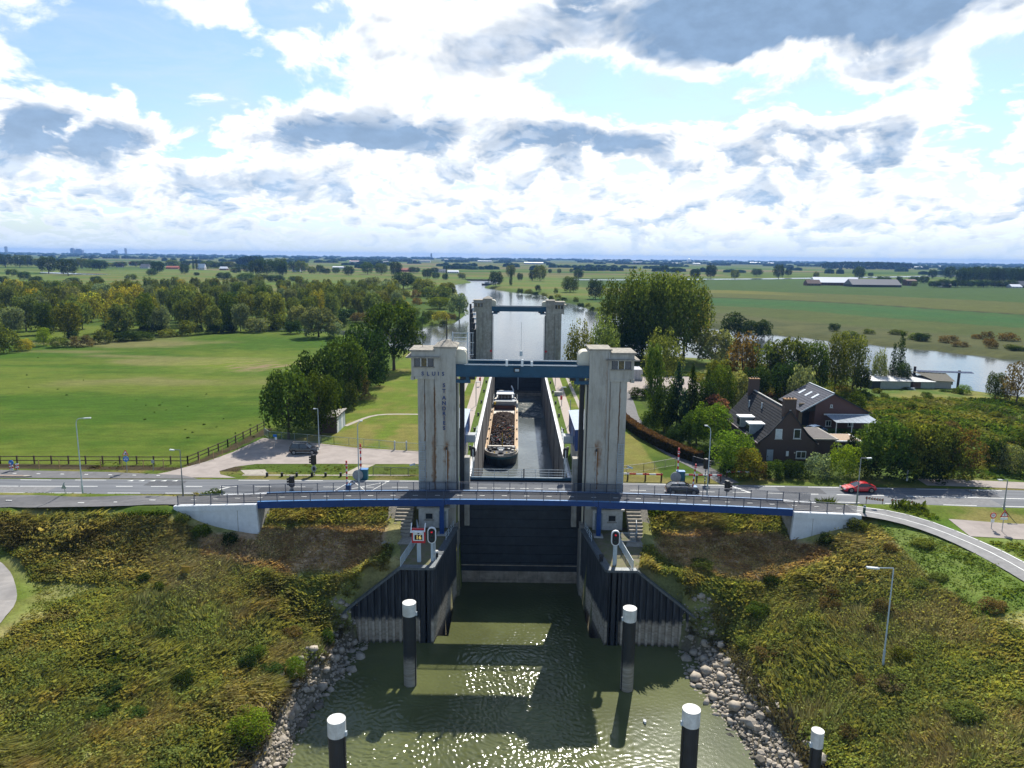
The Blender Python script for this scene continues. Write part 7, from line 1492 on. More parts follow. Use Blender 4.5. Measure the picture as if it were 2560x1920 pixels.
# raised bulwark round the bow
mb = MB()
for sx in (-1, 1):
    for (s0, w0), (s1, w1) in zip(pts_[:-1], pts_[1:]): mb.bar((BX+sx*w0, BY0+s0, dzk(s0)+.22), (BX+sx*w1, BY0+s1, dzk(s1)+.2), .14, .5)
mb.build('bulwark', DECKW, BG)
foredeck = MB()
for (s0, w0), (s1, w1) in zip(pts_[:-1], pts_[1:]): foredeck.add([(BX-w0, BY0+s0, dzk(s0)+.02), (BX+w0, BY0+s0, dzk(s0)+.02), (BX+w1, BY0+s1, dzk(s1)+.02), (BX-w1, BY0+s1, dzk(s1)+.02)], [(0, 1, 2, 3)])
foredeck.build('foredeck', mat('black_foredeck', (.03, .03, .035), .7, var=.3), BG)
wn = MB().cyl((BX, BY0+3.4), .5, -8.6, -7.7, 10).build('anchor_winch', DARK, BG); MB().tube([(BX-.7, BY0+3.4, -8.0), (BX+.7, BY0+3.4, -8.0)], .34, 10).build('winch_drum', PALERAIL, wn); MB().obox((BX, BY0+2.6, -8.1), (.9, .5, .5)).build('winch_box', WHITE, wn)
for dx_, dy_ in ((-2.2, 4.2), (-1.4, 5.4), (1.6, 5.0), (2.4, 4.0), (-2.5, 5.8), (2.6, 6.2)): MB().obox((BX+dx_, BY0+dy_, -8.45), (.5, .5, .55)).build('deck_fitting', BLACK if dx_ < 1 else PIPE, BG)
MB().tube([(BX+.2, BY0+6.9, -8.6), (BX+.2, BY0+6.9, -5.4)], .09, 6).build('bow_mast', YELLOW, BG); MB().box(BX-2.7, BX+2.7, BY0+6.8, BY0+7.5, -8.7, -8.2).build('hatch_beam', DECKW, BG)
for dx_, dy_, m_ in ((-1.3, .9, YELLOW), (1.2, .8, YELLOW), (2.9, 2.7, YELLOW), (-2.9, 3, PALERAIL)): MB().obox((BX+dx_, BY0+dy_+.5, -8.1), (.3, .2, .2)).build('deck_lamp', m_, BG)
# wheelhouse and aft deck
CABW = mat('grey_white_superstructure', (.52, .54, .55), .5, var=.08); y = BY0+H1
MB().box(BX-2.6, BX+2.6, y+.6, y+3.4, -9.1, -7.0).build('aft_bulkhead_house', mat('mid_grey_steel', (.30, .32, .34), .5), BG); wh = MB().box(BX-1.9, BX+1.9, y+4.0, y+8.0, -9.1, -5.7).build('wheelhouse', CABW, BG)
MB().box(BX-1.75, BX+1.75, y+3.93, y+3.99, -7.0, -5.95).build('front_windows', mat('brown_tinted_glass', (.07, .045, .03), .12, spec=.8), wh)
for k in range(5): MB().box(BX-1.8+k*.88, BX-1.72+k*.88, y+3.88, y+3.94, -7.0, -5.9).build('window_post', CABW, wh)
MB().box(BX-2.3, BX+2.3, y+3.4, y+8.3, -5.7, -5.52).build('wheelhouse_roof', WHITE, wh)
MB().box(BX-2.4, BX+2.4, y+8.3, y+14.5, -9.0, -7.7).build('accommodation', CABW, BG); MB().box(BX+2.2, BX+3.1, y+2.6, y+6.6, -9.0, -7.3).build('side_locker', mat('mid_grey_steel', (.30, .32, .34), .5), BG)
MB().box(BX-3.1, BX-2.3, y+3, y+7, -9.0, -7.6).build('side_locker', mat('mid_grey_steel', (.30, .32, .34), .5), BG); MB().tube([(BX+2.5, y+6.5, -8), (BX+2.2, y+8, -5.2), (BX+1.7, y+9.6, -4.4)], .17, 6).build('deck_crane', WHITE, BG)
for sx in (-1, 1):
    mb = MB()
    for k in range(8): mb.bar((BX+sx*3.3, y+2+k*2, -9), (BX+sx*3.3, y+2+k*2, -8), .05)
    mb.bar((BX+sx*3.3, y+2, -8), (BX+sx*3.3, y+16, -8), .05); mb.bar((BX+sx*3.3, y+2, -8.5), (BX+sx*3.3, y+16, -8.5), .04); mb.build('guard_rail', PALERAIL, BG)
for dx_, dy_, m_ in ((-2.6, .2, YELLOW), (1.2, 13, YELLOW), (.4, 14, SIGNBLUE), (-.4, 13.5, DARK), (2.4, 12, PALERAIL)): MB().obox((BX+dx_, y+dy_, -7.4), (.5, .5, .7)).build('deck_gear', m_, BG)
car('small_car', 'white car standing on the after deck of the barge', (BX-1.1, y+11.4, -7.69), -pi/2+.05, 3.8, 1.66, 1.5, [(1.9, .5, .58, .3), (1.8, .68, .75, .2), (1.2, .86, .82, .18), (.8, .93, .83, .18), (-.3, .95, .83, .18), (-1.3, .97, .81, .22), (-1.75, .92, .76, .3), (-1.86, .66, .68, .38)], (1.0, .3, -1.3, -1.78, .92, .74, .6), CWHITE)
# the scrap: countless pieces in one heap
SCR = bpy.data.materials.new('scrap_metal'); SCR.use_nodes = True; t = NT(SCR.node_tree)
a_ = t.n('ShaderNodeAttribute', attribute_name='Col'); p = t.n('ShaderNodeBsdfPrincipled'); t.nt.links.new(a_.outputs['Color'], p.inputs['Base Color']); p.inputs['Roughness'].default_value = .85; p.inputs['Specular IOR Level'].default_value = .15; o_ = t.n('ShaderNodeOutputMaterial'); t.nt.links.new(p.outputs[0], o_.inputs[0])
def scrap():
    g = np.random.default_rng(8); xs_ = np.linspace(-2.74, 2.74, 24); ys_ = np.linspace(H0+.05, H1-.05, 120); X_, Y_ = np.meshgrid(xs_, ys_)
    def top(x, s):
        f = np.exp(-((s-33)/6)**2)*1.9+np.exp(-((s-22)/5)**2)*1.0+np.exp(-((s-13)/4)**2)*.7; edge = 1-(np.abs(x)/2.9)**4
        return -9.4+f*edge-.9*sst(s, 38, 46)+fbm(x*1.3, s*1.3, 5)*.9
    Z_ = top(X_, Y_); V_ = [np.stack([X_.ravel()+BX, Y_.ravel()+BY0, Z_.ravel()], 1)]; I = np.arange(24*120).reshape(120, 24); F_ = [np.stack([I[:-1, :-1], I[:-1, 1:], I[1:, 1:], I[1:, :-1]], -1).reshape(-1, 4)]
    rr = fbm(X_*2, Y_*2, 3)[..., None]*1.3; C_ = [(np.array((.045, .026, .016))*rr).reshape(-1, 3)]; n0 = 24*120
    pal = np.array([(.085, .04, .02), (.055, .03, .018), (.03, .02, .015), (.16, .06, .02), (.022, .021, .022), (.06, .055, .052), (.30, .31, .32), (.16, .075, .03), (.45, .16, .02), (.10, .12, .16), (.5, .5, .48), (.35, .03, .05), (.30, .25, .04)])
    cube = np.array([(-1, -1, -1), (1, -1, -1), (1, 1, -1), (-1, 1, -1), (-1, -1, 1), (1, -1, 1), (1, 1, 1), (-1, 1, 1)])*.5; cf = np.array([(0, 3, 2, 1), (4, 5, 6, 7), (0, 1, 5, 4), (1, 2, 6, 5), (2, 3, 7, 6), (3, 0, 4, 7)])
    for i in range(2300):
        s = g.uniform(H0+.4, H1-3); x = g.uniform(-2.55, 2.55); brown = 1.3*np.exp(-((s-33)/8)**2)
        if g.uniform() < brown: size = np.array((g.uniform(.25, .9), .03, .03)); c = np.array((.075, .04, .025))*g.uniform(.5, 1.5)
        else: size = np.array((g.uniform(.15, .9), g.uniform(.04, .3), g.uniform(.02, .16))); w_ = np.array([6, 6, 7, 2, 8, 3, .7, 2, .35, 2, .3, .2, .25]); c = pal[g.choice(13, p=w_/w_.sum())]*g.uniform(.6, 1.3)
        if s < 14 and g.uniform() < .5: c = pal[[4, 5, 6, 9][g.integers(0, 4)]]
        R_ = np.array(Matrix.Rotation(g.uniform(0, 6.28), 3, 'Z') @ Matrix.Rotation(g.normal(0, .5), 3, 'X') @ Matrix.Rotation(g.normal(0, .4), 3, 'Y'))
        V_.append((cube*size) @ R_.T+np.array((x+BX, s+BY0, float(top(np.array([x]), np.array([s]))[0])+g.uniform(-.05, .22)))); F_.append(cf+n0); C_.append(np.repeat(c[None], 8, 0)); n0 += 8
    tag(link('scrap_heap', npmesh('scrap_heap', np.concatenate(V_), np.concatenate(F_), SCR, np.concatenate(C_))), 'heap of rusty scrap metal filling the hold of the barge', 'scrap metal', kind='stuff')
scrap()
# churned water behind the barge
FOAM = mat('churned_water_foam', (.55, .5, .42), .5, var=.3, scale=2); mb = MB()
for i in range(90):
    x = BX+4.2+abs(RNG.normal(0, 2.4)); y_ = BY0+RNG.uniform(46, 66)
    if x > 7: continue
    a = RNG.uniform(-.6, .3); L = RNG.uniform(.3, 1.5); mb.obox((x, y_, ZW+.0), (L, RNG.uniform(.05, .16), .03), rz=a)
tag(mb.build('wake_foam', FOAM), 'streaks of foam beside the stern of the barge', 'foam', kind='stuff')
# ------------------------------------------------------------------ blue control huts by the towers
def hut(xi, xo, y0, y1, label):
    """xi: canal side, xo: tower side"""
    o = thing('control_hut', label, 'hut', ((xi+xo)/2, y0+2, 0)); zb_, zt = 3.7, 6.75; s = 1 if xi > xo else -1; a, b = min(xi, xo), max(xi, xo)
    MB().box(a, b, y0, y1, zb_, zt).build('cladding', BLUE2, o)
    for k in range(9): f = k/9; MB().box(a+.03+(b-a)*f, a+(b-a)*(f+.09), y0-.03, y0-.002, zb_, zt-.1).build('cladding_rib', BLUE2, o)
    for k in range(18): yy = y0+.1+k*(y1-y0)/18; MB().box(min(xi, xi+s*.03), max(xi, xi+s*.03), yy, yy+.5, zb_+.02, zt-.1).build('cladding_rib', BLUE2, o)
    n = 14; RS = mat('pale_blue_roof_sheet', (.27, .34, .43), .5)
    for k in range(n):
        ya, yb = y0-.3+(y1-y0+.6)*k/n, y0-.3+(y1-y0+.6)*(k+1)/n-.05; za, zb2 = zt+.35, zt+.05
        MB().add([(xo-s*.1, ya, za), (xi+s*.12, ya, zb2), (xi+s*.12, yb, zb2), (xo-s*.1, yb, za), (xo-s*.1, ya, za+.07), (xi+s*.12, ya, zb2+.07), (xi+s*.12, yb, zb2+.07), (xo-s*.1, yb, za+.07)], [(0, 3, 2, 1), (4, 5, 6, 7), (0, 1, 5, 4), (1, 2, 6, 5), (2, 3, 7, 6), (3, 0, 4, 7)]).build('roof_sheet', RS, o)
    MB().box(a+.3, b-.2, y0+.4, y1-.6, 0, zb_-.01).build('concrete_stem', CONC, o)
    yb0_, yb1_ = y0+3.6, y0+9.4
    MB().box(min(xi, xi+s*1.4), max(xi, xi+s*1.4), yb0_, yb1_, zb_+.1, zb_+.22).build('balcony_floor', GREYSIGN, o)
    for h in (.75, 1.25):
        MB().bar((xi+s*1.4, yb0_, zb_+h), (xi+s*1.4, yb1_, zb_+h), .06).build('balcony_rail', PALERAIL, o); MB().bar((xi, yb0_, zb_+h), (xi+s*1.4, yb0_, zb_+h), .06).build('balcony_rail', PALERAIL, o)
    for k in range(4): yy = yb0_+(yb1_-yb0_)*k/3; MB().bar((xi+s*1.4, yy, zb_+.2), (xi+s*1.4, yy, zb_+1.28), .06).build('balcony_post', PALERAIL, o)
    MB().box(min(xi+s*.03, xi+s*.06), max(xi+s*.03, xi+s*.06), y0+5, y0+6, zb_+.22, zb_+2.3).build('door', BLUELT, o)
    MB().box(min(xi, xi+s*1.4), max(xi, xi+s*1.4), yb0_-.05, yb0_-.02, zb_+.22, zb_+1.2).build('balcony_screen', PALERAIL, o); MB().tube([(xi+s*1.3, yb0_+.2, 0), (xi+s*1.3, yb0_+.2, zb_+.1)], .06, 6).build('balcony_prop', GREYSIGN, o)
hut(-7.3, -11.0, 99.8, 112.5, 'blue clad control hut on the left quay behind the lettered tower'); hut(8.6, 12.2, 99.8, 112.5, 'blue clad control hut on the right quay behind the unlettered tower')
for sx, x in ((-1, -5.9), (1, 7.15)):
    o = thing('quay_signal', 'back of an oval canal signal on the %s quay' % ('left' if sx < 0 else 'right'), 'signal light', (x, 98.2, 0)); MB().cyl((x, 98.2), .09, 0, 4.2, 8).build('post', PALERAIL, o); stadium(MB(), x, 98.3, 3.8, .75, 1.5, .25).build('back_plate', BLACK, o)
# posts and poles on the quays
for i, (px, py, pt, lab) in enumerate(((1190, 1015, 955, 'green lattice lamp mast on the left quay'), (1201, 965, 938, 'small lamp with red box on the left quay'), (1404, 1014, 968, 'lamp post with red lifebuoy box on the right quay'), (1388, 966, 944, 'short post further along the right quay'), (1425, 1060, 1000, 'thin flag pole by the blue hut on the right quay'))):
    q = at(px, py, 0); zt = aty(px, pt, q.y).z; o = thing('quay_post', lab, 'lamp post', (q.x, q.y, 0)); MB().cyl((q.x, q.y), .07, 0, zt, 6).build('post', mat('green_grey_post', (.12, .20, .17), .5) if i == 0 else GREYSIGN, o)
    if 'red' in lab: MB().obox((q.x-.1, q.y-.1, 1.7), (.45, .3, .8)).build('lifebuoy_box', RED, o)
    if 'lamp' in lab: MB().obox((q.x+.4, q.y, zt), (1., .25, .12)).build('lantern', PALERAIL, o)
q = at(1396, 989, 0); o = thing('quay_locker', 'low stone coloured locker on the right quay lawn', 'locker', (q.x, q.y, 0)); MB().box(q.x-.9, q.x+.9, q.y-.4, q.y+.4, 0, .8).build('body', CONC, o); MB().box(q.x-.95, q.x+.95, q.y-.45, q.y+.45, .8, .9).build('lid', CONC2, o)
# ------------------------------------------------------------------ buildings
BRICK = mat('dark_brown_brick', (.092, .062, .050), .9, var=.22, scale=14, aniso=(1, 1, 3), bump=.2); BRICK2 = mat('red_brown_brick', (.14, .075, .062), .9, var=.2, scale=14, aniso=(1, 1, 3), bump=.2); TILE = mat('dark_grey_roof_tile', (.026, .028, .032), .9, var=.4, scale=2.5, spec=.12); TILE2 = mat('slate_blue_roof_tile', (.075, .08, .10), .85, var=.2, scale=2.5, spec=.15); FRAME = mat('white_window_frame', (.72, .72, .70), .5)
def window(parent, x, z, w_, h, y, shutter=False, mull=1):
    f = MB().box(x-w_/2, x+w_/2, y-.07, y-.002, z-h/2, z+h/2).build('window', FRAME, parent); d = .12
    MB().box(x-w_/2+d, x+w_/2-d, y-.10, y-.071, z-h/2+d, z+h/2-d).build('shutter' if shutter else 'pane', mat('white_shutter', (.6, .62, .63), .6) if shutter else GLASS, f)
    for k in range(1, mull+1): xx = x-w_/2+w_*k/(mull+1); MB().box(xx-.04, xx+.04, y-.12, y-.1, z-h/2+.05, z+h/2-.05).build('mullion', FRAME, f)
    MB().box(x-w_/2-.1, x+w_/2+.1, y-.16, y-.003, z-h/2-.12, z-h/2-.01).build('sill', CONC2, f); return f
def tiled_slope(parent, name, m_, A, B, C_, D, rows, mb_rows=True, th=.07):
    """A-B eave edge, D-C ridge edge; each tile course is a part, its lower edge proud of the one below"""
    A, B, C_, D = map(Vector, (A, B, C_, D)); nr = (B-A).cross(D-A).normalized()
    if nr.z < 0: nr = -nr
    for i in range(rows):
        f0, f1 = i/rows, (i+1)/rows+.01
        a, b, c, d = A.lerp(D, f0), B.lerp(C_, f0), B.lerp(C_, min(1, f1)), A.lerp(D, min(1, f1)); up_ = nr*th
        MB().add([a+up_, b+up_, c+nr*.01, d+nr*.01, a-nr*.05, b-nr*.05, c-nr*.05, d-nr*.05], [(0, 1, 2, 3), (7, 6, 5, 4), (0, 4, 5, 1), (1, 5, 6, 2), (2, 6, 7, 3), (3, 7, 4, 0)]).build(name, m_, parent)
HS = thing('tiled_house', 'dark brick house with steep tiled roof, two dormers and two chimneys', 'house', (42.5, 118, 0)); X0, X1, YA, YB, XR_ = 38.2, 46.8, 109.2, 128.0, 42.5
wl_ = MB().ext([(X0, -.3), (X1, -.3), (X1, 2.95), (45.5, 4.0), (XR_+.25, 7.75), (XR_-.25, 7.75), (39.5, 4.0), (X0, 2.95)], 'y', YA, YB).build('wall', BRICK, HS)
for sx, xe in ((-1, X0-.35), (1, X1+.35)):
    xk = XR_+sx*3.0; rf = thing_ = None
    R_ = MB().add([(xe, YA+.02, 2.85), (xk, YA+.02, 4.3), (XR_, YA+.02, 7.95), (XR_, YB+.2, 7.95), (xk, YB+.2, 4.3), (xe, YB+.2, 2.85)], [(0, 1, 4, 5), (1, 2, 3, 4)]).build('roof', TILE, HS)
    tiled_slope(R_, 'tile_course', TILE, (xe, YA-.12, 2.87), (xe, YB+.25, 2.87), (xk, YB+.25, 4.32), (xk, YA-.12, 4.32), 4)
    tiled_slope(R_, 'tile_course', TILE, (xk, YA-.12, 4.33), (xk, YB+.25, 4.33), (XR_, YB+.25, 7.98), (XR_, YA-.12, 7.98), 11)
    MB().tube([(xe-sx*-.08, YA-.1, 2.78), (xe-sx*-.08, YB+.2, 2.78)], .09, 6).build('gutter', mat('pinkish_gutter', (.35, .27, .27), .5), HS)
    for (xa, za), (xb, zb_) in (((xe, 2.87), (xk, 4.32)), ((xk, 4.32), (XR_, 7.98))): MB().bar((xa, YA-.12, za), (xb, YA-.12, zb_), .12, .14).build('verge_board', DARK, HS)
MB().bar((XR_, YA-.1, 8.05), (XR_, YB+.2, 8.05), .26, .14).build('ridge_tiles', CONC2, HS)
for yy, h, w2 in ((YA+.55, 9.7, .9), (YB-1.2, 10.0, .85)):
    c = MB().box(XR_-w2, XR_+w2, yy-.5, yy+.55, 6.6, h).build('chimney', BRICK, HS); MB().box(XR_-w2-.06, XR_+w2+.06, yy-.56, yy+.6, h, h+.12).build('chimney_cap', mat('mossy_orange_cap', (.24, .13, .05), .9, var=.3), c)
    for s in (-.45, 0, .45): MB().cyl((XR_+s, yy), .1, h+.12, h+.4, 8).build('chimney_pot', DARK, c)
for yy in (118.6, 113.6):
    d = MB().box(37.7, 39.9, yy-.85, yy+.85, 3.3, 4.9).build('dormer', mat('grey_dormer_cheek', (.25, .29, .31), .6), HS); MB().box(37.45, 40.3, yy-1.05, yy+1.05, 4.9, 5.08).build('dormer_roof', WHITE, d)
    MB().box(37.62, 37.69, yy-.75, yy+.75, 3.45, 4.8).build('dormer_frame', FRAME, d)
    for s in (-.5, 0, .5): MB().box(37.56, 37.61, yy+s-.2, yy+s+.2, 3.58, 4.68).build('dormer_pane', GLASS, d)
window(HS, 41.0, 4.3, 1.05, 1.55, YA, True, 0); window(HS, 43.85, 4.35, 1.1, 1.55, YA, False, 0); window(HS, 44.7, 1.0, 1.55, 1.15, YA, False, 1)
dr = MB().box(39.35, 40.35, YA-.06, YA-.002, -.2, 1.75).build('door', mat('grey_blue_door2', (.30, .34, .38), .6), HS); MB().obox((39.5, YA-.09, .7), (.08, .06, .2)).build('handle', DARK, dr)
MB().box(42.35, 42.75, YA-.1, YA-.002, .75, 1.55).build('meter_box', WHITE, HS); MB().box(43.6, 43.8, YA-.1, YA-.002, 1.2, 1.4).build('wall_lamp', CREAM, HS)
for yy, zz in ((118.2, 6.9), (122.8, 6.4)): MB().cyl((XR_-1.3 if yy < 120 else XR_-1.9, yy), .12, zz-1, zz+.5, 8).build('flue_pipe', PALERAIL, HS)
BN = thing('brick_barn', 'red brown brick barn with slate roof and three skylights', 'barn', (60, 137, 0)); yb0, yb1 = 131.9, 143.0
MB().ext([(56.0, -.3), (66.0, -.3), (66.0, 3.0), (59.1, 6.4), (56.0, 4.6)], 'y', yb0, yb1).build('wall', BRICK2, BN)
MB().ext([(53.6, -.3), (53.9, -.3), (53.9, 3.1), (53.6, 3.1)], 'y', yb0+2.4, yb1).build('porch_wall', BRICK2, BN); MB().box(53.9, 55.98, yb0+2.4, yb0+2.6, -.3, 4.2).build('porch_back', mat('tan_cladding', (.30, .22, .13), .8), BN); MB().box(54.6, 55.9, yb0+2.3, yb0+2.39, -.2, 2.6).build('barn_door', DARK, BN)
MB().ext([(53.5, 3.0), (56.0, 4.6), (56.0, 3.2)], 'y', yb0+.05, yb0+.15).build('porch_gable', BLACK, BN)
rl = MB().add([(53.3, yb0-.1, 3.1), (59.1, yb0-.1, 6.55), (59.1, yb1+.3, 6.55), (53.3, yb1+.3, 3.1)], [(0, 1, 2, 3)]).build('roof', TILE2, BN); tiled_slope(rl, 'tile_course', TILE2, (53.2, yb0-.25, 3.12), (53.2, yb1+.4, 3.12), (59.1, yb1+.4, 6.6), (59.1, yb0-.25, 6.6), 12, th=.05)
rr_ = MB().add([(66.4, yb0-.1, 2.9), (59.1, yb0-.1, 6.55), (59.1, yb1+.3, 6.55), (66.4, yb1+.3, 2.9)], [(3, 2, 1, 0)]).build('roof', TILE2, BN); tiled_slope(rr_, 'tile_course', TILE2, (66.5, yb1+.4, 2.88), (66.5, yb0-.25, 2.88), (59.1, yb0-.25, 6.6), (59.1, yb1+.4, 6.6), 12, th=.05)
for a, b in (((53.2, 3.05), (59.1, 6.55)), ((66.5, 2.8), (59.1, 6.55))): MB().bar((a[0], yb0-.28, a[1]), (b[0], yb0-.28, b[1]), .1, .2).build('verge_board', PALERAIL if a[0] < 60 else DARK, BN)
MB().bar((59.1, yb0-.2, 6.68), (59.1, yb1+.3, 6.68), .25, .12).build('ridge_tiles', PALERAIL, BN)
for k in range(3):
    f = .58-.0*k; yy = yb1-2.6-k*2.9; a, b = Vector((53.2, yy, 3.12)).lerp(Vector((59.1, yy, 6.6)), .50+.02*k), Vector((53.2, yy, 3.12)).lerp(Vector((59.1, yy, 6.6)), .72+.02*k)
    MB().add([a+Vector((0, 0, .12)), a+Vector((0, .75, .12)), b+Vector((0, .75, .12)), b+Vector((0, 0, .12)), a, a+Vector((0, .75, 0)), b+Vector((0, .75, 0)), b], [(0, 1, 2, 3), (0, 4, 5, 1), (1, 5, 6, 2), (2, 6, 7, 3), (3, 7, 4, 0)]).build('skylight', mat('bright_skylight', (.70, .74, .78), .12), BN)
for x in (58.6, 62.8): window(BN, x, .9, 1.05, 1.1, yb0, False, 1)
window(BN, 58.9, 4.2, .42, .55, yb0, False, 0)
GR = thing('flat_garage', 'low flat roofed brick garage between the tiled house and the bushes', 'garage', (49.5, 114.5, 0)); MB().box(47.2, 51.4, 112.6, 120, -.3, 2.6).build('wall', BRICK, GR); MB().box(47.0, 51.8, 112.3, 120.3, 2.6, 2.8).build('roof', mat('light_roof_edge', (.34, .31, .26), .8), GR); MB().box(47.3, 51.5, 112.6, 120, 2.81, 2.84).build('roof_felt', mat('roof_felt', (.10, .09, .085), .9), GR)
EX = thing('flat_extension', 'small flat extension with tan roof in front of the garage', 'outbuilding', (52.6, 113.2, 0)); MB().box(51.6, 55.6, 113.0, 117.4, -.3, 2.2).build('wall', BRICK, EX); MB().box(51.4, 55.9, 112.7, 117.6, 2.2, 2.4).build('fascia', FRAME, EX); MB().box(51.7, 55.6, 113.0, 117.4, 2.41, 2.44).build('roof_gravel', mat('tan_roof_gravel', (.34, .25, .17), .95), EX); window(EX, 52.4, 1.1, .7, 1.2, 113.0, False, 0)
PG = thing('glass_canopy', 'pale glass roofed canopy in front of the brick barn', 'canopy', (62, 127, 0)); 
for k in range(7): MB().add([(57.6+k*1.15, 126.2, 2.35), (58.7+k*1.15, 126.2, 2.35), (58.7+k*1.15, 131.2, 2.75), (57.6+k*1.15, 131.2, 2.75), (57.6+k*1.15, 126.2, 2.29), (58.7+k*1.15, 126.2, 2.29), (58.7+k*1.15, 131.2, 2.69), (57.6+k*1.15, 131.2, 2.69)], [(0, 1, 2, 3), (7, 6, 5, 4), (0, 4, 5, 1)]).build('roof_pane', mat('milky_roof_pane', (.30, .34, .38), .25), PG)
MB().box(57.4, 65.8, 131.2, 131.35, 2.6, 2.85).build('white_beam', FRAME, PG)
for x in (57.6, 60.4, 63.2, 65.6): MB().box(x-.06, x+.06, 126.2, 126.35, -.2, 2.3).build('post', FRAME, PG)
# brick shed by the lawn
SH = thing('brick_shed', 'small dark brick shed with white plank doors beside the lawn', 'shed', (-32.3, 126, 0)); MB().ext([(-34.0, -.2), (-31.4, -.2), (-31.4, 2.9), (-34.0, 2.6)], 'y', 123.1, 129.6).build('wall', BRICK, SH); MB().add([(-34.3, 122.8, 2.62), (-31.1, 122.8, 2.98), (-31.1, 129.9, 2.98), (-34.3, 129.9, 2.62), (-34.3, 122.8, 2.74), (-31.1, 122.8, 3.1), (-31.1, 129.9, 3.1), (-34.3, 129.9, 2.74)], [(0, 3, 2, 1), (4, 5, 6, 7), (0, 1, 5, 4), (1, 2, 6, 5), (2, 3, 7, 6), (3, 0, 4, 7)]).build('roof', CONC, SH)
for k in range(4): MB().box(-31.399, -31.33, 123.3+k*1.5, 123.3+k*1.5+1.35, 0, 2.6).build('door', PALERAIL if k % 2 else WHITE, SH)
# white container in the yard
q = at(1594, 950, 0); CT = thing('shipping_container', 'white shipping container in the yard behind the near right tower', 'container', (q.x, q.y, 0)); MB().box(q.x-1.25, q.x+1.25, q.y, q.y+6, .1, 2.7).build('shell', CWHITE, CT)
for s in (-1, 1): dd = MB().box(q.x+(-1.2 if s < 0 else .02), q.x+(-.02 if s < 0 else 1.2), q.y-.06, q.y-.002, .2, 2.6).build('door', mat('door_grey_white', (.6, .6, .63), .5), CT); MB().bar((q.x+s*.4, q.y-.1, .2), (q.x+s*.4, q.y-.1, 2.6), .05).build('lock_bar', GREYSIGN, dd)
for k in range(10): MB().box(q.x+1.251, q.x+1.29, q.y+.3+k*.57, q.y+.55+k*.57, .2, 2.6).build('corrugation', CWHITE, CT)
# sheds and floating house on the river bank
CORR = mat('pale_corrugated_sheet', (.33, .35, .31), .6, var=.15); CORRR = mat('pale_sheet_roof', (.42, .42, .41), .6, var=.2)
def shed(px0, px1, pyb, pyt, dpt, label, m_, end):
    a, b = at(px0, pyb, -.9), at(px1, pyb, -.9); zt = aty(px0, pyt, a.y).z; o = thing('corrugated_shed', label, 'shed', (a.x, a.y, -.9)); y0 = a.y
    MB().box(a.x, b.x, y0, y0+dpt, -1.2, zt).build('wall', m_, o); n = int((b.x-a.x)/.6)
    for k in range(n): MB().box(a.x+.1+k*.6, a.x+.35+k*.6, y0-.04, y0-.002, -1.0, zt-.05).build('corrugation', m_, o)
    MB().box(a.x-end, a.x-.01, y0+.05, y0+dpt-.1, -1.2, zt-.1).build('dark_end', BRICK2 if 'red' in label else DARK, o); MB().add([(a.x-end-.2, y0-.3, zt), (b.x+.2, y0-.3, zt), (b.x+.2, y0+dpt+.3, zt+.35), (a.x-end-.2, y0+dpt+.3, zt+.35), (a.x-end-.2, y0-.3, zt+.1), (b.x+.2, y0-.3, zt+.1), (b.x+.2, y0+dpt+.3, zt+.45), (a.x-end-.2, y0+dpt+.3, zt+.45)], [(0, 3, 2, 1), (4, 5, 6, 7), (0, 1, 5, 4), (1, 2, 6, 5), (2, 3, 7, 6), (3, 0, 4, 7)]).build('roof', CORRR, o)
shed(2200, 2272, 975, 953, 6, 'longer pale corrugated shed on the river bank', CORR, 2.2); shed(2301, 2334, 974, 955, 5, 'shorter pale corrugated shed with red brown end', CORR, 2.0)
FH = thing('floating_house', 'low dark roofed floating house with solar panels moored between two piles', 'houseboat', (114, 190, -3)); a, b = at(2335, 978, -1.5), at(2400, 985, -1.5)
MB().box(a.x, b.x-2.2, a.y, a.y+8, -2.5, 1.3).build('wall', mat('dark_timber_wall', (.06, .05, .045), .8), FH); MB().box(b.x-5.2, b.x-.4, a.y-.2, a.y+7, -2.5, 1.2).build('pale_wall', mat('pale_plaster', (.35, .33, .30), .8), FH); MB().box(a.x+.4, a.x+4.5, a.y-.06, a.y-.003, .2, 1.0).build('window', GLASS, FH)
MB().add([(a.x-.6, a.y-.8, 1.3), (b.x+.2, a.y-.8, 1.15), (b.x+1, a.y+5, 2.4), (a.x-3, a.y+5, 2.7), (b.x+4, a.y+11, 1.5), (a.x-2, a.y+11, 1.6)], [(0, 1, 2, 3), (3, 2, 4, 5)]).build('roof', mat('moss_brown_roof', (.11, .10, .075), .9, var=.25), FH); MB().add([(a.x-12, a.y+3, 1.1), (a.x-1, a.y+3, 1.1), (a.x-3, a.y+8, 2.5), (a.x-10, a.y+8, 2.4), (a.x-9, a.y+12, 1.2), (a.x-1, a.y+12, 1.2)], [(0, 1, 2, 3), (3, 2, 5, 4)]).build('rear_roof', mat('grey_felt_roof', (.10, .105, .11), .9), FH)
for k in range(14): x = a.x-2+k*1.05; MB().add([(x, a.y+4.7, 2.75-k*.02), (x+.95, a.y+4.7, 2.73-k*.02), (x+.95, a.y+5.8, 3.0-k*.02), (x, a.y+5.8, 3.02-k*.02), (x, a.y+4.7, 2.69-k*.02), (x+.95, a.y+4.7, 2.67-k*.02), (x+.95, a.y+5.8, 2.94-k*.02), (x, a.y+5.8, 2.96-k*.02)], [(0, 1, 2, 3), (7, 6, 5, 4), (0, 4, 5, 1)]).build('solar_panel', mat('solar_panel', (.02, .03, .07), .15), FH)
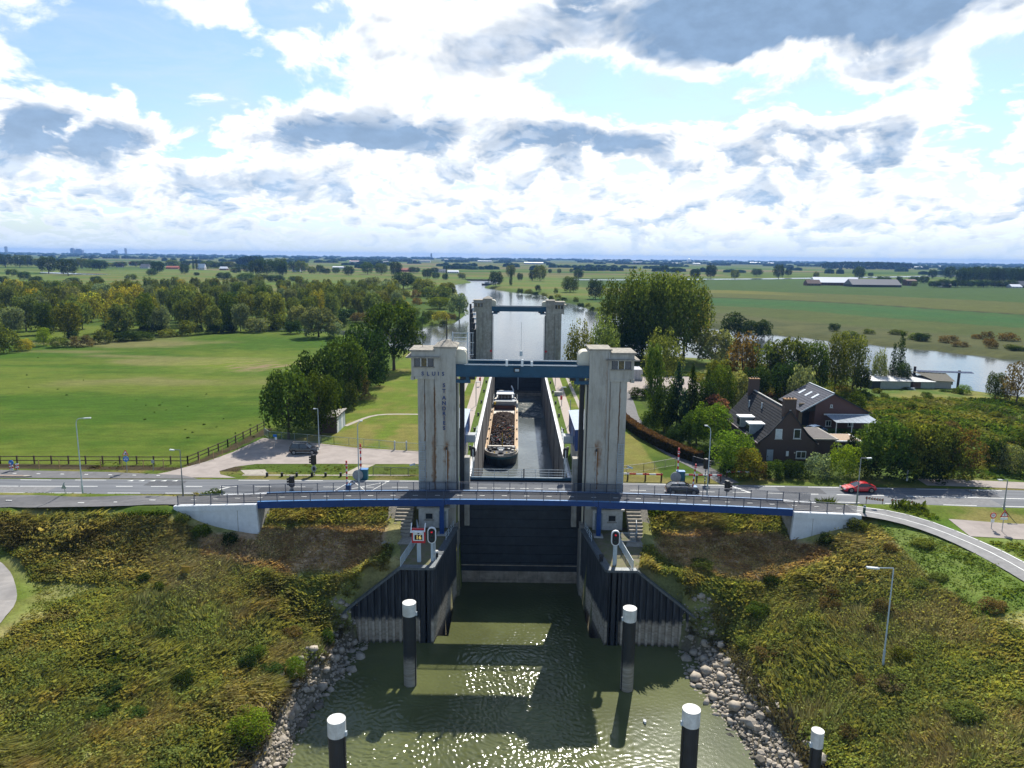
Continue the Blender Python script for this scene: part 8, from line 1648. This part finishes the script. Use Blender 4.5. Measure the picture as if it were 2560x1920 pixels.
for px, pt in ((2288, 916), (2399, 926)): q = aty(px, pt, a.y+9); o = thing('mooring_post', 'dark steel post holding the floating house, %s one' % ('left' if px < 2300 else 'right'), 'mooring pile', (q.x, q.y, -5)); MB().cyl((q.x, q.y), .32, -6, q.z, 10).build('post', mat('rusty_dark_post', (.045, .035, .04), .7), o)
# far farms and houses
def house(px, py, w_, d_, h, rh, wall, roof, label, z=-3.2, rz=0.):
    q = at(px, py, z); o = thing('far_house', label, 'house', (q.x, q.y, z), rz); ORG[o.name] = Vector((0, 0, 0))
    MB().ext([(-w_/2, 0), (w_/2, 0), (w_/2, h), (-w_/2, h)], 'y', -d_/2, d_/2).build('wall', wall, o)
    MB().add([(-w_/2-.4, -d_/2-.4, h), (w_/2+.4, -d_/2-.4, h), (w_/2+.1, 0, h+rh), (-w_/2-.1, 0, h+rh), (-w_/2-.4, d_/2+.4, h), (w_/2+.4, d_/2+.4, h)], [(0, 1, 2, 3), (3, 2, 5, 4), (0, 3, 4), (1, 5, 2)]).build('roof', roof, o)
    n = max(1, int(w_/4))
    for k in range(n): x = -w_/2+(k+.5)*w_/n; MB().box(x-.6, x+.6, -d_/2-.08, -d_/2-.002, h*.3, h*.75).build('window', GLASS, o)
    return o
WW = mat('far_white_wall', (.62, .62, .6), .8); RR = mat('far_red_roof', (.36, .10, .05), .85); GRF = mat('far_grey_roof', (.16, .16, .17), .8); LT = mat('far_pale_roof', (.66, .68, .72), .5); BRF = mat('far_brown_wall', (.14, .09, .07), .85)
for a in ((2085, 713, 62, 24, 4, 7, BRF, LT, 'farm barn with bright pale roof beyond the right fields'), (2180, 717, 64, 26, 3, 7, mat('far_dark_wall', (.05, .05, .045), .9), GRF, 'long farm barn with grey roof right of the pale barn'), (2030, 714, 18, 14, 3, 5, BRF, BRF, 'brown farmhouse left of the pale roofed barn'), (2273, 714, 14, 12, 7, 2, BRF, BRF, 'square brick farmhouse among dark trees'), (2345, 716, 12, 12, 4, 3, WW, GRF, 'white house by the low trees at the right'), (2362, 718, 12, 10, 3, 3, WW, LT, 'second white house by the low trees at the right'), (2510, 716, 26, 12, 3, 4, BRF, GRF, 'low brown farmhouse at the right edge'), (2535, 720, 14, 12, 2, 3, WW, LT, 'white tent like shed at the right edge'), (2556, 719, 24, 14, 3, 6, BRF, GRF, 'dark roofed farmhouse at the right edge'),
          (364, 671, 18, 14, 3, 6, WW, GRF, 'white gabled far house among the left belt of trees'), (505, 674, 14, 10, 4, 8, WW, LT, 'far house with bright white gable beside the pair of poplars'), (332, 664, 16, 10, 5, 5, WW, RR, 'far house with red roof in the left belt of trees'), (433, 672, 26, 12, 3, 3, RR, RR, 'low red far house before the left belt'), (560, 675, 14, 12, 3, 4, BRF, LT, 'far bungalow with pale roof before the left belt'), (743, 679, 16, 12, 6, 5, WW, RR, 'white far house with orange roof left of the trees'), (848, 672, 30, 12, 4, 2, WW, LT, 'long white far building behind the trees'), (886, 657, 40, 20, 6, 3, WW, mat('far_pink_roof', (.55, .38, .36), .7), 'far hall with pinkish roof'), (300, 668, 14, 10, 4, 5, WW, RR, 'small far house with orange gable in the left belt'), (1011, 679, 30, 12, 4, 3, RR, RR, 'low brick red far building by the far meadow'), (1105, 681, 20, 10, 3, 4, WW, GRF, 'white far house left of the lake head'), (1133, 683, 22, 10, 3, 3, WW, LT, 'second white far house by the lake head')): house(*a)
gf = np.random.default_rng(77)
for i in range(34):
    px = gf.uniform(800, 2500); D = gf.uniform(3000, 7000); q = aty(px, 650, D); o = house(px, 650, gf.uniform(30, 90), gf.uniform(20, 40), gf.uniform(4, 7), gf.uniform(2, 4), WW, (LT, WW, GRF)[i % 3], 'pale shed far out on the plain near the horizon'); o.location = (q.x, D, -3.3); o['group'] = 'pale sheds on the far plain'
for px, h, w_, lab in ((180, 62, 34, 'thin dark tower block on the left horizon'), (196, 46, 90, 'wide block with stepped top on the left horizon'), (282, 36, 40, 'small block on the left horizon'), (288, 46, 26, 'small tower beside the low block on the left horizon'), (313, 70, 8, 'thin chimney on the left horizon'), (14, 74, 10, 'church spire at the far left horizon'), (1078, 50, 16, 'church tower on the middle horizon')):
    q = aty(px, 640, 8600); o = thing('far_tower', lab, 'tower', (q.x, 8600, -3)); MB().box(q.x-w_/2, q.x+w_/2, 8600, 8640, -3, h).build('shaft', GRF, o); MB().box(q.x-w_*.3, q.x+w_*.25, 8605, 8635, h, h+w_*.12+4).build('top', GRF, o)
q = aty(1722, 662, 5200); o = thing('white_dome', 'bright white domed tank on the right horizon', 'tank', (q.x, 5200, -3)); MB().tube([(q.x, 5200, -3), (q.x, 5200, 16), (q.x, 5200, 26), (q.x, 5200, 30)], [16, 16, 10, 2], 14).build('dome', WHITE, o, smooth=True)
# small boat at the far landing and picnic table by the sheds
q = at(1216, 712, ZL); o = thing('moored_boat', 'small dark boat moored at the headland tip', 'boat', (q.x, q.y, ZL)); MB().prism([(q.x-6, q.y), (q.x-4, q.y-2.4), (q.x+6, q.y-2.4), (q.x+7, q.y), (q.x+6, q.y+2.4), (q.x-4, q.y+2.4)], ZL-.3, ZL+1.6).build('hull', DARK, o); MB().box(q.x-2, q.x+4, q.y-1.8, q.y+1.8, ZL+1.6, ZL+3.6).build('cabin', GREYSIGN, o)
q = at(2260, 972, -.9); o = thing('picnic_table', 'weathered picnic table in front of the longer shed', 'table', (q.x, q.y-3, -.9)); MB().box(q.x-.9, q.x+.9, q.y-3.4, q.y-2.6, -.2, -.12).build('tabletop', PALERAIL, o)
for s in (-.75, .75): MB().box(q.x-.9, q.x+.9, q.y-3+s-.14, q.y-3+s+.14, -.5, -.44).build('bench', PALERAIL, o); MB().bar((q.x+s, q.y-3.7, -.95), (q.x+s, q.y-2.3, -.2), .08).build('leg', WOOD, o)
# ------------------------------------------------------------------ the air
def haze():
    z0, z1 = -15., 64.
    o = MB().box(-13500, 13500, -60, 12500, z0, z1).build('haze', haze_mat, kind='stuff'); o['label'] = 'thin summer haze over the plain'; o['category'] = 'haze'
haze_mat = bpy.data.materials.new('haze_air'); haze_mat.use_nodes = True; t = NT(haze_mat.node_tree)
vp = t.n('ShaderNodeVolumePrincipled'); vp.inputs['Color'].default_value = (.24, .48, .98, 1); vp.inputs['Density'].default_value = 7e-5; vp.inputs['Anisotropy'].default_value = .0
o = t.n('ShaderNodeOutputMaterial'); t.nt.links.new(vp.outputs[0], o.inputs['Volume'])
haze()
